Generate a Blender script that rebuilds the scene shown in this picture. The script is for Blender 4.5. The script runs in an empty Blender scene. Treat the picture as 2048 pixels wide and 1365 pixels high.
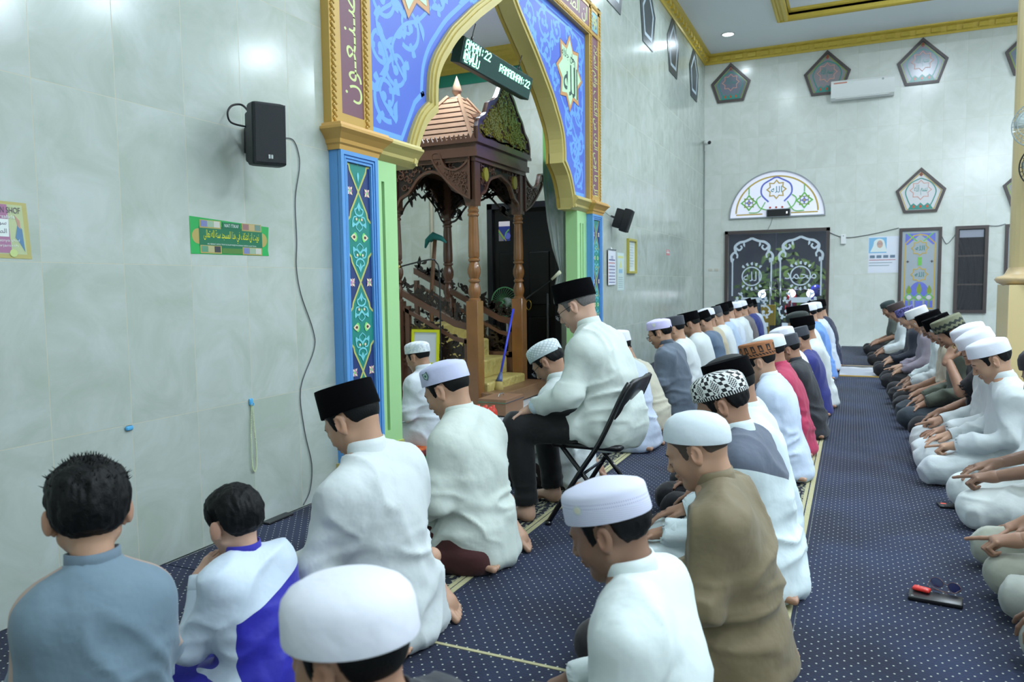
import bpy, math, random
import numpy as np
from mathutils import Vector, Matrix, Euler
PI = math.pi
sc = bpy.context.scene
COL = sc.collection

# ------------------------------------------------------------------ camera
XW, YF, ZC = -2.72, 15.2, 5.60          # left wall, far wall, ceiling
cam_data = bpy.data.cameras.new('camera')
cam = bpy.data.objects.new('camera', cam_data); COL.objects.link(cam); sc.camera = cam
def cam_axes(yaw, pitch, roll):
    cy, sy, cp, sp = math.cos(yaw), math.sin(yaw), math.cos(pitch), math.sin(pitch)
    f = Vector((sy*cp, cy*cp, -sp)); r = Vector((cy, -sy, 0)); u = r.cross(f)
    return f, r*math.cos(roll)+u*math.sin(roll), -r*math.sin(roll)+u*math.cos(roll)
_f, _r, _u = cam_axes(-0.42876233, 0.0755617, -0.01286417)
M = Matrix((( _r.x, _u.x, -_f.x, 0), (_r.y, _u.y, -_f.y, 0), (_r.z, _u.z, -_f.z, 0), (0, 0, 0, 1)))
cam.matrix_world = Matrix.Translation((0, 0, 1.2)) @ M
cam_data.sensor_width = 36; cam_data.lens = 1488.95/2048*36
cam_data.clip_start = .05; cam_data.clip_end = 200
cam_data.dof.use_dof = True; cam_data.dof.focus_distance = 3.8; cam_data.dof.aperture_fstop = 4.5

# ------------------------------------------------------------------ world, view, big lights
world = bpy.data.worlds.new('world'); sc.world = world; world.use_nodes = True
bg = world.node_tree.nodes['Background']; bg.inputs[0].default_value = (.02, .03, .05, 1); bg.inputs[1].default_value = 1
sc.view_settings.view_transform = 'Standard'; sc.view_settings.look = 'None'
sc.view_settings.gamma = 1; sc.view_settings.exposure = .07; sc.view_settings.use_curve_mapping = False
LIGHT_COL = (.76, .885, 1.0)
#         x, y, power, size
LAMPS = [(-2.1, 14.0, 10, .17), (-1.5, 11.2, 34, .17), (-1.5, 8.0, 28, .17), (-1.5, 4.8, 6, .17), (-1.4, 1.6, 3, .17), (-1.4, -1.6, 5, .17),
         (1.4, 10.5, 150, .45), (1.4, 6.5, 100, .45), (1.4, 3.0, 84, .45), (1.4, -.6, 84, .45),
         (4.9, 13.2, 130, .3), (4.9, 11.2, 120, .3), (4.9, 8.0, 100, .3), (4.9, 4.8, 85, .3), (4.9, 1.6, 85, .3), (4.9, -1.6, 80, .3)]
ADDED_CHANDELIERS = [(3.1, 1.2, 4.55, 150), (3.3, 5.2, 4.55, 210)]  # point lamps added out of frame to lift the ceiling and room
for _x, _y, _z, _p in ADDED_CHANDELIERS:
    ld = bpy.data.lights.new('ceiling_fill_lamp', 'POINT'); ld.shadow_soft_size = .22; ld.energy = _p; ld.color = LIGHT_COL
    lo = bpy.data.objects.new('ceiling_fill_lamp', ld); COL.objects.link(lo); lo.location = (_x, _y, _z)
for _i, (_x, _y, _p, _s) in enumerate(LAMPS):
    ld = bpy.data.lights.new('downlight_lamp', 'AREA'); ld.shape = 'DISK'; ld.size = _s
    ld.energy = _p; ld.color = LIGHT_COL
    lo = bpy.data.objects.new('downlight_lamp', ld); COL.objects.link(lo)
    lo.location = (_x, _y, ZC-.035 if _x != 1.4 else ZC+.33)
for _x, _y in ((-4.2, 5.2), (-3.7, 7.0)):
    ld = bpy.data.lights.new('downlight_lamp', 'AREA'); ld.shape = 'DISK'; ld.size = .17
    ld.energy = 42; ld.color = LIGHT_COL
    lo = bpy.data.objects.new('downlight_lamp', ld); COL.objects.link(lo); lo.location = (_x, _y, 3.86)

# ------------------------------------------------------------------ helpers
def srgb(r, g, b):
    def c(v):
        v /= 255.
        return v/12.92 if v <= .04045 else ((v+.055)/1.055)**2.4
    return (c(r), c(g), c(b), 1)
_mats = {}
def mat(name, col, rough=.6, metal=0., bump=None, coat=0., noise=None, spec=.5, emit=None, alpha=1., trans=0., sheen=0.):
    """col: sRGB 0-255 triple; noise=(scale, amount); bump=(scale, strength, distance)"""
    if name in _mats: return _mats[name]
    m = bpy.data.materials.new(name); m.use_nodes = True; _mats[name] = m
    nt = m.node_tree; b = nt.nodes['Principled BSDF']; c = srgb(*col)
    b.inputs['Base Color'].default_value = c; b.inputs['Roughness'].default_value = rough
    b.inputs['Metallic'].default_value = metal; b.inputs['Specular IOR Level'].default_value = spec
    b.inputs['Coat Weight'].default_value = coat; b.inputs['Coat Roughness'].default_value = .08
    b.inputs['Sheen Weight'].default_value = sheen
    b.inputs['Transmission Weight'].default_value = trans
    b.inputs['Alpha'].default_value = alpha
    if emit: b.inputs['Emission Color'].default_value = srgb(*emit[0]); b.inputs['Emission Strength'].default_value = emit[1]
    if noise or bump:
        tc = nt.nodes.new('ShaderNodeTexCoord')
    if noise:
        n = nt.nodes.new('ShaderNodeTexNoise'); n.inputs['Scale'].default_value = noise[0]; n.inputs['Detail'].default_value = 4
        nt.links.new(tc.outputs['Object'], n.inputs['Vector'])
        mx = nt.nodes.new('ShaderNodeMixRGB'); a = noise[1]
        mx.inputs[1].default_value = (c[0]*(1-a), c[1]*(1-a), c[2]*(1-a), 1)
        mx.inputs[2].default_value = (min(1, c[0]*(1+a)), min(1, c[1]*(1+a)), min(1, c[2]*(1+a)), 1)
        nt.links.new(n.outputs['Fac'], mx.inputs[0]); nt.links.new(mx.outputs[0], b.inputs['Base Color'])
    if bump:
        n = nt.nodes.new('ShaderNodeTexNoise'); n.inputs['Scale'].default_value = bump[0]; n.inputs['Detail'].default_value = 5
        nt.links.new(tc.outputs['Object'], n.inputs['Vector'])
        bp = nt.nodes.new('ShaderNodeBump'); bp.inputs['Strength'].default_value = bump[1]; bp.inputs['Distance'].default_value = bump[2]
        nt.links.new(n.outputs['Fac'], bp.inputs['Height']); nt.links.new(bp.outputs[0], b.inputs['Normal'])
    return m

def props(o, label=None, cat=None, group=None, kind=None):
    if label: o['label'] = label
    if cat: o['category'] = cat
    if group: o['group'] = group
    if kind: o['kind'] = kind
    return o
def empty(name, loc=(0, 0, 0), rz=0, label=None, cat=None, group=None, kind=None, rot=None):
    o = bpy.data.objects.new(name, None); COL.objects.link(o); o.location = loc
    o.rotation_euler = rot if rot else (0, 0, rz); o.empty_display_size = .1
    return props(o, label, cat, group, kind)
def mesh_obj(name, v, f, mats, parent=None, smooth=False, fm=None, loc=None):
    me = bpy.data.meshes.new(name)
    v = np.asarray(v, dtype=np.float32).reshape(-1, 3)
    if isinstance(f, np.ndarray):
        nf = len(f); k = f.shape[1]
        me.vertices.add(len(v)); me.vertices.foreach_set('co', v.ravel())
        me.loops.add(nf*k); me.loops.foreach_set('vertex_index', f.astype(np.int32).ravel())
        me.polygons.add(nf); me.polygons.foreach_set('loop_start', np.arange(0, nf*k, k, dtype=np.int32))
        me.polygons.foreach_set('loop_total', np.full(nf, k, dtype=np.int32))
        me.update(calc_edges=True)
    else:
        me.from_pydata([tuple(map(float, p)) for p in v], [], f)
    if not isinstance(mats, (list, tuple)): mats = [mats]
    for m in mats: me.materials.append(m)
    if fm is not None: me.polygons.foreach_set('material_index', np.asarray(fm, dtype=np.int32))
    if smooth: me.polygons.foreach_set('use_smooth', np.ones(len(me.polygons), dtype=bool))
    me.validate(verbose=False); me.update()
    o = bpy.data.objects.new(name, me); COL.objects.link(o)
    if loc: o.location = loc
    if parent: o.parent = parent
    return o

class MB:
    """collects shapes into one mesh"""
    def __init__(s): s.v = []; s.f = []; s.m = []; s.mats = []
    def mi(s, m):
        if m is None: return 0
        if m not in s.mats: s.mats.append(m)
        return s.mats.index(m)
    def add(s, v, f, m=None, T=None):
        n = len(s.v); k = s.mi(m)
        if T is not None: v = [tuple(T @ Vector(p)) for p in v]
        s.v += [tuple(p) for p in v]; s.f += [tuple(i+n for i in q) for q in f]; s.m += [k]*len(f)
        return s
    def box(s, x0, x1, y0, y1, z0, z1, m=None, T=None):
        v = [(x, y, z) for z in (z0, z1) for y in (y0, y1) for x in (x0, x1)]
        return s.add(v, [(0, 2, 3, 1), (4, 5, 7, 6), (0, 1, 5, 4), (2, 6, 7, 3), (0, 4, 6, 2), (1, 3, 7, 5)], m, T)
    def bbox(s, x0, x1, y0, y1, z0, z1, b=.01, m=None, T=None):
        """box with bevelled edges (rounded in z-section rings)"""
        rings = []
        for z, i in ((z0, b), (z0+b*.3, b*.3), (z0+b, 0), (z1-b, 0), (z1-b*.3, b*.3), (z1, b)):
            xa, xb, ya, yb = x0+i, x1-i, y0+i, y1-i; c = b*.7
            rings.append([(xa+c, ya, z), (xb-c, ya, z), (xb, ya+c, z), (xb, yb-c, z), (xb-c, yb, z), (xa+c, yb, z), (xa, yb-c, z), (xa, ya+c, z)])
        return s.loft(rings, m=m, T=T)
    def loft(s, rings, closed=True, cap=True, m=None, T=None):
        n = len(rings[0]); v = [p for r in rings for p in r]; f = []
        for i in range(len(rings)-1):
            for j in range(n if closed else n-1):
                a, b = i*n+j, i*n+(j+1) % n
                f.append((a, b, b+n, a+n))
        if cap and closed:
            f.append(tuple(range(n-1, -1, -1))); k = (len(rings)-1)*n; f.append(tuple(range(k, k+n)))
        return s.add(v, f, m, T)
    def lathe(s, prof, c=(0, 0, 0), n=24, m=None, T=None, sx=1, sy=1):
        rings = [[(c[0]+r*sx*math.cos(2*PI*j/n), c[1]+r*sy*math.sin(2*PI*j/n), c[2]+z) for j in range(n)] for r, z in prof]
        return s.loft(rings, m=m, T=T)
    def tube(s, pts, r, n=8, m=None, T=None, closed=False):
        pts = [Vector(p) for p in pts]; N = len(pts); rings = []
        rr = r if isinstance(r, (list, tuple)) else [r]*N
        up = None
        for i in range(N):
            a = pts[(i-1) % N] if (i > 0 or closed) else pts[i]; b = pts[(i+1) % N] if (i < N-1 or closed) else pts[i]
            t = (b-a).normalized() if (b-a).length > 1e-9 else Vector((0, 0, 1))
            if up is None:
                up = Vector((0, 0, 1)) if abs(t.z) < .9 else Vector((1, 0, 0))
            sd = t.cross(up).normalized(); up = sd.cross(t).normalized()
            rings.append([tuple(pts[i]+(sd*math.cos(2*PI*j/n)+up*math.sin(2*PI*j/n))*rr[i]) for j in range(n)])
        if closed: rings.append(rings[0]); return s.loft(rings, cap=False, m=m, T=T)
        return s.loft(rings, m=m, T=T)
    def ext(s, poly, fn, w0, w1, m=None):
        """extrude a 2D polygon; fn(u,v,w)->xyz"""
        n = len(poly); v = [fn(a, b, w0) for a, b in poly]+[fn(a, b, w1) for a, b in poly]
        f = [tuple(range(n-1, -1, -1)), tuple(range(n, 2*n))]+[(i, (i+1) % n, (i+1) % n+n, i+n) for i in range(n)]
        return s.add(v, f, m)
    def band(s, A, B, fn, w0, w1, m=None, closed=False):
        """solid strip between two matching 2D polylines"""
        n = len(A); v = [fn(*p, w0) for p in A]+[fn(*p, w0) for p in B]+[fn(*p, w1) for p in A]+[fn(*p, w1) for p in B]; f = []
        for i in range(n if closed else n-1):
            j = (i+1) % n
            f += [(i, j, n+j, n+i), (2*n+i, 3*n+i, 3*n+j, 2*n+j), (i, 2*n+i, 2*n+j, j), (n+i, n+j, 3*n+j, 3*n+i)]
        if not closed:
            f += [(0, n, 3*n, 2*n), (n-1, 3*n-1, 4*n-1, 2*n-1)]
            f[-1] = (n-1, 2*n+n-1, 3*n+n-1, n+n-1)
        return s.add(v, f, m)
    def build(s, name, m=None, parent=None, smooth=False, loc=None, angle=None):
        mats = s.mats if s.mats else [m]
        o = mesh_obj(name, s.v, s.f, mats, parent, smooth or angle is not None, s.m, loc)
        if angle is not None:
            try: o.data.set_sharp_from_angle(angle=math.radians(angle))
            except Exception: pass
        return o
def offset_poly(pts, d, closed=True):
    """offset a 2D polyline to its left by d"""
    n = len(pts); out = []
    for i in range(n):
        a = pts[(i-1) % n] if (closed or i > 0) else pts[i]; b = pts[(i+1) % n] if (closed or i < n-1) else pts[i]; c = pts[i]
        t1 = Vector((c[0]-a[0], c[1]-a[1])); t2 = Vector((b[0]-c[0], b[1]-c[1]))
        if t1.length < 1e-9: t1 = t2
        if t2.length < 1e-9: t2 = t1
        t1.normalize(); t2.normalize(); n1 = Vector((-t1.y, t1.x)); n2 = Vector((-t2.y, t2.x))
        k = (n1+n2); L = k.length
        k = n1 if L < 1e-6 else k/L
        c_ = max(.35, k.dot(n1)); out.append((c[0]+k.x*d/c_, c[1]+k.y*d/c_))
    return out
def arc(cx, cy, r, a0, a1, n=16, ry=None):
    ry = ry or r
    return [(cx+r*math.cos(math.radians(a0+(a1-a0)*i/n)), cy+ry*math.sin(math.radians(a0+(a1-a0)*i/n))) for i in range(n+1)]
def star(cx, cy, R, r, n, rot=90):
    return [(cx+(R if i % 2 == 0 else r)*math.cos(math.radians(rot+180*i/n)), cy+(R if i % 2 == 0 else r)*math.sin(math.radians(rot+180*i/n))) for i in range(2*n)]
def smooth_line(pts, k=6, closed=False):
    """Catmull-Rom through points"""
    P = [Vector(p) for p in pts]; n = len(P); out = []
    for i in range(n if closed else n-1):
        p0 = P[(i-1) % n] if (closed or i > 0) else P[0]; p1 = P[i]; p2 = P[(i+1) % n]; p3 = P[(i+2) % n] if (closed or i < n-2) else P[-1]
        for j in range(k):
            t = j/k
            out.append(tuple(.5*((2*p1)+(p2-p0)*t+(2*p0-5*p1+4*p2-p3)*t*t+(3*p1-p0-3*p2+p3)*t*t*t)))
    if not closed: out.append(tuple(P[-1]))
    return out

# ---- flat drawing on a plane (marks, inlays, prints): every shape is a real raised layer about a millimetre thick
_ini = {'ا':('\uFE8D','\uFE8E'),'أ':('\uFE83','\uFE84'),'إ':('\uFE87','\uFE88'),'آ':('\uFE81','\uFE82'),'د':('\uFEA9','\uFEAA'),'ذ':('\uFEAB','\uFEAC'),'ر':('\uFEAD','\uFEAE'),'ز':('\uFEAF','\uFEB0'),'و':('\uFEED','\uFEEE'),'ة':('\uFE93','\uFE94'),'ى':('\uFEEF','\uFEF0'),'ء':('\uFE80','\uFE80')}
_dual = {'ـ':0x0640,'ب':0xFE8F,'ت':0xFE95,'ث':0xFE99,'ج':0xFE9D,'ح':0xFEA1,'خ':0xFEA5,'س':0xFEB1,'ش':0xFEB5,'ص':0xFEB9,'ض':0xFEBD,'ط':0xFEC1,'ظ':0xFEC5,'ع':0xFEC9,'غ':0xFECD,'ف':0xFED1,'ق':0xFED5,'ك':0xFED9,'ل':0xFEDD,'م':0xFEE1,'ن':0xFEE5,'ه':0xFEE9,'ي':0xFEF1}
def arabic(s):
    s = s.replace('لا', '\u0001'); out = []
    for i, c in enumerate(s):
        prev = s[i-1] if i else ' '; nxt = s[i+1] if i < len(s)-1 else ' '
        pj = prev in _dual; nj = nxt in _dual or nxt in _ini or nxt == '\u0001'
        if c == '\u0001': out.append('\uFEFC' if pj else '\uFEFB')
        elif c in _ini: out.append(_ini[c][1] if pj else _ini[c][0])
        elif c == 'ـ': out.append(c)
        elif c in _dual:
            b = _dual[c]; out.append(chr(b+(3 if pj and nj else 1 if pj else 2 if nj else 0)))
        else: out.append(c)
    return ''.join(reversed(out))
_txt = {}
def text_mesh(s, res=3):
    if s in _txt: return _txt[s]
    cu = bpy.data.curves.new('t', 'FONT'); cu.body = s; cu.size = 1; cu.resolution_u = res; cu.align_x = 'CENTER'; cu.align_y = 'CENTER'
    o = bpy.data.objects.new('t', cu); COL.objects.link(o)
    dg = bpy.context.evaluated_depsgraph_get(); dg.update()
    me = bpy.data.meshes.new_from_object(o.evaluated_get(dg))
    v = np.array([tuple(p.co)[:2] for p in me.vertices]).reshape(-1, 2); f = [tuple(p.vertices) for p in me.polygons]
    bpy.data.objects.remove(o); bpy.data.curves.remove(cu); bpy.data.meshes.remove(me)
    if len(v): v = v-(v.max(0)+v.min(0))/2
    _txt[s] = (v, f); return _txt[s]
class Draw:
    def __init__(s, o, u, v, n, step=.0012):
        s.o, s.u, s.v, s.n = Vector(o), Vector(u), Vector(v), Vector(n); s.mb = MB(); s.step = step; s.h = .0003
    def fn(s, a, b, w): return tuple(s.o+s.u*a+s.v*b+s.n*w)
    def layer(s): s.base = getattr(s, 'base', .0003)+s.step; s.h = s.base; s.k = 0
    def bump(s):
        # successive shapes never share a plane
        s.k = (getattr(s, 'k', 0)+1) % 90; s.h = getattr(s, 'base', .0003)+s.k*.000012*(s.step/.0012)
    def poly(s, pts, m, h=None):
        s.bump(); h = s.h if h is None else h
        s.mb.ext(pts, s.fn, h-s.step*.8 if h > s.step else 0, h, m)
    def rect(s, a0, a1, b0, b1, m): s.poly([(a0, b0), (a1, b0), (a1, b1), (a0, b1)], m)
    def ring(s, pts, w, m): s.bump(); s.mb.band(pts, offset_poly(pts, w), s.fn, max(0, s.h-s.step*.8), s.h, m, closed=True)
    def line(s, pts, w, m):
        s.bump()
        n = len(pts); 
        ws = w if isinstance(w, (list, tuple)) else [w]*n
        if len(ws) == 2: ws = [ws[0]+(ws[1]-ws[0])*i/(n-1) for i in range(n)]
        A = []; B = []
        for i, p in enumerate(pts):
            a = pts[max(0, i-1)]; b = pts[min(n-1, i+1)]; t = Vector((b[0]-a[0], b[1]-a[1]))
            t = t.normalized() if t.length > 1e-9 else Vector((1, 0)); k = Vector((-t.y, t.x))*ws[i]/2
            A.append((p[0]+k.x, p[1]+k.y)); B.append((p[0]-k.x, p[1]-k.y))
        s.mb.band(A, B, s.fn, max(0, s.h-s.step*.8), s.h, m)
    def disc(s, a, b, r, m, ry=None, n=14): s.poly(arc(a, b, r, 0, 360*(n-1)/n, n-1, ry), m)
    def leaf(s, a, b, L, w, deg, m, bend=0.):
        s.bump(); c, d = math.cos(math.radians(deg)), math.sin(math.radians(deg)); n = 7; A = []; B = []
        for i in range(n+1):
            t = i/n; x = L*t; y = bend*L*math.sin(t*PI)*.5+bend*L*t*t*.6; hw = w*math.sin(PI*min(1, t**.7))*.5+1e-4
            for lst, q in ((A, y+hw), (B, y-hw)): lst.append((a+x*c-q*d, b+x*d+q*c))
        s.mb.band(A, B, s.fn, max(0, s.h-s.step*.8), s.h, m)
    def spiral(s, a, b, r, turns, rot, w, m, flip=1, leaf=True):
        N = int(20*turns)+6; pts = []
        for i in range(N+1):
            t = i/N; ang = math.radians(rot)+flip*t*turns*2*PI; rr = r*(1-t*.82)
            pts.append((a+rr*math.cos(ang), b+rr*math.sin(ang)))
        s.line(pts, [w, w*.6], m)
        s.disc(*pts[-1], w*.95, m)
        if leaf:
            for q in (.12, .34, .55, .74):
                i = int(q*N); p = pts[i]; t = (pts[i+1][0]-p[0], pts[i+1][1]-p[1]); dg = math.degrees(math.atan2(t[1], t[0]))
                s.leaf(*p, r*.42, w*1.9, dg-flip*48, m, -flip*.35)
                s.leaf(*p, r*.26, w*1.5, dg+flip*60, m, flip*.3)
        return pts
    def text(s, str_, a, b, size, m, rot=0, sx=1, width=None):
        s.bump(); v, f = text_mesh(str_)
        if not len(v): return
        if width: sx = width/(v[:, 0].max()-v[:, 0].min())/size
        c, d = math.cos(math.radians(rot)), math.sin(math.radians(rot)); x = v[:, 0]*size*sx; y = v[:, 1]*size
        A = a+x*c-y*d; B = b+x*d+y*c
        s.mb.add([s.fn(p, q, s.h) for p, q in zip(A, B)], f, m)
    def build(s, name, parent=None): return s.mb.build(name, None, parent)
# ------------------------------------------------------------------ node helpers
class NT:
    def __init__(s, m): s.nt = m.node_tree; s.b = s.nt.nodes['Principled BSDF']
    def n(s, t, **kw):
        o = s.nt.nodes.new(t)
        for k, v in kw.items(): setattr(o, k, v)
        return o
    def l(s, a, b): s.nt.links.new(a, b)
    def math(s, op, a, b=None):
        o = s.n('ShaderNodeMath', operation=op)
        for i, x in enumerate((a, b)):
            if x is None: continue
            if isinstance(x, (int, float)): o.inputs[i].default_value = x
            else: s.l(x, o.inputs[i])
        return o.outputs[0]
    def mix(s, f, a, b, mode='MIX'):
        o = s.n('ShaderNodeMixRGB', blend_type=mode)
        for i, x in enumerate((f, a, b)):
            if isinstance(x, (int, float)): o.inputs[i].default_value = x
            elif isinstance(x, tuple): o.inputs[i].default_value = x
            else: s.l(x, o.inputs[i])
        return o.outputs[0]
    def xyz(s):
        tc = s.n('ShaderNodeTexCoord'); sp = s.n('ShaderNodeSeparateXYZ'); s.l(tc.outputs['Object'], sp.inputs[0]); return sp.outputs, tc.outputs['Object']
    def comb(s, x, y, z=0.):
        o = s.n('ShaderNodeCombineXYZ')
        for i, q in enumerate((x, y, z)):
            if isinstance(q, (int, float)): o.inputs[i].default_value = q
            else: s.l(q, o.inputs[i])
        return o.outputs[0]
    def ramp(s, f, stops):
        o = s.n('ShaderNodeValToRGB'); s.l(f, o.inputs[0]); e = o.color_ramp.elements
        while len(e) < len(stops): e.new(.5)
        for q, (p, c) in zip(e, stops): q.position = p; q.color = c
        return o.outputs[0]
def tile_wall(name, axis, u0, c1, c2, rough=.16):
    m = mat(name, (200, 205, 195), rough); q = NT(m); sp, obj = q.xyz()
    u = q.math('SUBTRACT', sp[axis], u0); v = q.math('ADD', sp[2], .025)
    vec = q.comb(u, v)
    br = q.n('ShaderNodeTexBrick', offset=0.0, squash=1.0)
    q.l(vec, br.inputs['Vector']); br.inputs['Scale'].default_value = 1
    br.inputs['Brick Width'].default_value = .3425; br.inputs['Row Height'].default_value = .665
    br.inputs['Mortar Size'].default_value = .0016; br.inputs['Mortar Smooth'].default_value = .3; br.inputs['Bias'].default_value = 0
    br.inputs['Color1'].default_value = (.0, .0, .0, 1); br.inputs['Color2'].default_value = (1, 1, 1, 1); br.inputs['Mortar'].default_value = (.5, .5, .5, 1)
    n1 = q.n('ShaderNodeTexNoise'); n1.inputs['Scale'].default_value = 3.2; n1.inputs['Detail'].default_value = 7; n1.inputs['Roughness'].default_value = .62; n1.inputs['Distortion'].default_value = .8
    sh = q.n('ShaderNodeVectorMath', operation='MULTIPLY_ADD'); q.l(br.outputs['Color'], sh.inputs[0]); sh.inputs[1].default_value = (7, 5, 3); q.l(vec, sh.inputs[2])
    q.l(sh.outputs[0], n1.inputs['Vector'])
    f = q.ramp(n1.outputs['Fac'], [(.36, (0, 0, 0, 1)), (.66, (1, 1, 1, 1))])
    base = q.mix(f, srgb(*c1), srgb(*c2))
    tint = q.mix(.06, base, br.outputs['Color'], 'SOFT_LIGHT')
    col = q.mix(br.outputs['Fac'], tint, srgb(196, 193, 170))
    q.l(col, q.b.inputs['Base Color'])
    rg = q.math('ADD', q.math('MULTIPLY', br.outputs['Fac'], .4), rough); q.l(rg, q.b.inputs['Roughness'])
    bp = q.n('ShaderNodeBump'); bp.inputs['Strength'].default_value = .35; bp.inputs['Distance'].default_value = .0015
    n2 = q.n('ShaderNodeTexNoise'); n2.inputs['Scale'].default_value = 1.6; q.l(sh.outputs[0], n2.inputs['Vector'])
    h = q.math('SUBTRACT', q.math('MULTIPLY', n2.outputs['Fac'], .9), br.outputs['Fac']); q.l(h, bp.inputs['Height']); q.l(bp.outputs[0], q.b.inputs['Normal'])
    return m
M_TL = tile_wall('tile_wall_left', 1, 1.79, (174, 184, 171), (192, 200, 194))
M_TF = tile_wall('tile_wall_far', 0, -2.72, (208, 213, 204), (219, 223, 217), .2)
M_PLASTER = mat('ceiling_plaster', (238, 242, 244), .8)
M_GOLD = mat('gold_paint', (218, 190, 78), .38, .15, noise=(30, .08))
M_GOLD2 = mat('gold_moulding', (208, 190, 118), .34, .12)
M_GOLDB = mat('ochre_border', (200, 162, 82), .4, .12)
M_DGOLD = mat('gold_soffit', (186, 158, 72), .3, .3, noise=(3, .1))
M_DARKW = mat('dark_frame_wood', (72, 62, 60), .4, coat=.3)
M_BLACKW = mat('black_door_wood', (12, 11, 12), .35)
M_CREAM = mat('cream_column_paint', (228, 205, 150), .35)

def st(o, label=None): o['kind'] = 'structure'; return props(o, label)
# floor of pale tiles
mf = mat('floor_tiles', (196, 200, 204), .12); q = NT(mf); sp, ob = q.xyz()
br = q.n('ShaderNodeTexBrick', offset=0.0); q.l(ob, br.inputs['Vector']); br.inputs['Scale'].default_value = 1; br.inputs['Brick Width'].default_value = .6; br.inputs['Row Height'].default_value = .6
br.inputs['Mortar Size'].default_value = .003; br.inputs['Color1'].default_value = srgb(196, 200, 204); br.inputs['Color2'].default_value = srgb(204, 208, 210); br.inputs['Mortar'].default_value = srgb(150, 150, 150)
q.l(br.outputs['Color'], q.b.inputs['Base Color'])
st(MB().box(-6.5, 8.3, -4.2, 15.3, -.12, -.012).build('floor', mf), 'pale tiled floor under the carpets')
# walls with their openings
YC = 5.90
w = MB(); w.box(XW-.12, XW, -4.2, YC-2.06, 0, ZC); w.box(XW-.12, XW, YC+2.06, YF, 0, ZC); w.box(XW-.12, XW, YC-2.06, YC+2.06, 3.92, ZC)
st(w.build('wall_left', M_TL), 'glossy marble-tiled prayer-side wall')
DX0, DX1, DZ = -2.30, -.40, 2.19
w = MB(); w.box(XW-.12, DX0, YF, YF+.15, -.012, ZC); w.box(DX1, 8.3, YF, YF+.15, -.012, ZC); w.box(DX0, DX1, YF, YF+.15, DZ, ZC)
st(w.build('wall_far', M_TF), 'pale tiled end wall with glass doors and windows')
st(MB().box(8.2, 8.35, -4.2, YF, -.012, ZC).build('wall_right', M_TF)); st(MB().box(XW-.12, 8.3, -4.35, -4.2, -.012, ZC).build('wall_back', M_TF))
# ceiling with a raised tray
TX0, TX1, TY0, TY1 = -1.05, 3.85, -2.2, 13.5
c = MB()
c.box(XW, TX0, -4.2, YF, ZC, ZC+.1).box(TX1, 8.2, -4.2, YF, ZC, ZC+.1).box(TX0, TX1, TY1, YF, ZC, ZC+.1).box(TX0, TX1, -4.2, TY0, ZC, ZC+.1)
c.box(TX0, TX1, TY0, TY1, ZC+.38, ZC+.48).box(TX0-.02, TX0, TY0, TY1, ZC, ZC+.4).box(TX1, TX1+.02, TY0, TY1, ZC, ZC+.4).box(TX0, TX1, TY0-.02, TY0, ZC, ZC+.4).box(TX0, TX1, TY1, TY1+.02, ZC, ZC+.4)
st(c.build('ceiling', M_PLASTER), 'white plaster ceiling with raised tray')
def sweep_rect(mb, prof, x0, x1, y0, y1, z, m=None, inward=1):
    """profile (d,h): d = distance from the rectangle edge inward"""
    rings = []
    for d, h in prof: rings.append([(x0+d*inward, y0+d*inward, z+h), (x1-d*inward, y0+d*inward, z+h), (x1-d*inward, y1-d*inward, z+h), (x0+d*inward, y1-d*inward, z+h)])
    mb.loft(rings, cap=False, m=m)
t = MB(); sweep_rect(t, [(0, -.17), (.02, -.17), (.03, -.14), (.05, -.13), (.06, -.10), (.075, -.05), (.1, -.04), (.12, -.03), (.135, -.02), (.14, 0)], XW, 8.2, -4.2, YF, ZC)
# dentil blocks of the cornice
for i in range(64):
    y = .2+i*.235
    if y < YF-.1: t.box(XW+.03, XW+.095, y, y+.14, ZC-.13, ZC-.055)
for i in range(44):
    x = XW+.12+i*.235; t.box(x, x+.14, YF-.095, YF-.03, ZC-.13, ZC-.055)
st(t.build('trim_1', M_GOLD), 'gold dentil cornice under the ceiling')
t = MB(); sweep_rect(t, [(-.2, 0), (-.2, -.03), (-.17, -.05), (-.15, -.05), (-.13, -.03), (-.1, -.035), (-.06, -.07), (-.02, -.08), (0, -.06), (0, .04), (.03, .06), (.03, .1)], TX0, TX1, TY0, TY1, ZC)
st(t.build('trim_2', M_GOLD), 'gold moulding around the ceiling tray')
# downlight fixtures
mw = mat('white_plastic', (232, 234, 232), .35); ml = mat('lit_diffuser', (255, 255, 255), .5, emit=((235, 255, 252), 14))
dl0 = None
for (x, y), lb in (((-2.1, 14.0), 'small bright round downlight nearest the far left ceiling corner'), ((-1.5, 11.2), 'round recessed downlight in the ceiling over the far first row'), ((-1.5, 8.0), 'round recessed downlight in the ceiling above the wall beyond the arch')):
    if dl0 is None:
        dl0 = r = empty('downlight', (x, y, ZC), label=lb, cat='downlight', group='downlights in the ceiling')
        MB().lathe([(.1, 0), (.118, -.004), (.118, -.012), (.1, -.018), (.092, -.01), (.092, 0)], n=28).build('rim', mw, dl0, smooth=True)
        MB().lathe([(.0, -.004), (.09, -.004)], n=28).build('diffuser', ml, dl0)
    else:
        r = dl0.copy(); COL.objects.link(r); r.location = (x, y, ZC); r['label'] = lb
        for c_ in dl0.children: k = c_.copy(); COL.objects.link(k); k.parent = r

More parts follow.
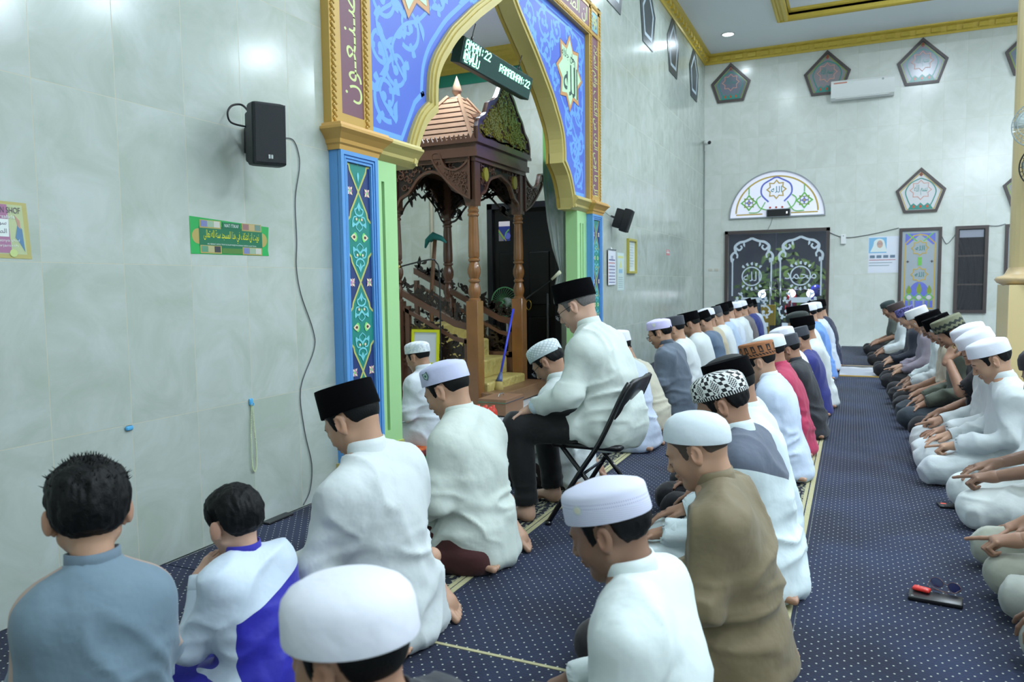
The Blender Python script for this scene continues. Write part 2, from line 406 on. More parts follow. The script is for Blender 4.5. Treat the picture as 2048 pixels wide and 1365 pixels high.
# chandeliers out of view, added to brighten the ceiling; wall sparkles hint at one
for (x, y, z, _p), lb in zip(ADDED_CHANDELIERS, ('added brass chandelier with frosted globes, out of view, brightening the near ceiling', 'added brass chandelier with frosted globes, out of view, brightening the far ceiling')):
    e = empty('chandelier', (x, y, z), label=lb, cat='chandelier', group='chandeliers added out of view'); mbz = mat('brass_metal', (206, 166, 84), .25, .9); mgb = mat('frosted_globe', (250, 255, 255), .4, emit=((235, 255, 252), 3))
    MB().tube([(.5*math.cos(t), .5*math.sin(t), 0) for t in np.linspace(0, 2*PI, 33)[:-1]], .015, 8, closed=True).tube([(0, 0, .05), (0, 0, ZC+.38-z)], .012).build('frame', mbz, e, True)
    for k in range(8):
        t = k*PI/4; MB().tube([(0, 0, .35), (.25*math.cos(t), .25*math.sin(t), .22), (.5*math.cos(t), .5*math.sin(t), .0)], .008).build('arm', mbz, e, True); MB().lathe([(0, 0), (.05, .02), (.07, .07), (.05, .12), (0, .14)], (.5*math.cos(t), .5*math.sin(t), .02), 14).build('globe', mgb, e, True)

# ------------------------------------------------------------------ carpets
def dots(q, x, y, p, r):
    def one(ox, oy):
        fx = q.math('SUBTRACT', q.math('FRACT', q.math('ADD', q.math('DIVIDE', x, p[0]), ox)), .5)
        fy = q.math('SUBTRACT', q.math('FRACT', q.math('ADD', q.math('DIVIDE', y, p[1]), oy)), .5)
        d = q.math('SQRT', q.math('ADD', q.math('POWER', q.math('MULTIPLY', fx, p[0]), 2), q.math('POWER', q.math('MULTIPLY', fy, p[1]), 2)))
        return q.math('LESS_THAN', d, r)
    return q.math('MAXIMUM', one(0, 0), one(.5, .5))
mc = mat('navy_dotted_carpet', (30, 40, 72), .95, sheen=.05); q = NT(mc); sp, ob = q.xyz()
dt = dots(q, sp[0], sp[1], (.040, .052), .0031)
n = q.n('ShaderNodeTexNoise'); n.inputs['Scale'].default_value = 2.2; n.inputs['Detail'].default_value = 6; q.l(ob, n.inputs['Vector'])
bc = q.mix(q.ramp(n.outputs['Fac'], [(.35, (0, 0, 0, 1)), (.7, (1, 1, 1, 1))]), srgb(20, 27, 48), srgb(35, 46, 76))
q.l(q.mix(dt, bc, srgb(190, 195, 180)), q.b.inputs['Base Color'])
n2 = q.n('ShaderNodeTexNoise'); n2.inputs['Scale'].default_value = 160; q.l(ob, n2.inputs['Vector'])
bp = q.n('ShaderNodeBump'); bp.inputs['Strength'].default_value = .6; bp.inputs['Distance'].default_value = .004; q.l(n2.outputs['Fac'], bp.inputs['Height']); q.l(bp.outputs[0], q.b.inputs['Normal'])
mb_ = mat('ornamental_carpet_band', (30, 34, 40), .95); q = NT(mb_); sp, ob = q.xyz()
vx = q.n('ShaderNodeTexVoronoi', feature='DISTANCE_TO_EDGE'); vx.inputs['Scale'].default_value = 24; q.l(ob, vx.inputs['Vector'])
wv = q.n('ShaderNodeTexWave'); wv.inputs['Scale'].default_value = 9; wv.inputs['Distortion'].default_value = 9; wv.inputs['Detail'].default_value = 2; q.l(ob, wv.inputs['Vector'])
f = q.math('MULTIPLY', q.math('LESS_THAN', vx.outputs[0], .12), q.math('GREATER_THAN', wv.outputs['Fac'], .35))
q.l(q.mix(f, srgb(26, 30, 42), srgb(150, 148, 122)), q.b.inputs['Base Color'])
mt = mat('tan_carpet_edging', (178, 172, 132), .95, noise=(60, .2)); mt2 = mat('dark_carpet_piping', (34, 38, 52), .95)
def carpet(name, x0, x1, y0, y1, label, band=None):
    o = MB().box(x0, x1, y0, y1, -.012, .0).build(name, mc); props(o, label, 'carpet', 'navy prayer carpets')
    if band:
        MB().box(x1-.21, x1-.06, y0, y1, 0, .0012).build('ornamental_band', mb_, o)
        b = MB(); b.box(x1-.06, x1-.042, y0, y1, 0, .002).box(x1-.036, x1-.012, y0, y1, 0, .002); b.build('edging', mt, o)
    return o
carpet('prayer_carpet', -2.715, -1.385, -1.5, 2.25, 'navy dotted carpet with bordered edge along the near tiled wall', True)
carpet('prayer_carpet', -2.70, -1.385, 2.256, 14.9, 'navy dotted carpet with patterned border under the first row', True)
carpet('prayer_carpet', -1.38, -.165, -1.5, 2.085, 'navy dotted carpet at the bottom centre, before the seam', True)
carpet('prayer_carpet', -1.38, -.165, 2.1, 14.2, 'long navy dotted carpet with tan edging under the second row', True)
carpet('prayer_carpet', -.16, 1.15, -1.5, 14.9, 'navy dotted carpet of the open aisle before the facing row')
carpet('prayer_carpet', 1.16, 6.5, -1.5, 14.9, 'navy dotted carpet behind the right-hand row')
MB().box(-1.38, -.37, 2.086, 2.099, -.004, .002).build('trim_3', mt)['kind'] = 'structure'
# rug across the aisle
mr = mat('grey_patterned_rug', (186, 188, 190), .95); q = NT(mr); sp, ob = q.xyz()
n = q.n('ShaderNodeTexVoronoi'); n.inputs['Scale'].default_value = 2.6; q.l(ob, n.inputs['Vector'])
q.l(q.ramp(n.outputs['Distance'], [(.1, srgb(120, 118, 110)), (.3, srgb(200, 202, 204)), (.6, srgb(168, 172, 180))]), q.b.inputs['Base Color'])
rg = MB().box(-.13, .95, 10.2, 11.35, .0, .014).build('rug', mr); props(rg, 'grey patterned rug with gold fringe lying across the aisle carpet', 'rug')
for y_ in (10.15, 11.35): MB().box(-.13, .95, y_, y_+.06, .0, .012).build('fringe', mat('gold_fringe', (196, 160, 84), .9), rg)
MB().box(-.13, .95, 11.2, 11.3, .014, .016).build('stripe', mat('black_rug_stripe', (30, 30, 34), .9), rg)

# ------------------------------------------------------------------ end wall: doors, windows
fy = lambda a, b, w: (a, YF-w, b)
def frame_poly(pts, w, t, m, name, parent, depth=.04):
    b = MB(); b.band(pts, offset_poly(pts, w), fy, -.01, depth, m, closed=True); return b.build(name, None, parent)
mglass = mat('dark_night_glass', (40, 46, 54), .05, spec=.6, alpha=.32)
mgl2 = mat('smoked_glass', (52, 52, 58), .06, alpha=.8)
metch = mat('frosted_etching', (205, 216, 226), .5); mch = mat('chrome', (205, 210, 214), .18, .95)
def arab_arch(d, cx, z0, W, H, m):
    """etched arch ornament of one door leaf"""
    h = W/2
    for sgn in (-1, 1):
        X = lambda t: cx+sgn*t
        d.line([(X(h*.96), z0), (X(h*.96), z0+H*.62)], .028, m)
        d.line(smooth_line([(X(h*.98), z0+H*.60), (X(h*1.02), z0+H*.70), (X(h*.86), z0+H*.76), (X(h*.72), z0+H*.72), (X(h*.74), z0+H*.66)], 6), [.05, .03], m)
        d.line(smooth_line([(X(h*.80), z0+H*.76), (X(h*.84), z0+H*.86), (X(h*.62), z0+H*.93), (X(h*.34), z0+H*.95), (X(0), z0+H*1.0)], 6), [.05, .045], m)
        d.line(smooth_line([(X(h*.82), z0+H*.85), (X(h*.64), z0+H*.80), (X(h*.50), z0+H*.84), (X(h*.56), z0+H*.88)], 6), [.04, .03], m)
        d.leaf(X(h*.4), z0+H*.93, .09, .04, 250 if sgn > 0 else 290, m, .2*sgn)
        d.leaf(X(h*.9), z0+H*.66, .1, .05, 255, m, .2*sgn)
        d.spiral(X(h*.66), z0-.05, .105, .8, 90, .03, m, flip=sgn)
        d.spiral(X(h*.66), z0-.32, .14, .9, 120, .032, m, flip=-sgn)
    d.ring(arc(cx, z0+H*.34, h*.50, 0, 352.5, 47), .024, m)
    for k in range(5): d.leaf(cx+h*.56*math.cos(math.radians(50+20*k)), z0+H*.34+h*.56*math.sin(math.radians(50+20*k)), .07, .05, 20*k+20, m, .4)
    for k in range(5): d.leaf(cx+h*.56*math.cos(math.radians(-50-20*k)), z0+H*.34+h*.56*math.sin(math.radians(-50-20*k)), .07, .05, -20*k-20, m, -.4)
    d.rect(cx-h*.42, cx+h*.42, z0-.13, z0-.03, m)
leafw = (DX1-DX0-.14)/2
dframe = MB(); dframe.box(DX0, DX0+.06, YF-.05, YF+.1, 0, DZ).box(DX1-.06, DX1, YF-.05, YF+.1, 0, DZ).box(DX0, DX1, YF-.05, YF+.1, DZ-.06, DZ)
d0 = st(dframe.build('door_1', M_DARKW), 'double glass doors with white etched arches in the end wall')
for k in range(2):
    a = DX0+.065+k*(leafw+.01)
    lf = MB().box(a, a+leafw, YF+.02, YF+.032, .01, DZ-.07).build('leaf', mglass, d0)
    d = Draw((0, YF+.018, 0), (1, 0, 0), (0, 0, 1), (0, -1, 0)); cx = a+leafw/2
    arab_arch(d, cx, .92, leafw*.86, 1.12, metch)
    d.text(arabic('الله') if k == 0 else arabic('محمد'), cx, .92+1.12*.34, .26, metch)
    d.rect(a+.12, a+leafw-.12, .32, .40, metch)
    d.build('etching', lf)
    hx = a+leafw-.09 if k == 0 else a+.09
    MB().tube([(hx, YF-.03, .75), (hx, YF-.03, 1.2)], .017, 10).tube([(hx, YF+.02, .8), (hx, YF-.03, .8)], .008).tube([(hx, YF+.02, 1.15), (hx, YF-.03, 1.15)], .008).build('handle', mch, lf, True)
# fanlight
mfl = mat('white_glow_leaded_glass', (226, 226, 240), .25, emit=((225, 228, 245), .35)); mfr = mat('grey_came', (150, 156, 160), .4)  # fanlight pane glows faintly in place of its bright reflection
Y_ = mat('ochre_glass', (206, 176, 92), .25); G_ = mat('green_glass', (122, 196, 96), .25); B_ = mat('blue_glass', (112, 122, 208), .25); T_ = mat('teal_glass', (56, 142, 132), .25); R_ = mat('red_glass', (190, 84, 50), .25); OG = mat('olive_glass', (140, 160, 70), .25)
def panel(name, pts, m_fr, m_pane, fw, label):
    o = MB(); o.band(pts, offset_poly(pts, fw), fy, -.01, .035, m_fr, closed=True); ob = st(o.build(name), label)
    p = MB(); p.ext(offset_poly(pts, fw*.6), fy, 0, .008, m_pane); pa = p.build('pane', None, ob)
    d = Draw((0, YF-.008, 0), (1, 0, 0), (0, 0, 1), (0, -1, 0), .0015); return ob, pa, d
FX, FW, FZ = -1.355, .87, 2.42
pts = arc(FX, FZ, FW, 0, 180, 40, .885)
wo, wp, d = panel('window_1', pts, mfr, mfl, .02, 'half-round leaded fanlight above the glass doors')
d.line(arc(FX, FZ+.1, FW-.13, 0, 180, 36, .68), .03, Y_); d.line([(FX-.74, FZ+.075), (FX-.25, FZ+.075)], .026, Y_); d.line([(FX+.25, FZ+.075), (FX+.74, FZ+.075)], .026, Y_); d.layer()
d.line(smooth_line([(FX-.14, FZ+.3), (FX-.27, FZ+.45), (FX-.25, FZ+.62), (FX-.1, FZ+.72), (FX, FZ+.76), (FX+.1, FZ+.72), (FX+.25, FZ+.62), (FX+.27, FZ+.45), (FX+.14, FZ+.3)], 5), .03, B_); d.layer()
d.ring(star(FX, FZ+.53, .19, .135, 8), .022, Y_); d.text(arabic('الله'), FX, FZ+.53, .17, T_); d.layer()
for s_ in (-1, 1):
    c_ = FX+s_*.5
    d.ring(star(c_, FZ+.3, .16, .10, 4), .025, G_); d.ring(star(c_, FZ+.3, .13, .075, 4, 45), .016, OG); d.layer()
    d.poly(star(c_, FZ+.3, .075, .03, 4), B_); d.layer(); d.disc(c_, FZ+.3, .022, Y_); d.layer()
    d.line(smooth_line([(FX+s_*.18, FZ+.15), (FX+s_*.3, FZ+.2), (FX+s_*.36, FZ+.34), (FX+s_*.28, FZ+.42)], 5), .02, G_)
    d.line(smooth_line([(FX+s_*.5, FZ+.11), (FX+s_*.32, FZ+.12), (FX+s_*.2, FZ+.3)], 5), .018, G_); d.line([(c_, FZ+.46), (c_, FZ+.6)], .02, G_)
    d.layer()
for k in (-1, 0, 1): d.disc(FX+k*.11, FZ+.19, .02, R_)
d.build('leaded_pattern', wp)
# pentagon windows
def pentagon(name, cx, zt, W, m_pane, label, bright):
    h = W/2; pts = [(cx, zt), (cx-h, zt-W*.50), (cx-h*.66, zt-W*1.0), (cx+h*.66, zt-W*1.0), (cx+h, zt-W*.50)]
    ob, pa, d = panel(name, pts, M_DARKW, m_pane, .045, label)
    pi = offset_poly(pts, .055); d.ring(pi, .016, Y_ if bright else OG)
    cz = zt-W*.5; d.layer()
    d.line(smooth_line([(cx, zt-W*.24), (cx-h*.40, zt-W*.34), (cx-h*.60, zt-W*.52), (cx-h*.52, zt-W*.70), (cx-h*.38, zt-W*.86)], 5), .018, T_)
    d.line(smooth_line([(cx, zt-W*.24), (cx+h*.40, zt-W*.34), (cx+h*.60, zt-W*.52), (cx+h*.52, zt-W*.70), (cx+h*.38, zt-W*.86)], 5), .018, T_); d.layer()
    d.ring(star(cx, cz, W*.225, W*.165, 8), .012, mat('pink_glass', (206, 150, 136), .3)); d.text(arabic('بسم الله'), cx, cz, .17, T_, width=W*.26); d.layer()
    d.poly([(cx-h*.5, zt-W*.93), (cx+h*.5, zt-W*.93), (cx+h*.40, zt-W*.84), (cx+h*.28, zt-W*.79), (cx+h*.14, zt-W*.85), (cx, zt-W*.78), (cx-h*.14, zt-W*.85), (cx-h*.28, zt-W*.79), (cx-h*.40, zt-W*.84)][::1], T_); d.layer()
    for k in (-1, 0, 1): d.leaf(cx+k*h*.27, zt-W*.90, .06, .04, 90, R_)
    d.leaf(cx, zt-W*.20, .08, .05, 90, R_); d.ring(star(cx, zt-W*.16, .03, .015, 4), .008, M_DARKW)
    d.build('leaded_pattern', pa)
P1 = mat('pentagon_pane_lilac', (118, 124, 138), .2); P2 = mat('pentagon_pane_white', (212, 212, 214), .25); P3 = mat('pentagon_pane_grey', (142, 138, 142), .22)
pentagon('window_2', -2.22, 5.42, .74, P1, 'five-sided leaded window high beside the far left corner', 0)
pentagon('window_3', -.50, 5.42, .80, P3, 'five-sided leaded window partly behind the air conditioner', 0)
pentagon('window_4', 1.04, 5.42, .80, P1, 'darkest five-sided leaded window, right of the air conditioner', 0)
pentagon('window_5', 2.66, 5.40, .80, P1, 'five-sided leaded window high at the right picture edge', 0)
pentagon('window_6', 1.07, 3.18, .79, P2, 'bright white five-sided window in the lower row, with yellow edge', 1)
pentagon('window_7', 2.70, 3.18, .80, P3, 'five-sided window in the lower row, half behind the cream column', 0)
def tall_stained(name, x0, x1, z0, z1, label):
    pts = [(x0, z0), (x1, z0), (x1, z1), (x0, z1)]
    ob, pa, d = panel(name, pts, M_DARKW, mat('pale_leaded_glass', (168, 178, 184), .25), .05, label)
    W = x1-x0; cx = (x0+x1)/2; H = z1-z0
    a0, a1 = x0+.10, x1-.10
    d.rect(a0, a1, z1-.30, z1-.10, B_); d.layer()
    d.poly([(cx, z1-.12), (a0+.02, z1-.32), (a1-.02, z1-.32)], mat('pale_leaded_glass', (168, 178, 184))); d.layer()
    d.line([(a0, z0+.1), (a0, z1-.28), (cx-.1, z1-.14), (cx, z1-.12), (cx+.1, z1-.14), (a1, z1-.28), (a1, z0+.1)], .022, Y_); d.line([(a0, z0+.08), (a1, z0+.08)], .022, Y_)
    d.line([(cx-.2, z1-.1), (cx-.05, z1-.24)], .02, G_); d.line([(cx+.2, z1-.1), (cx+.05, z1-.24)], .02, G_); d.layer()
    for zz in (z1-.36, z1-.83):
        d.ring(star(cx, zz, .145, .11, 8), .016, Y_); d.text(arabic('الله'), cx, zz, .12, T_)
    d.rect(cx-.03, cx+.03, z1-.67, z1-.52, G_)
    for s_ in (-1, 1): d.poly(star(cx+s_*.19, z1-.6, .03, .012, 4), M_DARKW)
    d.layer(); d.poly(arc(cx, z0+.3, .17, 0, 180, 14, .26), B_); d.layer()
    for k in (-1, 0, 1):
        d.leaf(cx+k*.16, z0+.33, .17 if k else .22, .08, 90, OG)
        d.ring(star(cx+k*.155, z0+.28, .085, .06, 4), .016, G_); d.disc(cx+k*.155, z0+.28, .04, P2)
        d.rect(cx+k*.155-.06, cx+k*.155+.06, z0+.1, z0+.22, B_); 
    for k in (-.5, .5): d.rect(cx+k*.31-.012, cx+k*.31+.012, z0+.1, z0+.22, OG)
    d.build('leaded_pattern', pa)
tall_stained('window_8', .75, 1.42, .60, 2.12, 'tall stained-glass window beside the portrait calendar')
tall_stained('window_9', 2.36, 3.03, .60, 2.12, 'tall stained-glass window half behind the cream column')
pts = [(1.62, .60), (2.12, .60), (2.12, 2.12), (1.62, 2.12)]
wo, wp, d = panel('window_10', pts, M_DARKW, mgl2, .055, 'narrow dark louvre window between the two stained-glass windows')
for z in (1.1, 1.6): d.rect(1.67, 2.07, z-.014, z+.014, M_DARKW)
d.rect(1.69, 2.05, 1.92, 2.05, mat('grey_plastic_sheet', (150, 154, 166), .15)); d.build('glazing_bar', wp)
# dark room behind the windows / street outside the doors
mo = mat('night_ground', (60, 62, 66), .35)
st(MB().box(-4.5, 2.5, YF+.15, YF+7, -.3, -.02).build('trim_5', mo), 'night-time paving outside the glass doors')
st(MB().box(-4.5, 2.5, YF+6.6, YF+6.8, -.02, 3.2).build('wall_outside', mat('outside_wall', (92, 98, 110), .9, noise=(2, .4))), 'dark wall across the yard')
# pentagon openings on the left wall near the ceiling
for k, y in enumerate((9.05, 10.72, 12.36, 14.1)):
    fx = lambda a, b, w: (XW+w, a, b); cyy, zt, W = y, 5.36, .62; h = W/2
    pts = [(cyy, zt), (cyy+h, zt-W*.50), (cyy+h*.66, zt-W*1.12), (cyy-h*.66, zt-W*1.12), (cyy-h, zt-W*.50)]
    b = MB(); b.band(pts, offset_poly(pts, -.05), fx, .001, .012, mat('pale_surround', (176, 190, 200), .4), closed=True); b.ext(pts, fx, -.02, .004, mat('black_opening', (20, 24, 28), .2))
    b.ext(offset_poly([(p[0], p[1]) for p in pts], .11), fx, .004, .01, mat('dark_lattice', (58, 66, 70), .3))
    st(b.build('window_%d' % (11+k)), 'dark five-sided opening high on the left wall')
# cream column at the right picture edge
c = MB(); c.box(1.28, 1.9, 7.95, 8.55, 0, 1.14); c.lathe([(.30, 1.25), (.30, ZC)], (1.62, 8.25, 0), 32)
cl = st(c.build('column', M_CREAM, smooth=False), 'round cream column standing at the right picture edge'); cl['category'] = 'column'
b = MB(); b.lathe([(.30, 1.1), (.35, 1.14), (.39, 1.16), (.41, 1.19), (.39, 1.215), (.35, 1.225), (.33, 1.24), (.30, 1.30)], (1.62, 8.25, 0), 40)
b.build('ring_moulding', mat('column_moulding', (214, 186, 140), .3), cl, smooth=True)
# ------------------------------------------------------------------ painted niche arch on the left wall
M_ORANGE = mat('orange_gold_capital', (214, 166, 88), .35, .1); M_BLUE = mat('sky_blue_pilaster', (98, 160, 222), .32); M_BLUE2 = mat('pale_blue_line', (112, 170, 246), .4)
M_PANEL = mat('royal_blue_panel', (82, 112, 214), .4, noise=(2, .06)); M_RED = mat('maroon_band', (126, 84, 98), .45); M_LGREEN = mat('light_green_jamb', (176, 224, 156), .35)
M_CALLI = mat('pale_yellow_lettering', (214, 226, 150), .4); M_STAR = mat('pale_green_star', (204, 240, 200), .4); M_STARB = mat('peach_star_edge', (214, 156, 100), .4)
M_TEAL = mat('teal_inlay', (38, 140, 128), .35); M_NAVY = mat('navy_inlay', (40, 62, 118), .35); M_LACE = mat('cyan_scrolls', (120, 206, 216), .35); M_YB = mat('yellow_inlay_band', (196, 196, 110), .35)
M_PINK = mat('pink_petals', (206, 130, 176), .4); M_CRM = mat('cream_petals', (236, 222, 186), .4); M_BRN = mat('brown_groove', (86, 48, 40), .5); M_LIME = mat('lime_buds', (130, 222, 120), .4)
arch = empty('niche_arch', (XW, YC, 0), label='painted pointed arch with blue arabesque panels framing the prayer niche', cat='arch')
A = lambda u, v, w: (w, u, v)
def part(b, name, parent=arch, smooth=False, m=None): return b.build(name, m, parent, smooth)
PROF = [(1.54, 2.0), (1.52, 2.1), (1.47, 2.2), (1.38, 2.32), (1.24, 2.42), (1.24, 2.52), (1.22, 2.65), (1.16, 2.76), (1.07, 2.86), (.93, 3.0), (.76, 3.13), (.57, 3.27), (.37, 3.40), (.2, 3.51), (.08, 3.60), (0, 3.68)]
full = [(-a, b) for a, b in PROF]+[(a, b) for a, b in PROF[::-1][1:]]
# smooth the arch between its corners
def arch_curve(k=3):
    L = [(1.54, 2.0)]+smooth_line(PROF[1:5], k)+smooth_line(PROF[5:], k)
    return [(-a, b) for a, b in L]+[(a, b) for a, b in L[::-1][1:]]
AC = arch_curve()
b = MB()
nAC = len(AC)
for off0, off1, w0, w1 in ((0, .035, -.11, .045), (.035, .06, -.08, .06), (.06, .085, -.02, .045), (.085, .10, -.02, .03)):
    b.band(offset_poly(AC, off0, False), offset_poly(AC, off1, False), A, w0, w1, M_GOLD2)
part(b, 'arch_moulding')
b = MB(); b.band(AC, offset_poly(AC, .035, False), A, -.14, -.10, M_DGOLD); part(b, 'soffit')
# spandrel panels
def half(sgn):
    h = nAC//2
    P = offset_poly(AC, .07, False)[:h+1]; P = [(sgn*abs(p[0]), p[1]) for p in P]; Q = [(sgn*2.06, p[1]) for p in P]
    b = MB(); b.band(P, Q, A, -.12, .004, M_PANEL); b.band([(0, P[-1][1]), (sgn*2.06, P[-1][1])], [(0, 3.92), (sgn*2.06, 3.92)], A, -.12, .004, M_PANEL)
    o = part(b, 'spandrel_panel')
    d = Draw((.004, 0, 0), (0, 1, 0), (0, 0, 1), (1, 0, 0)); X = lambda t: sgn*t
    # contour line parallel to the arch
    C = [(sgn*abs(p[0]), p[1]) for p in offset_poly(AC, .16, False)[7:h-1]]
    d.line([(X(2.0), 2.17), (X(1.66), 2.17)]+C, .035, M_BLUE2)
    d.line([(X(2.03), 2.15), (X(2.03), 3.87), (X(.1), 3.87)], .022, M_BLUE2)
    V = [(1.83, 2.40, .13, 1.3, 250, 1), (1.70, 2.62, .14, 1.4, 80, -1), (1.88, 2.72, .11, 1.2, 200, 1), (1.55, 2.92, .13, 1.3, 300, -1), (1.86, 3.02, .13, 1.3, 140, 1),
         (1.16, 3.24, .12, 1.2, 20, 1), (.93, 3.42, .12, 1.3, 200, -1), (1.86, 3.66, .13, 1.3, 90, -1), (1.55, 3.74, .10, 1.1, 10, 1), (1.2, 3.72, .12, 1.3, 160, 1), (.85, 3.70, .13, 1.3, 330, -1), (.5, 3.66, .13, 1.3, 200, 1), (.58, 3.45, .08, 1.1, 90, -1), (.2, 3.76, .09, 1.1, 300, 1), (1.9, 3.38, .09, 1.1, 60, 1), (1.07, 3.55, .07, 1, 0, 1)]
    for (a, v, r, t, rot, fl) in V: d.spiral(X(a), v, r*1.2, t, rot if sgn > 0 else 180-rot, .034, M_BLUE2, flip=fl*sgn)
    for S in ([(1.72, 2.26), (1.9, 2.42), (1.8, 2.62), (1.92, 2.85), (1.75, 3.0)], [(1.6, 2.55), (1.75, 2.72), (1.62, 2.9), (1.42, 3.0), (1.25, 3.14)], [(1.1, 3.2), (.98, 3.34), (.74, 3.4), (.5, 3.6)], [(1.97, 3.1), (1.95, 3.4), (1.9, 3.75), (1.5, 3.83), (.8, 3.82), (.3, 3.86)]):
        d.line([(X(p[0]), p[1]) for p in smooth_line(S, 6)], .026, M_BLUE2)
        for i, p in enumerate(S): d.leaf(X(p[0]), p[1], .14, .055, 70+i*70, M_BLUE2, .4)
    d.build('arabesque', o)
    # eight-pointed star medallion
    d = Draw((.006, 0, 0), (0, 1, 0), (0, 0, 1), (1, 0, 0)); cx, cz = X(1.56), 3.38
    if sgn < 0: cx, cz = -1.55, 3.36
    d.poly(star(cx, cz, .40, .285, 8), M_NAVY); d.layer(); d.poly(star(cx, cz, .39, .275, 8), M_STARB); d.layer(); d.layer(); d.poly(star(cx, cz, .335, .235, 8), M_STAR); d.layer()
    mo = d.build('star_medallion', arch)
    d2 = Draw((.012, 0, 0), (0, 1, 0), (0, 0, 1), (1, 0, 0)); mk = mat('dark_grey_lettering', (58, 84, 78), .5)
    if sgn > 0: d2.text(arabic('الله'), cx+.02, cz-.07, .44, mk, sx=.8); d2.text(arabic('جل جلاله'), cx-.05, cz+.16, .11, mk); d2.line([(cx+.15, cz-.2), (cx+.15, cz+.15), (cx+.02, cz+.17)], .014, mk)
    else: d2.text(arabic('محمد'), cx, cz, .34, mk)
    d2.build('lettering', mo)
for s_ in (-1, 1): half(s_)
# frame: red inscription bands between gold rope borders
for s_ in (-1, 1):
    u0, u1 = (s_*2.145, s_*2.355) if s_ > 0 else (-2.355, -2.145)
    o = part(MB().box(-.0, .05, u0, u1, 2.12, 3.99, M_RED), 'inscription_band')
    d = Draw((.0505, 0, 0), (0, 1, 0), (0, 0, 1), (1, 0, 0))
    txt = 'والله يعلم ما تـصـنـعـون' if s_ < 0 else 'اتل ما اوحي اليك من الكتاب واقم الصلاة'
    d.text(arabic(txt), (u0+u1)/2+.01, 3.08 if s_ < 0 else 3.02, .22 if s_ < 0 else .19, M_CALLI, rot=-90 if s_ > 0 else 90, width=(1.62 if s_ < 0 else 1.66))
    d.build('lettering', o)
o = part(MB().box(0, .05, -2.355, 2.355, 3.99, 4.2, M_RED), 'inscription_band')
d = Draw((.0505, 0, 0), (0, 1, 0), (0, 0, 1), (1, 0, 0)); d.text(arabic('ان الصلاة تنهى عن الفحشاء والمنكر ولذكر الله اكبر'), 0, 4.09, .19, M_CALLI, width=4.0)
for s_ in (-1, 1):
    d.rect(s_*2.25-.1, s_*2.25+.1, 3.995, 4.195, mat('turquoise_corner_tile', (110, 176, 186), .4)); d.layer()
    d.ring(star(s_*2.25, 4.095, .085, .055, 8), .012, M_YB); d.disc(s_*2.25, 4.095, .035, M_YB); d.poly(star(s_*2.25, 4.095, .02, .01, 4), M_NAVY)
    for k in range(4): d.leaf(s_*2.25+(.06 if k % 2 else -.06), 4.095+(.06 if k > 1 else -.06), .04, .03, 45+90*k, M_NAVY)
d.build('lettering', o)
b = MB()
def bar(u0, u1, z0, z1): b.box(0, .055, u0, u1, z0, z1, M_GOLDB)
for s_ in (-1, 1):
    for a, c in ((2.055, 2.145), (2.355, 2.455)):
        bar(min(s_*a, s_*c), max(s_*a, s_*c), 2.12, 4.29)
        uc = s_*(c-.03 if a > 2.2 else a+.06)
        for k in range(62):
            z = 2.14+k*.0345
            T = Matrix.Translation((.058, uc, z)) @ Matrix.Rotation(.75, 4, 'X'); b.bbox(-.01, .008, -.010, .010, -.025, .025, .008, M_GOLDB, T)
bar(-2.055, 2.055, 3.92, 3.99); bar(-2.455, 2.455, 4.2, 4.29); 
for s_ in (-1, 1): bar(min(s_*2.145, s_*2.355), max(s_*2.145, s_*2.355), 2.12, 2.19)
for k in range(140):
    u = -2.42+k*.035
    for z in (3.95, 4.25):
        T = Matrix.Translation((.058, u, z)) @ Matrix.Rotation(.75, 4, 'X'); b.bbox(-.01, .008, -.025, .025, -.010, .010, .008, M_GOLDB, T)
part(b, 'rope_border')
# capitals and imposts
def mould_stack(u0, u1, prof, m, back=-.0, ends=True):
    b = MB(); rings = []
    for w, z in prof:
        e = w if ends else 0
        rings.append([(back, u0-e, z), (w+.0, u0-e, z), (w, u1+e, z), (back, u1+e, z)])
    b.loft(rings, m=m); return b
cap_prof = [(.085, 1.975), (.09, 2.0), (.10, 2.01), (.105, 2.03), (.13, 2.06), (.145, 2.075), (.15, 2.08), (.15, 2.095), (.135, 2.1), (.13, 2.115), (.10, 2.125)]
for s_ in (-1, 1):
    a, c = (2.05, 2.43) if s_ > 0 else (-2.43, -2.05)
    b = MB(); rings = [[(0, a-(w-.085), z), (w, a-(w-.085), z), (w, c+(w-.085), z), (0, c+(w-.085), z)] for w, z in cap_prof]; b.loft(rings, m=M_ORANGE); part(b, 'capital')
    a, c = (1.54, 2.05) if s_ > 0 else (-2.05, -1.54)
    b = MB(); rings = [[(-.13, a, z), (w-.05, a, z), (w-.05, c, z), (-.13, c, z)] for w, z in [(.06, 1.985)]+[(p[0], p[1]+.01) for p in cap_prof[1:]]]; b.loft(rings, m=M_GOLD2); part(b, 'impost_moulding')
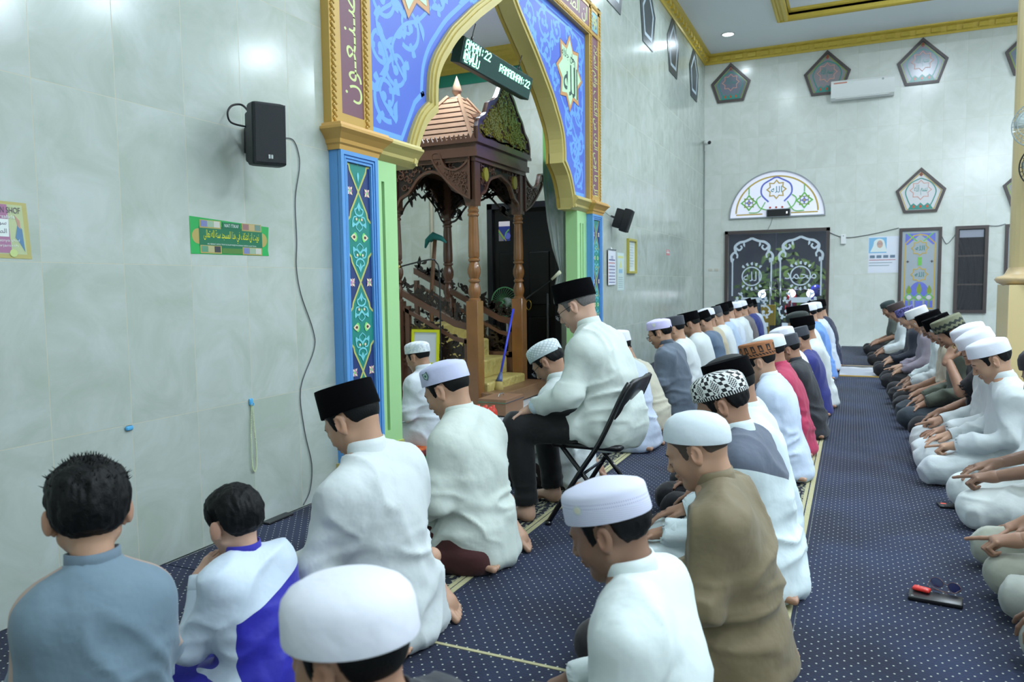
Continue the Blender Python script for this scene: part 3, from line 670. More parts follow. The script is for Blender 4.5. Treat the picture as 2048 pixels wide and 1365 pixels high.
# pilasters with floral inlay
for s_ in (-1, 1):
    a, c = (2.06, 2.42) if s_ > 0 else (-2.42, -2.06); mid = (a+c)/2; hw = (c-a)/2
    b = MB(); b.box(0, .062, a, c, .0, 1.98, M_BLUE)
    for i0, i1, w in ((0, .028, .085), (.028, .036, .074), (.036, .046, .082), (.046, .054, .072), (.054, .064, .078)):
        b.box(.06, w, a+i0, a+i1, .0, 1.98-i0, M_BLUE); b.box(.06, w, c-i1, c-i0, .0, 1.98-i0, M_BLUE); b.box(.06, w, a+i1, c-i1, 1.98-i1, 1.98-i0, M_BLUE)
    b.box(.0, .12, a-.02, c+.02, 0, .17, M_GOLD2)
    o = part(b, 'pilaster')
    d = Draw((.0625, 0, 0), (0, 1, 0), (0, 0, 1), (1, 0, 0)); h = hw-.064; d.rect(mid-h, mid+h, .17, 1.915, M_NAVY); d.layer()
    P = .53; z = 1.755
    cells = [z-k*P for k in range(-1, 4)]
    def clip(pts): return [(max(mid-h, min(mid+h, p[0])), max(.175, min(1.912, p[1]))) for p in pts]
    for cz in cells:          # cz: waist of the ogee lattice
        top, bot = cz, cz-P; m_ = (top+bot)/2
        L = [(mid, top), (mid-.045, top-.07), (mid-.075, top-.11), (mid-.085, top-.15), (mid-h, top-.17), (mid-h, m_)]
        side = L+[(x, 2*m_-y) for x, y in L[::-1][1:]]
        side = clip(side); other = [(2*mid-x, y) for x, y in side]
        if side[-1][1] < side[0][1]-.02:
            d.mb.band(side, other, d.fn, 0, d.h, M_TEAL)
    d.layer()
    for cz in cells:
        top, bot = cz, cz-P; m_ = (top+bot)/2
        L = smooth_line([(mid, top), (mid-.045, top-.07), (mid-.078, top-.12)], 4)+[(mid-.085, top-.15), (mid-h, top-.175)]
        for q in (L, [(x, 2*m_-y) for x, y in L]):
            for sg in (1, -1):
                w = clip([(mid+sg*(x-mid), y) for x, y in q])
                if max(p[1] for p in w)-min(p[1] for p in w) > .05: d.line(w, .013, M_YB)
    d.layer()
    for cz in cells:
        m_ = cz-P/2
        def ok(z): return .2 < z < 1.89
        for sg in (1, -1):
            for vs in (1, -1):   # lacy scrolls above and below the buds
                z0 = m_+vs*.045
                if ok(z0) and ok(m_+vs*.19):
                    d.line([(mid+sg*(x), m_+vs*y) for x, y in smooth_line([(0, .035), (.032, .06), (.0, .09)], 4)], .006, M_LACE)
                    d.line([(mid+sg*x, m_+vs*y) for x, y in smooth_line([(.0, .1), (.028, .075), (.062, .08), (.052, .115), (.022, .12)], 4)], [.012, .008], M_LACE)
                    d.line([(mid+sg*x, m_+vs*y) for x, y in smooth_line([(.0, .125), (.03, .135), (.04, .16), (.02, .17), (.0, .2)], 4)], [.011, .008], M_LACE)
                    d.leaf(mid+sg*.05, m_+vs*.085, .035, .026, vs*(-60 if sg > 0 else -120), M_LACE)
                    d.disc(mid+sg*.026, m_+vs*.105, .009, M_CRM, n=8)
            if ok(m_): 
                d.leaf(mid+sg*.022, m_, .055, .055, 0 if sg > 0 else 180, M_LIME); d.leaf(mid+sg*.035, m_, .05, .038, 0 if sg > 0 else 180, M_CRM); d.leaf(mid+sg*.042, m_, .026, .018, 0 if sg > 0 else 180, M_BRN)
            zf = cz
            if ok(zf-.03) and ok(zf+.03):
                fx = mid+sg*(h-.032)
                for k in range(8): d.leaf(fx, zf, .034 if k % 2 == 0 else .026, .018, 45+k*45+(0), M_CRM if k % 2 == 0 else M_PINK)
                d.disc(fx, zf, .009, M_LIME, n=8)
        for vs in (1, -1):
            if ok(m_+vs*.17): d.disc(mid, m_+vs*.10, .009, M_LIME, n=8); d.leaf(mid, m_+vs*.15, .06, .02, 90*vs, M_LACE)
    d.build('floral_inlay', o)
# green jambs with dark grooves
for s_ in (-1, 1):
    a, c = (1.75, 2.06) if s_ > 0 else (-2.06, -1.75)
    b = MB(); b.box(-.12, .0-.03, a, c, 0, 1.99, M_LGREEN)
    gs = [(a+c)/2] if s_ < 0 else [(a+c)/2-.05, (a+c)/2+.03]
    xs = sorted([a, c]+[g+e for g in gs for e in (-.016, .016)])
    for i in range(0, len(xs), 2): b.box(-.03, .012, xs[i], xs[i+1], 0, 1.99, M_LGREEN)
    for g in gs: b.box(-.03, .012, g-.016, g+.016, 0, .27, M_LGREEN).box(-.03, .012, g-.016, g+.016, 1.86, 1.99, M_LGREEN)
    o = part(b, 'jamb')
    b = MB(); [b.box(-.03, -.027, g-.0155, g+.0155, .27, 1.86, M_BRN) for g in gs]; b.build('groove', None, o)
    b = MB(); b.box(-.14, .05, a-.045, c, 0, .11).box(-.14, .035, a-.03, c, .11, .16).box(-.13, .025, a-.015, c, .16, .185); part(b, 'plinth', m=M_YB)

# ------------------------------------------------------------------ alcove room behind the arch
AX0, AX1, AY0, AY1, AZ = -6.3, XW-.12, 3.2, 8.4, 4.05
M_TA = tile_wall('tile_wall_alcove', 0, -6.3, (198, 204, 186), (214, 220, 208), .25); M_TB = tile_wall('tile_wall_alcove_side', 1, 3.2, (196, 202, 184), (212, 218, 206), .25)
DK = (-4.15, -3.18, 2.2)
w = MB().box(AX0, DK[0], AY1, AY1+.1, 0, AZ).box(DK[1], AX1, AY1, AY1+.1, 0, AZ).box(DK[0], DK[1], AY1, AY1+.1, DK[2], AZ); st(w.build('wall_niche_far', M_TA))
st(MB().box(AX0-.1, AX0, AY0, AY1, 0, AZ).build('wall_niche_rear', M_TB)); st(MB().box(AX0, AX1, AY0-.1, AY0, 0, AZ).build('wall_niche_near', M_TA))
st(MB().box(AX0, AX1, AY0, AY1, AZ, AZ+.1).build('ceiling_niche', M_PLASTER))
t = MB(); sweep_rect(t, [(0, -.22), (.03, -.22), (.04, -.17), (.06, -.15), (.07, -.1), (.1, -.06), (.13, -.04), (.15, 0)], AX0, AX1, AY0, AY1, AZ)
t.box(-4.9, -4.05, 7.2, 7.32, AZ-.07, AZ).box(-4.9, -4.05, 7.05, 7.12, AZ-.04, AZ)
st(t.build('trim_6', M_GOLD), 'gold cornice inside the niche')
t = MB(); sweep_rect(t, [(.0, -.36), (.012, -.36), (.012, -.22), (0, -.22)], AX0, AX1, AY0, AY1, AZ); st(t.build('trim_7', mat('green_frieze', (44, 142, 112), .4)), 'green band below the niche cornice')
b = MB().box(DK[0], DK[0]+.07, AY1-.03, AY1+.06, 0, DK[2]).box(DK[1]-.07, DK[1], AY1-.03, AY1+.06, 0, DK[2]).box(DK[0], DK[1], AY1-.03, AY1+.06, DK[2]-.07, DK[2])
nd = st(b.build('door_2', mat('grey_black_frame', (38, 38, 42), .35)), 'black panelled door inside the niche')
b = MB().box(DK[0]+.07, DK[1]-.07, AY1+.01, AY1+.05, 0, DK[2]-.07)
for x0, x1 in ((DK[0]+.15, DK[0]+.42), (DK[0]+.55, DK[1]-.15)):
    for z0, z1 in ((.15, .8), (.95, 1.6)):
        b.bbox(x0, x1, AY1-.006, AY1+.012, z0, z1, .012)
lf = b.build('leaf', M_BLACKW, nd)
MB().tube([(-3.6+.035*math.cos(a), AY1-.02, .95+.06*math.sin(a)) for a in np.linspace(0, 2*PI, 17)[:-1]], .007, 8, closed=True).build('ring_handle', mat('brass', (196, 160, 80), .25, .9), lf, True)
d = Draw((0, AY1-.0, 0), (1, 0, 0), (0, 0, 1), (0, -1, 0), .0015)
d.rect(-4.0, -3.85, 1.74, 1.98, mat('window_glow_white', (206, 200, 204), .3, emit=((205, 200, 206), .3))); d.layer(); d.rect(-4.0, -3.85, 1.74, 1.92, mat('deep_blue_glass', (60, 74, 150), .2)); d.layer()  # stained window mirrored in the door, painted on with a faint glow
d.poly([(-4.0, 1.74), (-3.93, 1.74), (-4.0, 1.84)], mat('grey_glass', (150, 144, 150), .2)); d.disc(-3.88, 1.8, .04, B_); d.layer(); d.line([(-4.0, 1.86), (-3.93, 1.76), (-3.9, 1.84), (-3.86, 1.88)], .014, G_); d.line([(-4.0, 1.88), (-3.9, 1.74)], .01, Y_)
d.build('stained_pane_reflection', lf)
# white standpipe
p_ = props(MB().tube([(-4.94, AY1-.03, 0.0), (-4.94, AY1-.03, 3.7)], .022, 10).build('wall_pipe', mat('beige_pipe', (196, 186, 160), .4), None, True), 'thin beige pipe running up the niche wall behind the pulpit', 'pipe')
# curtain
mcu = mat('sheer_curtain', (176, 190, 186), .9, sheen=.2); q = NT(mcu); sp, ob = q.xyz(); n = q.n('ShaderNodeTexNoise'); n.inputs['Scale'].default_value = 9; n.inputs['Detail'].default_value = 4; q.l(ob, n.inputs['Vector'])
hh = q.math('ADD', q.math('MULTIPLY', q.math('SUBTRACT', sp[2], 2.15), .9), q.math('MULTIPLY', n.outputs['Fac'], .5))
q.l(q.ramp(hh, [(.05, srgb(182, 192, 188)), (.35, srgb(112, 142, 116)), (.75, srgb(120, 176, 92))]), q.b.inputs['Base Color'])
rings = []; 
for z, c0, w_, dp in ((3.45, -3.0, .30, .05), (2.8, -3.01, .29, .05), (2.3, -3.02, .27, .05), (1.9, -3.0, .22, .05), (1.6, -2.975, .15, .045), (1.42, -2.95, .075, .035), (1.36, -2.945, .045, .03), (1.30, -2.955, .075, .04), (1.18, -2.98, .09, .045), (1.05, -3.0, .08, .04), (.98, -3.01, .05, .02)):
    r = []
    for j in range(64):
        t = j/64*2*PI; fold = .016*math.sin(t*9+z*.6); r.append((c0+(w_/2+fold*.3)*math.cos(t), 7.80+(dp+fold)*math.sin(t), z))
    rings.append(r)
rr = []
for i in range(len(rings)-1):
    for k in range(4): rr.append([tuple(Vector(a).lerp(Vector(b_), k/4)) for a, b_ in zip(rings[i], rings[i+1])])
rr.append(rings[-1])
cu = MB().loft(rr).build('curtain', mcu, None, True); props(cu, 'knotted sheer grey-green curtain hanging just inside the right side of the niche', 'curtain')
MB().tube([(-3.3, 7.8, 3.47), (-2.86, 7.8, 3.47)], .012).build('curtain_rod', mch, cu, True)

# ------------------------------------------------------------------ carved wooden pulpit
MWD = mat('carved_teak', (98, 66, 50), .28, coat=.4, noise=(5, .25)); MWL = mat('varnished_column_wood', (134, 88, 46), .22, coat=.5, noise=(6, .25)); MWR = mat('roof_shingle_wood', (168, 132, 106), .3, coat=.4, noise=(7, .2)); MWK = mat('dark_carving', (38, 26, 21), .3, coat=.3, noise=(20, .4))
MGC = mat('gold_calligraphy_carving', (172, 160, 62), .35, .3)
PX0, PX1, PY0, PY1 = -4.30, -3.40, 6.56, 7.64
pul = empty('minbar_pulpit', ((PX0+PX1)/2, (PY0+PY1)/2, 0), label='carved dark wooden pulpit with columns and pyramid roof inside the niche', cat='pulpit')
OX, OY = (PX0+PX1)/2, (PY0+PY1)/2; T0 = Matrix.Translation((-OX, -OY, 0))
def pp(b, name, parent=pul, smooth=False, m=None, angle=None):
    b.v = [(p[0]-OX, p[1]-OY, p[2]) for p in b.v]; return b.build(name, m, parent, smooth, angle=angle)
colp = [(.062, 1.04), (.062, 1.06), (.05, 1.07), (.052, 1.09), (.058, 1.11), (.062, 1.15), (.052, 1.2), (.042, 1.22), (.056, 1.235), (.056, 1.25), (.044, 1.265), (.05, 1.28), (.062, 1.32), (.062, 1.36), (.05, 1.41), (.042, 1.425), (.058, 1.44), (.058, 1.455), (.046, 1.465), (.055, 1.48), (.053, 1.56), (.046, 1.82), (.045, 1.87), (.056, 1.88), (.056, 1.895), (.046, 1.905), (.055, 1.92), (.055, 1.94), (.045, 1.95), (.05, 1.98)]
for cx in (PX0, PX1):
    for cy in (PY0, PY1):
        b = MB(); n = 32; rings = []
        for r, z in colp:
            fl = .0035 if (1.48 < z < 1.85 or 1.27 < z < 1.4 or 1.09 < z < 1.2) else 0
            rings.append([(cx+(r+fl*math.cos(12*2*PI*j/n*1.0))*math.cos(2*PI*j/n), cy+(r+fl*math.cos(12*2*PI*j/n))*math.sin(2*PI*j/n), z) for j in range(n)])
        b.loft(rings, m=MWL if cx == PX1 else MWD); b.bbox(cx-.065, cx+.065, cy-.065, cy+.065, 0, 1.045, .006, MWL if cx == PX1 else MWD)
        b.box(cx-.055, cx+.055, cy-.055, cy+.055, 1.975, 2.42, MWD); pp(b, 'column', angle=35)
# carved relief: clusters of scroll leaves in real relief
def relief(b, poly_in, fn, dens, w, m, seed, rr=.05):
    rnd = random.Random(seed); d = Draw((0, 0, 0), (1, 0, 0), (0, 1, 0), (0, 0, 1)); d.fn = lambda a, c, h: fn(a, c, h*16+w); d.mb = b
    us = [p[0] for p in poly_in]; vs = [p[1] for p in poly_in]
    def inside(x, y):
        c = False; n = len(poly_in)
        for i in range(n):
            (xa, ya), (xb, yb) = poly_in[i], poly_in[i-1]
            if (ya > y) != (yb > y) and x < (xb-xa)*(y-ya)/(yb-ya)+xa: c = not c
        return c
    for _ in range(dens):
        x = rnd.uniform(min(us), max(us)); y = rnd.uniform(min(vs), max(vs))
        if not inside(x, y): continue
        r = rr*rnd.uniform(.6, 1.1)
        if not all(inside(x+r*math.cos(k), y+r*math.sin(k)) for k in (0, 1.57, 3.14, 4.71)): 
            if inside(x+r*.4, y) and inside(x-r*.4, y): d.leaf(x, y, r*.8, r*.5, rnd.uniform(0, 360), m, rnd.uniform(-.5, .5))
            continue
        fl = rnd.choice((-1, 1)); N = 12; rot = rnd.uniform(0, 6.28); pts = []
        for i in range(N+1):
            t = i/N; a_ = rot+fl*t*7.2; q_ = r*(1-t*.85); pts.append((x+q_*math.cos(a_), y+q_*math.sin(a_)))
        d.h = .0003+rnd.uniform(.0, .0008); d.line(pts, [r*.28, r*.12], m)
        for k in range(2): d.leaf(x+r*math.cos(rot+2*k), y+r*math.sin(rot+2*k), r*.9, r*.45, rnd.uniform(0, 360), m, .4*fl)
def frieze(name, fn, L, open_=False, front=False):
    """carved fascia with a lobed arch below; u along 0..L, v height"""
    arch_ = smooth_line([(.06, 2.0), (.10, 2.08), (.2, 2.13), (.3, 2.25), (L/2-.08, 2.30), (L/2, 2.32), (L/2+.08, 2.30), (L-.3, 2.25), (L-.2, 2.13), (L-.10, 2.08), (L-.06, 2.0)], 3)
    top = [(p[0], 2.42) for p in arch_]; b = MB()
    b.band(top, arch_, fn, -.018, .0, MWK)
    b.band(arch_, offset_poly(arch_, .025, False), fn, -.025, .02, MWD)
    b.box
    relief(b, [(.05, 2.41)]+[(p[0], p[1]+.03) for p in arch_]+[(L-.05, 2.41)], fn, 90, 0, MWD, len(name)+int(L*10), .045)
    # pierced leafwork below the arch line
    if front:
        for sx in (.1, L-.1): 
            d = Draw((0, 0, 0), (1, 0, 0), (0, 1, 0), (0, 0, 1)); d.fn = lambda a, c, h: fn(a, c, .012); d.mb = b
            b.ext(arc(sx+(.09 if sx < .3 else -.09), 2.3, .05, 0, 340, 12, .07), fn, 0, .03, MGC)
    pp(b, name)
frieze('front_frieze', lambda a, c, h: (PX1+.03+h, PY0+a, c), PY1-PY0, front=True)
frieze('side_frieze', lambda a, c, h: (PX0+a, PY0-.03-h, c), PX1-PX0)
frieze('side_frieze', lambda a, c, h: (PX0+a, PY1+.03+h, c), PX1-PX0, front=None)
frieze('rear_frieze', lambda a, c, h: (PX0-.03-h, PY0+a, c), PY1-PY0, front=None)
# pierced brackets at the back, seen against the wall
def pierced(name, fn, L, seed):
    rnd = random.Random(seed); b = MB(); d = Draw((0, 0, 0), (1, 0, 0), (0, 1, 0), (0, 0, 1)); d.fn = lambda a, c, h: fn(a, c, h*12-.01); d.mb = b
    edge = smooth_line([(.04, 1.93), (.12, 1.95), (.22, 2.06), (L/2-.1, 2.19), (L/2, 2.16), (L/2+.1, 2.19), (L-.22, 2.06), (L-.12, 1.95), (L-.04, 1.93)], 4); d.line(edge, .025, MWK)
    for i in range(46):
        x = rnd.uniform(.06, L-.06); e = min(edge, key=lambda p: abs(p[0]-x))[1]; y = rnd.uniform(e+.02, 2.36)
        d.leaf(x, y, .09, .045, rnd.uniform(0, 360), MWK, rnd.uniform(-.6, .6)); 
        if i % 2: d.spiral(x, y, .045, .9, rnd.uniform(0, 360), .013, MWK, rnd.choice((-1, 1)), leaf=False)
    for sgn in (0, 1):
        x0 = .05 if sgn == 0 else L-.05; x1 = L*.4 if sgn == 0 else L*.6
        for k in range(4): d.line([(x0, 2.0+k*.1), (x1, 2.38-.03*k)], .012, MWK)
    pp(b, name)
pierced('pierced_bracket', lambda a, c, h: (PX0+.0+h, PY0+a, c), PY1-PY0, 3)
pierced('pierced_bracket', lambda a, c, h: (PX0+a, PY1+h, c), PX1-PX0, 5)
# cornice slab
b = MB()
for e, z0, z1 in ((.07, 2.40, 2.44), (.10, 2.44, 2.50), (.085, 2.50, 2.57), (.12, 2.57, 2.60)): b.box(PX0-e, PX1+e, PY0-e, PY1+e, z0, z1, MWD)
sc_ = .052
n_ = int((PX1-PX0+.2)/sc_)
for i in range(n_):
    x = PX0-.1+i*sc_; b.add([(x, PY0-.11, 2.6), (x+sc_, PY0-.11, 2.6), (x+sc_/2, PY0-.11, 2.655), (x, PY0-.09, 2.6), (x+sc_, PY0-.09, 2.6), (x+sc_/2, PY0-.09, 2.655)], [(0, 1, 2), (5, 4, 3), (0, 3, 4, 1), (1, 4, 5, 2), (2, 5, 3, 0)], MWD)
pp(b, 'cornice')
# stepped pyramid roof
b = MB(); cx, cy = OX, OY; H0, H1 = 2.60, 3.17; nst = 9
hx0, hy0 = (PX1-PX0)/2+.02, (PY1-PY0)/2+.02
sq = lambda k, z: [(cx+sx*hx0*k, cy+sy*hy0*k, z) for sx, sy in ((-1, -1), (1, -1), (1, 1), (-1, 1))]
b.loft([sq(.93, H0), sq(.08, H1)], m=MWK)
for i in range(nst):
    t0, t1 = i/nst, (i+1)/nst-.028; z0, z1 = H0+(H1-H0)*t0, H0+(H1-H0)*t1; k0, k1 = 1.03-t0*.88, 1.03-t1*.88
    b.loft([sq(k0-.06, z0), sq(k0, z0), sq(k1, z1), sq(k1-.06, z1)], m=MWR)
for sx, sy in ((-1, -1), (1, -1), (1, 1), (-1, 1)):
    b.tube([(cx+sx*hx0, cy+sy*hy0, H0+.01), (cx+sx*hx0*.14, cy+sy*hy0*.14, H1+.01)], .022, 4, MWR)
ro = pp(b, 'roof')
b = MB(); b.lathe([(.09, 3.15), (.095, 3.16), (.075, 3.175), (.045, 3.185), (.028, 3.195), (.032, 3.21), (.05, 3.235), (.053, 3.255), (.042, 3.30), (.02, 3.36), (.0, 3.41)], (cx, cy, 0), 24, MWR); pp(b, 'finial', ro, True)
b = MB(); b.box(-3.98, -3.40, 6.98, 7.03, 2.93, 2.965, MWR); pp(b, 'brace', ro)
# gable board with gold calligraphy
g = [(0, 2.60), (0, 2.72), (.04, 2.80), (.10, 2.83), (.18, 2.88), (.24, 2.99), (.33, 3.03), (.43, 3.08), (.52, 3.2), (.57, 3.29), (.66, 3.27)]
gl = smooth_line(g, 2); W_ = PY1-PY0+.2; gr = [(W_, 2.60), (W_, 2.70), (W_-.05, 2.80), (W_-.13, 2.85), (W_-.2, 2.95), (W_-.33, 3.05), (W_-.42, 3.15), (.66, 3.27)]
fnG = lambda a, c, h: (PX1+.10+h, PY0-.1+a, c)
gp = gl+smooth_line(gr, 2)[::-1][1:]
b = MB(); b.ext(gp, fnG, -.03, .0, MWD); b.band(gp, offset_poly(gp, -.03), fnG, -.03, .018, MWD, closed=True)
go = pp(b, 'gable_board')
b = MB(); ins = offset_poly(gp, -.05); relief(b, ins, fnG, 420, .0, MGC, 11, .038)
d = Draw((0, 0, 0), (1, 0, 0), (0, 1, 0), (0, 0, 1)); d.fn = lambda a, c, h: fnG(a, c, .012); d.mb = b
d.line(smooth_line([(.08, 2.70), (.2, 2.65), (.38, 2.66), (.5, 2.64), (.7, 2.66), (.9, 2.64), (1.1, 2.66), (1.2, 2.68)], 4), .018, MGC)
d.text(arabic('الله'), .66, 2.93, .3, MGC); d.text(arabic('محمد'), .5, 2.8, .16, MGC)
pp(b, 'gold_calligraphy', go)
# curled wings at the front corners
wing = smooth_line([(0, 2.44), (-.07, 2.37), (-.16, 2.33), (-.26, 2.36), (-.30, 2.43), (-.33, 2.50), (-.40, 2.51), (-.43, 2.46), (-.38, 2.36), (-.28, 2.24), (-.13, 2.10), (0, 2.03)], 4)
for sgn, py in ((-1, PY0), (1, PY1)):
    b = MB()
    if sgn < 0: fnW = lambda a, c, h: (PX1+.02+a, PY0-.062-h, c)
    else: fnW = lambda a, c, h: (PX1+.03+h, PY1+.05-a*1.35, c-.02)
    b.ext(wing, fnW, 0, .03, MWD); b.band(wing, offset_poly(wing, .018), fnW, 0, .045, MWD, closed=True); relief(b, offset_poly(wing, .03), fnW, 160, .03, MWD, 7, .035); pp(b, 'carved_wing')
# balustrades: carved side panels with sloping rail
for py, nm in ((PY0, 1), (PY1, -1)):
    fnB = (lambda a, c, h: (a, PY0+.02-h, c)) if nm > 0 else (lambda a, c, h: (a, PY1-.02+h, c))
    b = MB(); x0, x1 = PX0-.45, PX1-.07
    zt = lambda x: 1.32+(x-PX0)*(-.5) if x < -3.55 else .95
    top = [(x, zt(x)) for x in np.linspace(x0, x1, 9)]
    b.band([(p[0], p[1]-.20) for p in top], [(p[0], p[1]-.13) for p in top], fnB, -.02, .03, MWD)
    b.band([(p[0], p[1]-.34) for p in top], [(p[0], p[1]-.30) for p in top], fnB, -.01, .03, MWD)
    b.box(x0, x1, fnB(0, 0, -.02)[1] if nm < 0 else fnB(0, 0, .02)[1], fnB(0, 0, .02)[1] if nm < 0 else fnB(0, 0, -.02)[1], 0, .42, MWD)
    for z in (.42, .38): b.box(x0, x1, min(fnB(0, 0, -.02)[1], fnB(0, 0, .035)[1]), max(fnB(0, 0, -.02)[1], fnB(0, 0, .035)[1]), z, z+.025, MWD)
    for x in (x0, (x0+x1)/2-.1, x1-.05): b.box(x, x+.05, min(fnB(0, 0, -.02)[1], fnB(0, 0, .03)[1]), max(fnB(0, 0, -.02)[1], fnB(0, 0, .03)[1]), .4, zt(x)-.28, MWD)
    rnd = random.Random(nm+5); d = Draw((0, 0, 0), (1, 0, 0), (0, 1, 0), (0, 0, 1)); d.fn = lambda a, c, h: fnB(a, c, h*12); d.mb = b
    for i in range(230):
        x = rnd.uniform(x0+.03, x1-.02); 
        crest = i % 3 == 0
        y = zt(x)-rnd.uniform(.02, .13) if crest else rnd.uniform(.45, zt(x)-.32)
        d.h = .0003+rnd.uniform(0, .001)
        d.leaf(x, y, .085, .04, rnd.uniform(0, 360), MWK, rnd.uniform(-.6, .6))
        if i % 2: d.spiral(x, y, .04, .9, rnd.uniform(0, 360), .014, MWK if i % 4 else MWD, rnd.choice((-1, 1)), leaf=False)
    pp(b, 'balustrade')
# gold-cloth covered steps between the front columns
mgc = mat('gold_brocade', (190, 172, 104), .35, .1, bump=(14, 1, .03)); q = NT(mgc)
b = MB()
for k in range(4): b.bbox(PX1-.25-.22*(k)-.0, PX1+.10-.22*k, PY0+.08, PY1-.08, 0.04+(.17*k if k else 0), .22+.19*k, .02)
pp(b, 'cloth_covered_steps', m=mgc)
b = MB().bbox(PX1+.03, PX1+.30, PY0-.02, PY1+.08, 0, .13, .008); pp(b, 'bottom_step', m=mat('step_wood', (124, 92, 66), .35, noise=(8, .2)))
# ------------------------------------------------------------------ bodies: signed-distance shapes turned into surfaces
f4 = np.float32
def V3(p): return np.array(p, dtype=f4)
class SDF:
    def __init__(s): s.ops = []
    def cap(s, a, b, ra, rb=None, k=.02, op=0): s.ops.append(('c', V3(a), V3(b), ra, ra if rb is None else rb, k, op)); return s
    def ell(s, c, r, k=.02, op=0, R=None): s.ops.append(('e', V3(c), V3(r), None if R is None else np.array(R, dtype=f4), 0, k, op)); return s
    def half(s, c, n, k=.004): n = V3(n); s.ops.append(('h', V3(c), n/np.linalg.norm(n), 0, 0, k, 2)); return s
    def __call__(s, P):
        d = np.full(len(P), 9., dtype=f4)
        for t, a, b, c, e, k, op in s.ops:
            if t == 'c':
                ab = b-a; q = P-a; h = np.clip(q@ab/max(1e-9, float(ab@ab)), 0, 1); q = q-h[:, None]*ab; x = np.sqrt((q*q).sum(1))-(c+(e-c)*h)
            elif t == 'e':
                q = P-a
                if c is not None: q = q@c
                u = q/b; k0 = np.sqrt((u*u).sum(1)); u = u/b; k1 = np.sqrt((u*u).sum(1))+1e-9; x = k0*(k0-1)/k1
            else: x = (P-a)@b
            if op == 0: h = np.maximum(k-np.abs(d-x), 0)/k; d = np.minimum(d, x)-h*h*k*.25
            else:
                if op == 1: x = -x
                h = np.maximum(k-np.abs(d-x), 0)/k; d = np.maximum(d, x)+h*h*k*.25
        return d
def surf(fn, lo, hi, h, B=5):
    lo = V3(lo); hi = V3(hi); nb = np.maximum(2, np.ceil((hi-lo)/(h*B)).astype(int)); n = nb*B
    g = [lo[i]+(np.arange(nb[i])*B+(B-1)/2)*h for i in range(3)]
    C = np.stack(np.meshgrid(*g, indexing='ij'), -1).reshape(-1, 3).astype(f4); dc = fn(C)
    act = np.abs(dc) < B*h*.9+.02
    Vg = np.repeat(np.repeat(np.repeat(np.where(dc < 0, -1., 1.).astype(f4).reshape(nb), B, 0), B, 1), B, 2)
    ib = np.stack(np.unravel_index(np.nonzero(act)[0], nb), -1)*B
    o = np.stack(np.meshgrid(np.arange(B), np.arange(B), np.arange(B), indexing='ij'), -1).reshape(-1, 3)
    I = (ib[:, None, :]+o[None]).reshape(-1, 3); P = (lo+I*f4(h)).astype(f4)
    Vg[I[:, 0], I[:, 1], I[:, 2]] = fn(P)
    S = Vg < 0
    c0 = S[:-1, :-1, :-1]; cnt = np.zeros(c0.shape, np.int8)
    for a in (0, 1):
        for b in (0, 1):
            for c in (0, 1): cnt += S[a:a+n[0]-1, b:b+n[1]-1, c:c+n[2]-1]
    cell = np.stack(np.nonzero((cnt > 0) & (cnt < 8)), -1)
    idx = np.full(c0.shape, -1, np.int32); idx[tuple(cell.T)] = np.arange(len(cell))
    acc = np.zeros((len(cell), 3), f4); num = np.zeros(len(cell), f4)
    cs = [(a, b, c) for a in (0, 1) for b in (0, 1) for c in (0, 1)]
    for a in cs:
        for ax in range(3):
            if a[ax]: continue
            b = list(a); b[ax] = 1
            va = Vg[tuple((cell+a).T)]; vb = Vg[tuple((cell+b).T)]; m = (va < 0) != (vb < 0)
            t = np.where(m, va/np.where(m, va-vb, 1), 0); p = np.tile(V3(a), (len(cell), 1)); p[:, ax] = t
            acc += p*m[:, None]; num += m
    v = lo+(cell+acc/np.maximum(num, 1)[:, None])*h
    F = []
    for ax in range(3):
        b, c = (ax+1) % 3, (ax+2) % 3
        sl0 = [slice(1, -1)]*3; sl1 = [slice(1, -1)]*3; sl0[ax] = slice(0, -1); sl1[ax] = slice(1, None)
        s0 = S[tuple(sl0)]; s1 = S[tuple(sl1)]; e = np.stack(np.nonzero(s0 != s1), -1); flip = s0[tuple(e.T)]
        off = np.ones(3, int); off[ax] = 0; e = e+off
        def at(db, dc_):
            q = e.copy(); q[:, b] -= db; q[:, c] -= dc_; return idx[tuple(q.T)]
        qd = np.stack([at(1, 1), at(0, 1), at(0, 0), at(1, 0)], -1); qd[~flip] = qd[~flip][:, ::-1]; F.append(qd)
    F = np.concatenate(F); F = F[(F >= 0).all(1)]
    return v.astype(f4), F
def vnoise(P, seed=0):
    """smooth lattice noise, 0..1"""
    I = np.floor(P).astype(np.int64); f = P-I; f = f*f*(3-2*f); out = 0
    def H(i): 
        x = (i[:, 0]*73856093) ^ (i[:, 1]*19349663) ^ (i[:, 2]*83492791) ^ (seed*2654435761); x = (x ^ (x >> 13))*1274126177 & 0x7fffffff
        return ((x ^ (x >> 16)) & 0xffff)/65535.
    for a in (0, 1):
        for b in (0, 1):
            for c in (0, 1):
                w = (f[:, 0] if a else 1-f[:, 0])*(f[:, 1] if b else 1-f[:, 1])*(f[:, 2] if c else 1-f[:, 2]); out = out+w*H(I+np.array([a, b, c]))
    return out
def normals(v, F):
    a = v[F[:, 2]]-v[F[:, 0]]; b = v[F[:, 3]]-v[F[:, 1]]; fn = np.cross(a, b); n = np.zeros_like(v)
    for i in range(4): np.add.at(n, F[:, i], fn)
    return n/(np.linalg.norm(n, axis=1)[:, None]+1e-12)
def rotm(ax, deg): return np.array(Matrix.Rotation(math.radians(deg), 3, ax), dtype=f4)

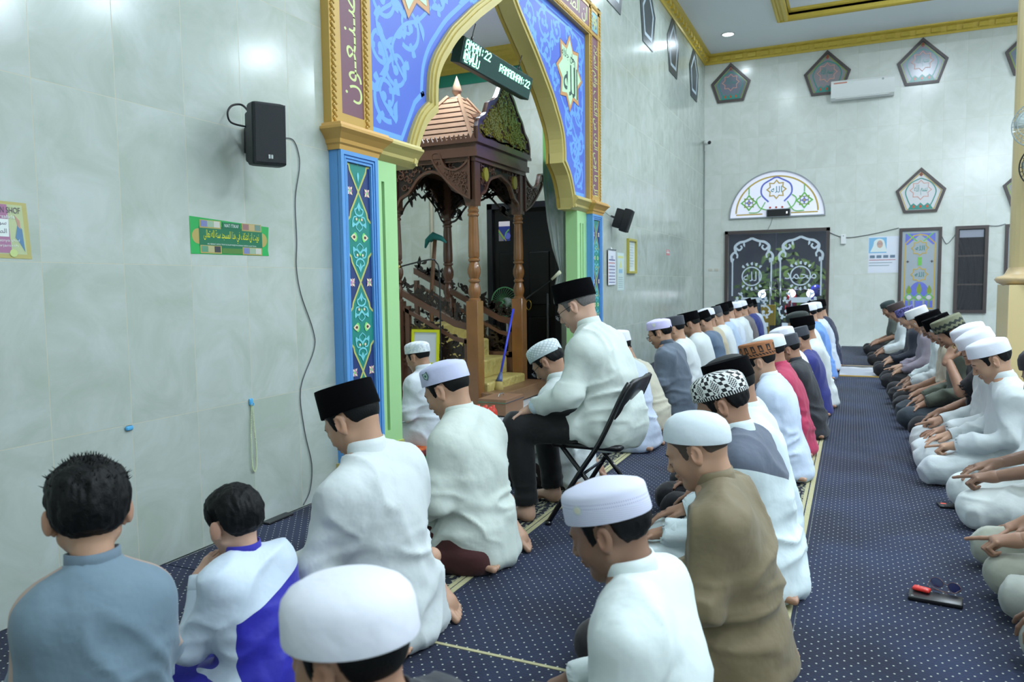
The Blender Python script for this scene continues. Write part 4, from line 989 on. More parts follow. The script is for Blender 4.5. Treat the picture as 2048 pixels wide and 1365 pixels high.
# ---- head in its own frame: x forward, y left, z up, origin between the ears
def head_sdf(neck=None, wide=1., child=0., hair=False):
    s = SDF(); w = wide
    s.ell((-.012, 0, .032), (.098, .077*w, .086), .02)
    s.ell((.028, 0, -.03), (.062, .060*w, .082), .03)
    if hair: return s
    for y in (-1, 1):
        s.cap((.005, y*.050*w, -.05), (.060, y*.016, -.094+child*.01), .021, .017, .03)
        s.ell((.060, y*.034*w, -.026), (.026, .024*w, .03), .02)
    s.ell((.068, 0, -.092+child*.01), (.022, .022, .02), .02)
    s.cap((.080, -.028, .022), (.080, .028, .022), .014, k=.018)
    for y in (-1, 1): s.ell((.104, y*.031, -.001), (.016, .015, .010), .012, 1)
    for y in (-1, 1): s.ell((.0815, y*.031, -.001), (.0125, .014, .0125), .005)
    s.cap((.090, 0, .010), (.110-child*.006, 0, -.026), .0075, .0105, .012)
    for y in (-1, 1): s.ell((.101, y*.0115, -.031), (.011, .0085, .008), .006)
    s.ell((.093, 0, -.052), (.0115, .024, .0075), .006); s.ell((.090, 0, -.0645), (.0105, .020, .0085), .006)
    s.cap((.1045, -.017, -.058), (.1045, .017, -.058), .0022, k=.004, op=1)
    for y in (-1, 1):
        R = rotm('Y', -10)@rotm('Z', y*24)
        s.ell((-.012, y*(.084+.007*child)*w, -.004), (.019+.003*child, .0075+.002*child, .033), .006, R=R)
        s.ell((-.008, y*.078*w, -.028), (.010, .006, .013), .006)
        s.ell((-.006, y*.0925*w, .000), (.0115, .0055, .020), .004, 1, R=R)
        s.ell((-.016, y*.091*w, .004), (.016, .003, .026), .003, 1, R=R) if 0 else None
    if neck is not None: s.cap((-.030, 0, -.030), neck, .050*(1-.08*child), .056*(1-.1*child), .03)
    return s
_cache = {}
def head_mesh(neck, wide, child, res):
    neck = tuple(round(float(c)/.012)*.012 for c in neck)
    key = ('h', neck, wide, child, res)
    if key in _cache: return _cache[key]
    s = head_sdf(neck, wide, child); v, F = surf(s, (min(-.15, neck[0]-.08), -.12, min(-.2, neck[2]-.07)), (.14, .12, .14), res)
    # colour: 1 = skin, lips / ears a little redder, shaved stubble greyer
    c = np.ones((len(v), 4), f4); base = 1+.06*(vnoise(v*28)-.5)
    c[:, :3] = base[:, None]
    lip = np.exp(-(((v[:, 2]+.058)/.011)**2+(v[:, 1]/.022)**2))*(v[:, 0] > .09); c[:, 1] *= 1-.22*lip; c[:, 2] *= 1-.18*lip; c[:, 0] *= 1-.05*lip
    ear = np.clip((np.abs(v[:, 1])-.082*wide)/.008, 0, 1); c[:, 1] *= 1-.10*ear; c[:, 2] *= 1-.12*ear
    if child < .5:
        st_ = np.clip((.0-np.abs(v[:, 2]+.08)+.03)/.02, 0, 1)*(v[:, 0] > .02); c[:, :3] *= (1-.12*st_)[:, None]
    _cache[key] = (v, F, c); return _cache[key]
def hair_zmin(x, ay, long_=0.):
    z = np.full(x.shape, -.080-long_, f4)
    z = np.where(x > -.052, np.interp(x, [-.052, -.034, .010, .016, .034, .042, .075, .12], [-.080, .024, .028, -.012, -.014, .034, .066, .070]), z)
    return z.astype(f4)
def hair_mesh(kind, wide, res):
    key = ('hair', kind, wide, res)
    if key in _cache: return _cache[key]
    th = {'short': .006, 'fade': .003, 'grey': .006, 'thick': .011, 'kid': .020, 'kid2': .018}[kind]
    hs = head_sdf(None, wide, hair=True)
    def fn(P):
        d = hs(P); zm = hair_zmin(P[:, 0], np.abs(P[:, 1])); e = P[:, 2]-zm
        t = th*np.clip(e/.06, 0.12, 1); 
        if kind in ('kid', 'kid2'):
            t = th*np.clip(e/.05, .12, 1)*(1+.5*np.clip((P[:, 2]-.03)/.07, 0, 1)); n = vnoise(P*np.array([60, 60, 26])+5)+.5*vnoise(P*np.array([130, 130, 60])); t = t+(n-.75)*.010*np.clip(e/.05, .0, 1)
        elif kind == 'thick': t = t+(vnoise(P*np.array([80, 80, 30]))-.5)*.004
        n2 = (vnoise(P*90)-.5)*.008
        return np.maximum(d-t, (zm-P[:, 2])+n2)
    v, F = surf(fn, (-.16, -.125, -.12), (.13, .125, .19), res)
    _cache[key] = (v, F); return _cache[key]
# ---- hand: x along the fingers, z back of the hand, y towards the thumb; origin at the wrist
def hand_mesh(kind, res):
    key = ('hand', kind, res)
    if key in _cache: return _cache[key]
    s = SDF(); s.cap((-.028, 0, .002), (.0, 0, 0), .025, .025, .02)
    s.cap((.0, .0, .0), (.07, .018, .0), .020, .015, .02); s.cap((.0, -.004, .0), (.068, -.022, -.002), .019, .0135, .02); s.cap((.02, .0, -.003), (.072, -.002, .001), .017, .015, .02)
    L = [(.022, .044, .030, .022, .0088), (.004, .048, .032, .024, .0090), (-.014, .044, .030, .022, .0086), (-.031, .034, .024, .019, .0076)]
    for i, (y, a, b, c, r) in enumerate(L):
        spread = (y+.002)*(1.3 if kind == 'flat' else .4)
        pt = kind == 'point' and i == 0
        A = [4, 14, 20] if kind == 'flat' else ([2, 3, 4] if pt else [38, 88, 70])
        if kind == 'flat': A = [6+3*i, 18+3*i, 22]
        if kind == 'curl': A = [22+3*i, 34, 24]
        p = Vector((.074-abs(y+.002)*.25, y*1.05, .001)); ang = 0; n = 3
        for j, (l, da) in enumerate(zip((a, b, c), A)):
            ang += da; q = p+Vector((math.cos(math.radians(ang))*l, spread*l/.05 if kind != 'point' or pt else 0, -math.sin(math.radians(ang))*l))
            s.cap(tuple(p), tuple(q), r*(1-.08*j), r*(.93-.08*j), .0035 if j or i else .008); p = q
    if kind == 'point': s.cap((.015, .022, -.006), (.050, .034, -.022), .0135, .011, .012).cap((.050, .034, -.022), (.082, .014, -.036), .0105, .009, .004)
    else: s.cap((.012, .020, -.006), (.045, .050, -.012), .0135, .0115, .012).cap((.045, .050, -.012), (.072, .060, -.016), .0105, .0085, .004)
    v, F = surf(s, (-.13, -.07, -.13), (.19, .09, .05), res)
    _cache[key] = (v, F); return _cache[key]
def foot_mesh(res):
    key = ('foot', res)
    if key in _cache: return _cache[key]
    s = SDF(); s.ell((.0, 0, .030), (.036, .031, .034), .02); s.cap((-.005, 0, .10), (.0, 0, .05), .033, .034, .03); s.cap((.01, 0, .045), (.14, .004, .026), .034, .020, .03)
    s.ell((.135, .004, .021), (.045, .043, .021), .02); s.ell((.06, .018, .016), (.05, .012, .012), .01, 1)
    for i, (y, x, r) in enumerate(((.032, .205, .0135), (.012, .205, .0095), (-.005, .198, .009), (-.020, .188, .0085), (-.034, .176, .008))):
        s.cap((.150, y*.95, .018), (x, y, .012), r*.9, r, .004)
    v, F = surf(s, (-.06, -.07, -.02), (.24, .07, .15), res); _cache[key] = (v, F); return _cache[key]

# ---- materials for people
def skin_mat(name, col):
    m = mat(name, col, .45, spec=.4); q = NT(m)
    if m.get('done'): return m
    m['done'] = 1
    at = q.n('ShaderNodeAttribute', attribute_name='tint'); tc = q.n('ShaderNodeTexCoord'); n = q.n('ShaderNodeTexNoise'); n.inputs['Scale'].default_value = 40; q.l(tc.outputs['Object'], n.inputs['Vector'])
    c = q.mix(1., srgb(*col), at.outputs['Color'], 'MULTIPLY'); q.l(c, q.b.inputs['Base Color'])
    q.b.inputs['Subsurface Weight'].default_value = .08; q.b.inputs['Subsurface Radius'].default_value = (.01, .004, .002)
    return m
SK = {'light': skin_mat('light_brown_skin', (204, 164, 142)), 'mid': skin_mat('brown_skin', (172, 132, 108)), 'dark': skin_mat('dark_brown_skin', (146, 112, 92)), 'tan': skin_mat('tan_skin', (188, 148, 122))}
M_HAIR = mat('black_hair', (9, 9, 10), .55, bump=(220, .5, .003), spec=.25); M_GHAIR = mat('greying_hair', (104, 100, 98), .6, noise=(140, .45), bump=(220, .6, .003)); M_BUZZ = mat('shaved_hair_stubble', (78, 66, 58), .7, noise=(200, .3))  # last one: brownish stubble of the faded haircut
_cl = {}
def cloth(col, rough=.8, stripes=None):
    k = (col, rough, stripes)
    if k in _cl: return _cl[k]
    m = mat('cloth_%d_%d_%d' % col+('_s' if stripes else ''), col, rough, sheen=.15); q = NT(m); tc = q.n('ShaderNodeTexCoord')
    n = q.n('ShaderNodeTexNoise'); n.inputs['Scale'].default_value = 11; n.inputs['Detail'].default_value = 3; q.l(tc.outputs['Object'], n.inputs['Vector'])
    n2 = q.n('ShaderNodeTexNoise'); n2.inputs['Scale'].default_value = 500; q.l(tc.outputs['Object'], n2.inputs['Vector'])
    bp = q.n('ShaderNodeBump'); bp.inputs['Strength'].default_value = .6; bp.inputs['Distance'].default_value = .012; q.l(n.outputs['Fac'], bp.inputs['Height'])
    b2 = q.n('ShaderNodeBump'); b2.inputs['Strength'].default_value = .15; b2.inputs['Distance'].default_value = .001; q.l(n2.outputs['Fac'], b2.inputs['Height']); q.l(bp.outputs[0], b2.inputs['Normal']); q.l(b2.outputs[0], q.b.inputs['Normal'])
    if stripes:
        w = q.n('ShaderNodeTexWave', wave_type='BANDS', bands_direction=stripes[0]); w.inputs['Scale'].default_value = stripes[1]; w.inputs['Distortion'].default_value = stripes[3] if len(stripes) > 3 else 0; q.l(tc.outputs['Object'], w.inputs['Vector'])
        q.l(q.mix(q.math('GREATER_THAN', w.outputs['Fac'], .6), srgb(*col), srgb(*stripes[2])), q.b.inputs['Base Color'])
    _cl[k] = m; return m
WHITE = (212, 219, 219); OFFW = (226, 228, 214); COOL = (206, 216, 232); CREAM = (224, 216, 196)

# ---- caps: rings around the head, in the head's frame
CAPS = {'peci': [(.0, 1.0, 1.0), (.004, 1.012, 1.012), (.086, .985, .93), (.093, .975, .90), (.094, .93, .85), (.086, .60, .55), (.082, .25, .22), (.088, .01, .01)],
        'haji': [(.0, 1.0, 1.0), (.004, 1.012, 1.012), (.058, .985, .975), (.066, .96, .95), (.073, .88, .86), (.082, .62, .60), (.090, .30, .30), (.092, .01, .01)],
        'flat': [(.0, 1.0, 1.0), (.004, 1.012, 1.012), (.080, 1.0, .99), (.086, .98, .97), (.088, .93, .92), (.091, .5, .5), (.092, .01, .01)],
        'dome': [(.0, 1.0, 1.0), (.004, 1.012, 1.012), (.045, .99, .985), (.062, .95, .94), (.075, .84, .83), (.086, .62, .61), (.093, .3, .3), (.095, .01, .01)],
        'skull': [(.0, 1.0, 1.0), (.003, 1.010, 1.010), (.026, 1.0, 1.0), (.048, .96, .95), (.068, .85, .84), (.084, .64, .63), (.093, .34, .34), (.095, .01, .01)],
        'kufi': [(.0, 1.0, 1.0), (.004, 1.012, 1.012), (.054, 1.0, .99), (.066, .96, .95), (.078, .83, .82), (.088, .55, .54), (.093, .25, .25), (.094, .01, .01)]}
def cap_mb(kind, wide, tilt, low=0., size=1.):
    b = MB(); n = 40; rings = []; P = CAPS[kind]
    for z, ka, kb in P:
        r = []
        for j in range(n):
            t = 2*PI*j/n; x = .108*ka*size*math.cos(t); y = (.088*wide*kb+.002)*size*math.sin(t)
            zz = z*size
            if kind == 'peci' and z > .08: zz += .006*math.cos(t)*ka
            p = Matrix.Rotation(math.radians(-tilt), 3, 'Y') @ Vector((x, y, zz)); r.append((p.x-.012, p.y, p.z+.036-low))
        rings.append(r)
    # an inner rim closes the opening just above the brow
    p0 = [tuple(Vector(p)*1.0+Vector((0, 0, .0))) for p in rings[0]]
    inn = [((p[0]+.012)*.95-.012, p[1]*.95, p[2]+.012) for p in p0]
    b.loft([inn]+rings, cap=True); return b
def cap_pattern(name, base, col2, kind):
    m = mat(name, base, .75); q = NT(m)
    if m.get('done'): return m
    m['done'] = 1; sp, ob = q.xyz()
    a = q.math('DIVIDE', q.math('ARCTAN2', sp[1], q.math('ADD', sp[0], .012)), 2*PI); zz = q.math('SUBTRACT', sp[2], q.math('MULTIPLY', sp[0], .24))
    if kind == 'crochet':
        fx = q.math('FRACT', q.math('MULTIPLY', a, 9)); ax = q.math('ABSOLUTE', q.math('SUBTRACT', fx, .5)); ay = q.math('ABSOLUTE', q.math('SUBTRACT', q.math('DIVIDE', zz, .085), 1.0)); dd = q.math('ADD', ax, q.math('MULTIPLY', ay, .6))
        c1 = q.n('ShaderNodeTexChecker'); c1.inputs['Scale'].default_value = 1; q.l(q.comb(q.math('MULTIPLY', a, 110), q.math('MULTIPLY', zz, 210), .5), c1.inputs['Vector'])
        c2 = q.n('ShaderNodeTexChecker'); c2.inputs['Scale'].default_value = 1; q.l(q.comb(q.math('MULTIPLY', a, 36), q.math('MULTIPLY', zz, 70), .5), c2.inputs['Vector'])
        ins = q.math('LESS_THAN', dd, .27); ring_ = q.math('MULTIPLY', q.math('GREATER_THAN', dd, .25), q.math('LESS_THAN', dd, .33))
        pat = q.math('ADD', q.math('MULTIPLY', ins, c1.outputs['Fac']), q.math('MULTIPLY', q.math('SUBTRACT', 1, ins), c2.outputs['Fac'])); pat = q.math('MULTIPLY', pat, q.math('SUBTRACT', 1, ring_))
        low = q.math('LESS_THAN', zz, .052); sq_ = q.math('LESS_THAN', q.math('FRACT', q.math('MULTIPLY', a, 60)), .6); pat = q.math('ADD', q.math('MULTIPLY', q.math('SUBTRACT', 1, low), pat), q.math('MULTIPLY', low, sq_))
    elif kind == 'batik':
        fx = q.math('FRACT', q.math('MULTIPLY', a, 13)); band = q.math('MULTIPLY', q.math('GREATER_THAN', zz, .068), q.math('LESS_THAN', zz, .112)); box = q.math('MULTIPLY', q.math('LESS_THAN', fx, .52), band)
        tri = q.math('MULTIPLY', q.math('LESS_THAN', q.math('ABSOLUTE', q.math('SUBTRACT', fx, .26)), q.math('MULTIPLY', q.math('SUBTRACT', .105, zz), 6)), q.math('GREATER_THAN', zz, .076))
        dg = q.math('MULTIPLY', q.math('LESS_THAN', q.math('FRACT', q.math('ADD', q.math('MULTIPLY', a, 30), q.math('MULTIPLY', zz, 40))), .6), q.math('MULTIPLY', q.math('LESS_THAN', zz, .062), q.math('GREATER_THAN', zz, .048)))
        pat = q.math('MAXIMUM', q.math('MULTIPLY', box, q.math('SUBTRACT', 1, q.math('MULTIPLY', tri, box))), dg)
    elif kind == 'diamond':
        u = q.math('MULTIPLY', a, 22); w = q.math('MULTIPLY', zz, 48); d1 = q.math('ABSOLUTE', q.math('SUBTRACT', q.math('FRACT', q.math('ADD', u, w)), .5)); d2 = q.math('ABSOLUTE', q.math('SUBTRACT', q.math('FRACT', q.math('SUBTRACT', u, w)), .5))
        pat = q.math('MULTIPLY', q.math('MULTIPLY', q.math('LESS_THAN', d1, .33), q.math('LESS_THAN', d2, .33)), q.math('GREATER_THAN', zz, .056))
    elif kind == 'wavy':
        w = q.math('ADD', zz, q.math('MULTIPLY', q.math('SINE', q.math('MULTIPLY', a, 100)), .006)); pat = q.math('MULTIPLY', q.math('GREATER_THAN', w, .070), q.math('LESS_THAN', w, .092)); pat = q.math('MAXIMUM', pat, q.math('LESS_THAN', w, .05))
    elif kind == 'lace':
        v = q.n('ShaderNodeTexVoronoi', feature='DISTANCE_TO_EDGE'); v.inputs['Scale'].default_value = 110; q.l(ob, v.inputs['Vector']); pat = q.math('LESS_THAN', v.outputs[0], .1)
    elif kind == 'dotband':
        d1 = q.math('LESS_THAN', q.math('FRACT', q.math('MULTIPLY', a, 120)), .45); b1 = q.math('MULTIPLY', q.math('GREATER_THAN', q.math('FRACT', q.math('MULTIPLY', zz, 110)), .55), q.math('MULTIPLY', q.math('GREATER_THAN', zz, .075), q.math('LESS_THAN', zz, .095)))
        b2 = q.math('MULTIPLY', q.math('LESS_THAN', q.math('FRACT', q.math('ADD', q.math('MULTIPLY', zz, 200), q.math('MULTIPLY', a, 12))), .22), q.math('LESS_THAN', zz, .075)); pat = q.math('ADD', q.math('MULTIPLY', d1, b1), q.math('MULTIPLY', b2, .6))
    elif kind == 'floral':
        n = q.n('ShaderNodeTexNoise'); n.inputs['Scale'].default_value = 45; n.inputs['Detail'].default_value = 2; q.l(ob, n.inputs['Vector']); pat = q.math('GREATER_THAN', n.outputs['Fac'], .52)
    if kind != 'plain': q.l(q.mix(pat, srgb(*base), srgb(*col2)), q.b.inputs['Base Color'])
    return m

KNEEL = dict(pel=(0, 0, .125), lum=(-.02, 0, .25), che=(.03, 0, .41), nb=(.085, 0, .60), hd=(.125, 0, .715),
             sh=(.045, .172, .520), el=(.06, .228, .305), wr=(.285, .160, .205), hip=(.02, .095, .115), kn=(.40, .165, .085), an=(-.06, .12, .045))
def rnd_wr(v, n, amp, seed, waist=None, wz=.26):
    """cloth folds: soft ridges, tighter around the waist, shallow elsewhere"""
    P = v*np.array([7, 7, 3.6])+seed*3.7; w = np.stack([vnoise(v*4+9, seed), vnoise(v*4+21, seed+1), vnoise(v*4+33, seed+2)], 1); P = P+w*1.6
    r1 = 1-np.abs(2*vnoise(P, seed)-1); r1 = r1**2.5
    Q = v*np.array([5, 5, 17])+w*2.2; r2 = (1-np.abs(2*vnoise(Q, seed+7)-1))**2.2
    z = v[:, 2]; k2 = np.exp(-((z-wz)/.11)**2)
    fine = vnoise(v*30+w*3, seed+3)-.5
    return v+n*((r1-.3)*amp*1.6+(r2-.3)*amp*1.9*k2+fine*amp*.35)[:, None]

def make_person(x, y, label, rz=180., s=1., pose=None, bow=30., turn=0., skin='mid', hair='short', cap=None, capm=None, tilt=14., top=WHITE, topr=.8, legs=(24, 24, 28), robe=0., sleeve=1.,
                collar=None, glasses=False, lod=0, seed=1, hands='flat', group=None, wide=1., fat=1., child=0., foot=True, yoke=None, beard=False, emblem=None, z0=0., untuck=True, lean=0., kneel=True, stripes=None, cap_low=0., cap_size=1., cuff=None, headturn=0., name='person', legskirt=0., footx=0.):
    J = dict(KNEEL); 
    if pose: J.update(pose)
    J = {k: Vector(v) for k, v in J.items()}
    if robe and kneel and not (pose and 'wr' in pose): J['wr'] = Vector((.30, .16, .235))
    if lean:
        Rl = Matrix.Rotation(math.radians(lean), 3, 'Y'); pv = J['pel'].copy()
        for k in ('lum', 'che', 'nb', 'hd', 'sh'): J[k] = pv+Rl @ (J[k]-pv)
        J['el'] = J['el'].lerp(pv+Rl @ (J['el']-pv), .6)
    J = {k: v*s for k, v in J.items()}
    def m_(k, sg): p = J.get(k+('L' if sg > 0 else 'R')); return Vector(p) if p is not None else Vector((J[k].x, sg*J[k].y, J[k].z))
    hres = {0: .0034, 1: .0045, 2: .007}[lod]; cres = {0: .009, 1: .012, 2: .018}[lod]; bres = {0: .011, 1: .014, 2: .02}[lod]
    Hm = Matrix.Translation(J['hd']) @ Matrix.Rotation(math.radians(headturn), 4, 'Z') @ Matrix.Rotation(math.radians(bow), 4, 'Y') @ Matrix.Rotation(math.radians(turn), 4, 'Z') @ Matrix.Scale(s*(1+.10*child), 4)
    # --- body mesh
    parts_ = []
    nk_ = Hm.inverted() @ (J['nb']+Vector((-.03, 0, -.01))*s); hv, hF, hc = head_mesh(nk_, wide, child, hres); A_ = np.array(Hm, dtype=f4); parts_.append((hv@A_[:3, :3].T+A_[:3, 3], hF, hc))
    b = SDF(); f_ = fat
    b.ell(J['pel']+Vector((-.01, 0, .005))*s, Vector((.13*f_, .165*f_, .115))*s, .05*s)
    b.ell(J['lum']+Vector((.03, 0, 0))*s, Vector((.105*f_, .145*f_, .13))*s, .06*s).ell(J['che'], Vector((.085*f_, .145, .13))*s, .05*s)
    for sg in (1, -1):
        b.cap(J['nb']+Vector((-.01, sg*.03, -.01))*s, m_('sh', sg), .05*s, .05*s, .05*s)
        b.cap(m_('sh', sg), m_('el', sg), .047*s, .038*s, .03*s).cap(m_('el', sg), m_('wr', sg), .038*s, .026*s, .015*s)
        b.cap(m_('hip', sg), m_('kn', sg), .085*s, .055*s, .04*s).cap(m_('kn', sg), m_('an', sg), .052*s, .036*s, .02*s)
    b.cap(J['nb']+Vector((-.03, 0, -.02))*s, J['nb'].lerp(J['hd'], .35)+Vector((-.035, 0, 0))*s, .052*s, .046*s, .03*s)
    allp = np.array([tuple(m_(k, sg)) for k in ('sh', 'el', 'wr', 'hip', 'kn', 'an') for sg in (1, -1)]+[tuple(J['hd']), tuple(J['pel'])])
    lo = allp.min(0)-.24*s; hi = allp.max(0)+.24*s
    bv, bF = surf(b, lo, hi, bres); parts_.append((bv, bF, None))
    hk = hands if isinstance(hands, tuple) else (hands, hands)
    for sg, hkind in zip((1, -1), hk):      # left, right
        if hkind is None: continue
        vv, FF = hand_mesh(hkind, hres*1.0 if lod < 2 else .006)
        w, e = m_('wr', sg), m_('el', sg); kn = m_('kn', sg)
        hp = J.get('fing'+('L' if sg > 0 else 'R'))
        fx = ((Vector(hp)-w) if hp is not None else (kn+Vector((.08, 0, .0))*s-w)).normalized()
        if hp is None and hkind == 'point': fx = Vector((.97, -sg*.1, -.16)).normalized()
        elif hp is None: fx = Vector((fx.x, fx.y*.6, max(-.42, min(-.12, fx.z*.8)))).normalized() if not robe else Vector((1, 0, -.28)).normalized()
        up = Vector((0, 0, 1)) if hp is None or 'hup' not in J else J['hup']/s
        zz = (up-fx*up.dot(fx)).normalized(); yy = zz.cross(fx)     # right-handed: y = left of hand
        q = vv.copy()
        FF2 = FF
        if sg > 0: q = q*np.array([1, -1, 1], dtype=f4); FF2 = FF[:, ::-1]      # thumb of the left hand points to -y
        R_ = np.array([fx, yy, zz], dtype=f4); parts_.append(((q*s)@R_+V3(w), FF2, None))
    if foot:
        fv, FF = foot_mesh(max(hres, .0045))
        for sg in (1, -1):
            fl = J.get('footL' if sg > 0 else 'footR')
            if kneel:
                # kneeling: heel up, toes tucked on the carpet behind
                if sg < 0: R3 = Matrix.Rotation(math.radians(180), 3, 'Z') @ Matrix.Rotation(math.radians(38), 3, 'Y'); base = Vector((-.005+footx, -.180, .130))*s
                else: R3 = Matrix.Rotation(math.radians(168), 3, 'Z') @ Matrix.Rotation(math.radians(180), 3, 'X') @ Matrix.Rotation(math.radians(-8), 3, 'Y'); base = Vector((.03, .09, .075))*s
            else: R3 = Matrix.Rotation(0, 3, 'Z'); base = m_('an', sg)+Vector((.0, 0, -m_('an', sg).z))
            M3 = np.array(R3, dtype=f4); q = fv*(1, sg*1 if kneel else -sg, 1)
            F2 = FF if (sg > 0) == kneel else FF[:, ::-1]
            if not kneel: F2 = FF if sg < 0 else FF[:, ::-1]
            parts_.append(((q*s)@M3.T+V3(base), F2, None))
    vs, Fs, cs, o_ = [], [], [], 0
    for v, F, c in parts_:
        vs.append(v); Fs.append(F+o_); o_ += len(v); cs.append(c if c is not None else np.ones((len(v), 4), f4))
    V_ = np.concatenate(vs); V_[:, 2] = np.maximum(V_[:, 2], .003)
    root = mesh_obj(name, V_, np.concatenate(Fs), SK[skin], None, True)
    ca = root.data.color_attributes.new('tint', 'FLOAT_COLOR', 'POINT'); C_ = np.concatenate(cs)
    if len(root.data.vertices) == len(C_): ca.data.foreach_set('color', C_.ravel())
    root.location = (x, y, z0); root.rotation_euler = (0, 0, math.radians(rz)); props(root, label, 'person', group)
    # --- shirt
    t = SDF()
    for sg in (1, -1):      # sleeves first, so that their openings cut nothing else
        sh, el, wr = m_('sh', sg), m_('el', sg), m_('wr', sg)
        t.cap(sh, el, .058*s, .050*s, .03*s)
        if sleeve > .5: t.cap(el, el.lerp(wr, .95), .050*s, .040*s, .03*s); a = (wr-el).normalized(); t.cap(wr, wr+a*.1, .034*s, .034*s, .006*s, 1)
        else: a = (el-sh).normalized(); c_ = sh.lerp(el, .94); t.cap(c_, c_+a*.2, .046*s, .06*s, .006*s, 1)
    t.ell(J['lum']+Vector((.025, 0, 0))*s, Vector((.130*f_, .176*f_, .18))*s, .07*s).ell(J['che']+Vector((-.012, 0, .005))*s, Vector((.122*f_, .182*(f_*.5+.5), .150))*s, .10*s)
    if untuck:
        if kneel: t.ell(J['pel']+Vector((-.015, 0, .01))*s, Vector((.155*f_, .188*f_, .14))*s, .08*s).ell((J['pel'].x-.02*s, 0, .045*s), Vector((.172*f_, .196*f_, .07))*s, .07*s)
        else: t.ell(J['pel']+Vector((.0, 0, .0))*s, Vector((.162*f_, .200*f_, .18))*s, .07*s)
    else: t.ell(J['pel']+Vector((-.0, 0, .04))*s, Vector((.15*f_, .18*f_, .11))*s, .06*s)
    nbt = J['nb']; hd = J['hd']; ax = (hd+Vector((-.045, 0, -.05))*s-(nbt+Vector((-.03, 0, -.02))*s)).normalized()
    for sg in (1, -1):
        sh = m_('sh', sg); t.cap(nbt+Vector((-.03, sg*.035, -.012))*s, sh+Vector((-.01, 0, .0))*s, .054*s, .058*s, .08*s).ell((nbt+sh)*.5+Vector((-.05, sg*.0, -.075))*s, Vector((.055, .085, .09))*s, .08*s)
        hip, kn = m_('hip', sg), m_('kn', sg)
        t.cap(hip, hip.lerp(kn, .35 if kneel else .3), .098*s, .088*s, .06*s)
        if robe: t.cap(hip, kn, .105*s, .080*s, .06*s).cap(kn, m_('an', sg), .075*s, .06*s, .05*s)
    if robe: t.ell((.18*s, 0, .05*s), Vector((.24, .17, .075))*s, .06*s)
    NB = nbt+Vector((-.022, 0, 0))*s
    t.cap(NB+ax*.045*s, NB+ax*.25*s, .056*s, .09*s, .008*s, 1)
    t.half((0, 0, .004 if kneel else J['pel'].z-.12), (0, 0, -1))
    v, F = surf(t, lo, hi, cres); nn = normals(v, F); v = rnd_wr(v, nn, .012*s*(1 if lod < 2 else .7), seed, wz=(J['lum'].z-.0)); v[:, 2] = np.maximum(v[:, 2], .004) if kneel else v[:, 2]
    cm = cloth(top, topr, stripes); fm = None
    if yoke:
        cm = cm.copy(); cm.name = 'pieced_cloth'; q = NT(cm); sp, ob = q.xyz(); cur = srgb(*top)
        for colr, planes in yoke:
            mk = None
            for nx_, ny_, nz_, c_ in planes:
                ysrc = q.math('ABSOLUTE', sp[1]) if isinstance(ny_, tuple) else sp[1]; nyv = ny_[0] if isinstance(ny_, tuple) else ny_
                e_ = q.math('ADD', q.math('ADD', q.math('MULTIPLY', sp[0], nx_/s), q.math('MULTIPLY', ysrc, nyv/s)), q.math('ADD', q.math('MULTIPLY', sp[2], nz_/s), c_))
                g_ = q.math('GREATER_THAN', e_, 0); mk = g_ if mk is None else q.math('MULTIPLY', mk, g_)
            cur = q.mix(mk, cur, srgb(*colr))
        q.l(cur, q.b.inputs['Base Color'])
    mats_ = [cm]
    so = mesh_obj('robe' if robe else 'shirt', v, F, mats_, root, True, fm)
    if lod < 2 or collar:
        cb = MB(); cc = cloth(collar if collar else top); B0 = NB+ax*.026*s; Rm = ax.to_track_quat('Z', 'Y').to_matrix().to_4x4()
        rings = []
        for r, z in ((.067, -.040), (.0655, .01), (.0645, .030), (.060, .031), (.059, .0), (.058, -.016)):
            rings.append([tuple(B0+Rm.to_3x3() @ Vector((r*s*1.02*math.cos(a)*1.06, r*s*math.sin(a), z*s+.004*s*math.cos(a*2)))) for a in np.linspace(0, 2*PI, 33)[:-1]])
        cb.loft(rings, cap=False); cb.build('collar', cc, so, True)
        if sleeve >= 1:
            for sg in (1, -1):
                el, wr = m_('el', sg), m_('wr', sg); a = (wr-el).normalized(); Rm = a.to_track_quat('Z', 'Y').to_matrix()
                ccb = MB(); ccb.loft([[tuple(wr+Rm @ Vector((r*s*math.cos(t_), r*s*math.sin(t_), z*s))) for t_ in np.linspace(0, 2*PI, 25)[:-1]] for r, z in ((.037, -.055), (.0405, -.05), (.0385, .004), (.036, .006), (.033, -.01), (.034, -.05))], cap=False)
                ccb.build('cuff', cloth(cuff if cuff else top), so, True)
    # --- trousers or sarong
    if not robe:
        t = SDF()
        t.ell(J['pel']+Vector((0.01, 0, -.005))*s, Vector((.130*f_, .170*f_, .112))*s, .05*s)
        for sg in (1, -1):
            hip, kn, an = m_('hip', sg), m_('kn', sg), m_('an', sg)
            t.cap(hip, kn, .100*s, .074*s, .05*s).cap(kn, an.lerp(kn, .08), .070*s, .056*s, .03*s)
            if not kneel: t.cap(an, an+(an-kn).normalized()*.1, .046*s, .046*s, .008*s, 1)
            if legskirt: t.cap(kn+Vector((-.02, 0, -.02))*s, an, .10*s, .07*s, .06*s)
        if legskirt: t.ell((.16*s, 0, .06*s), Vector((.22, .2, .08))*s, .05*s)
        if kneel: t.half((0, 0, .003), (0, 0, -1))
        v, F = surf(t, lo, hi, cres*1.1); v = rnd_wr(v, normals(v, F), .007*s, seed+5, wz=.1*s); 
        if kneel: v[:, 2] = np.maximum(v[:, 2], .003)
        mesh_obj('trousers', v, F, cloth(legs, .85), root, True)
    # --- hair, cap, glasses in the head's frame
    def on_head(o): o.matrix_local = Hm; return o
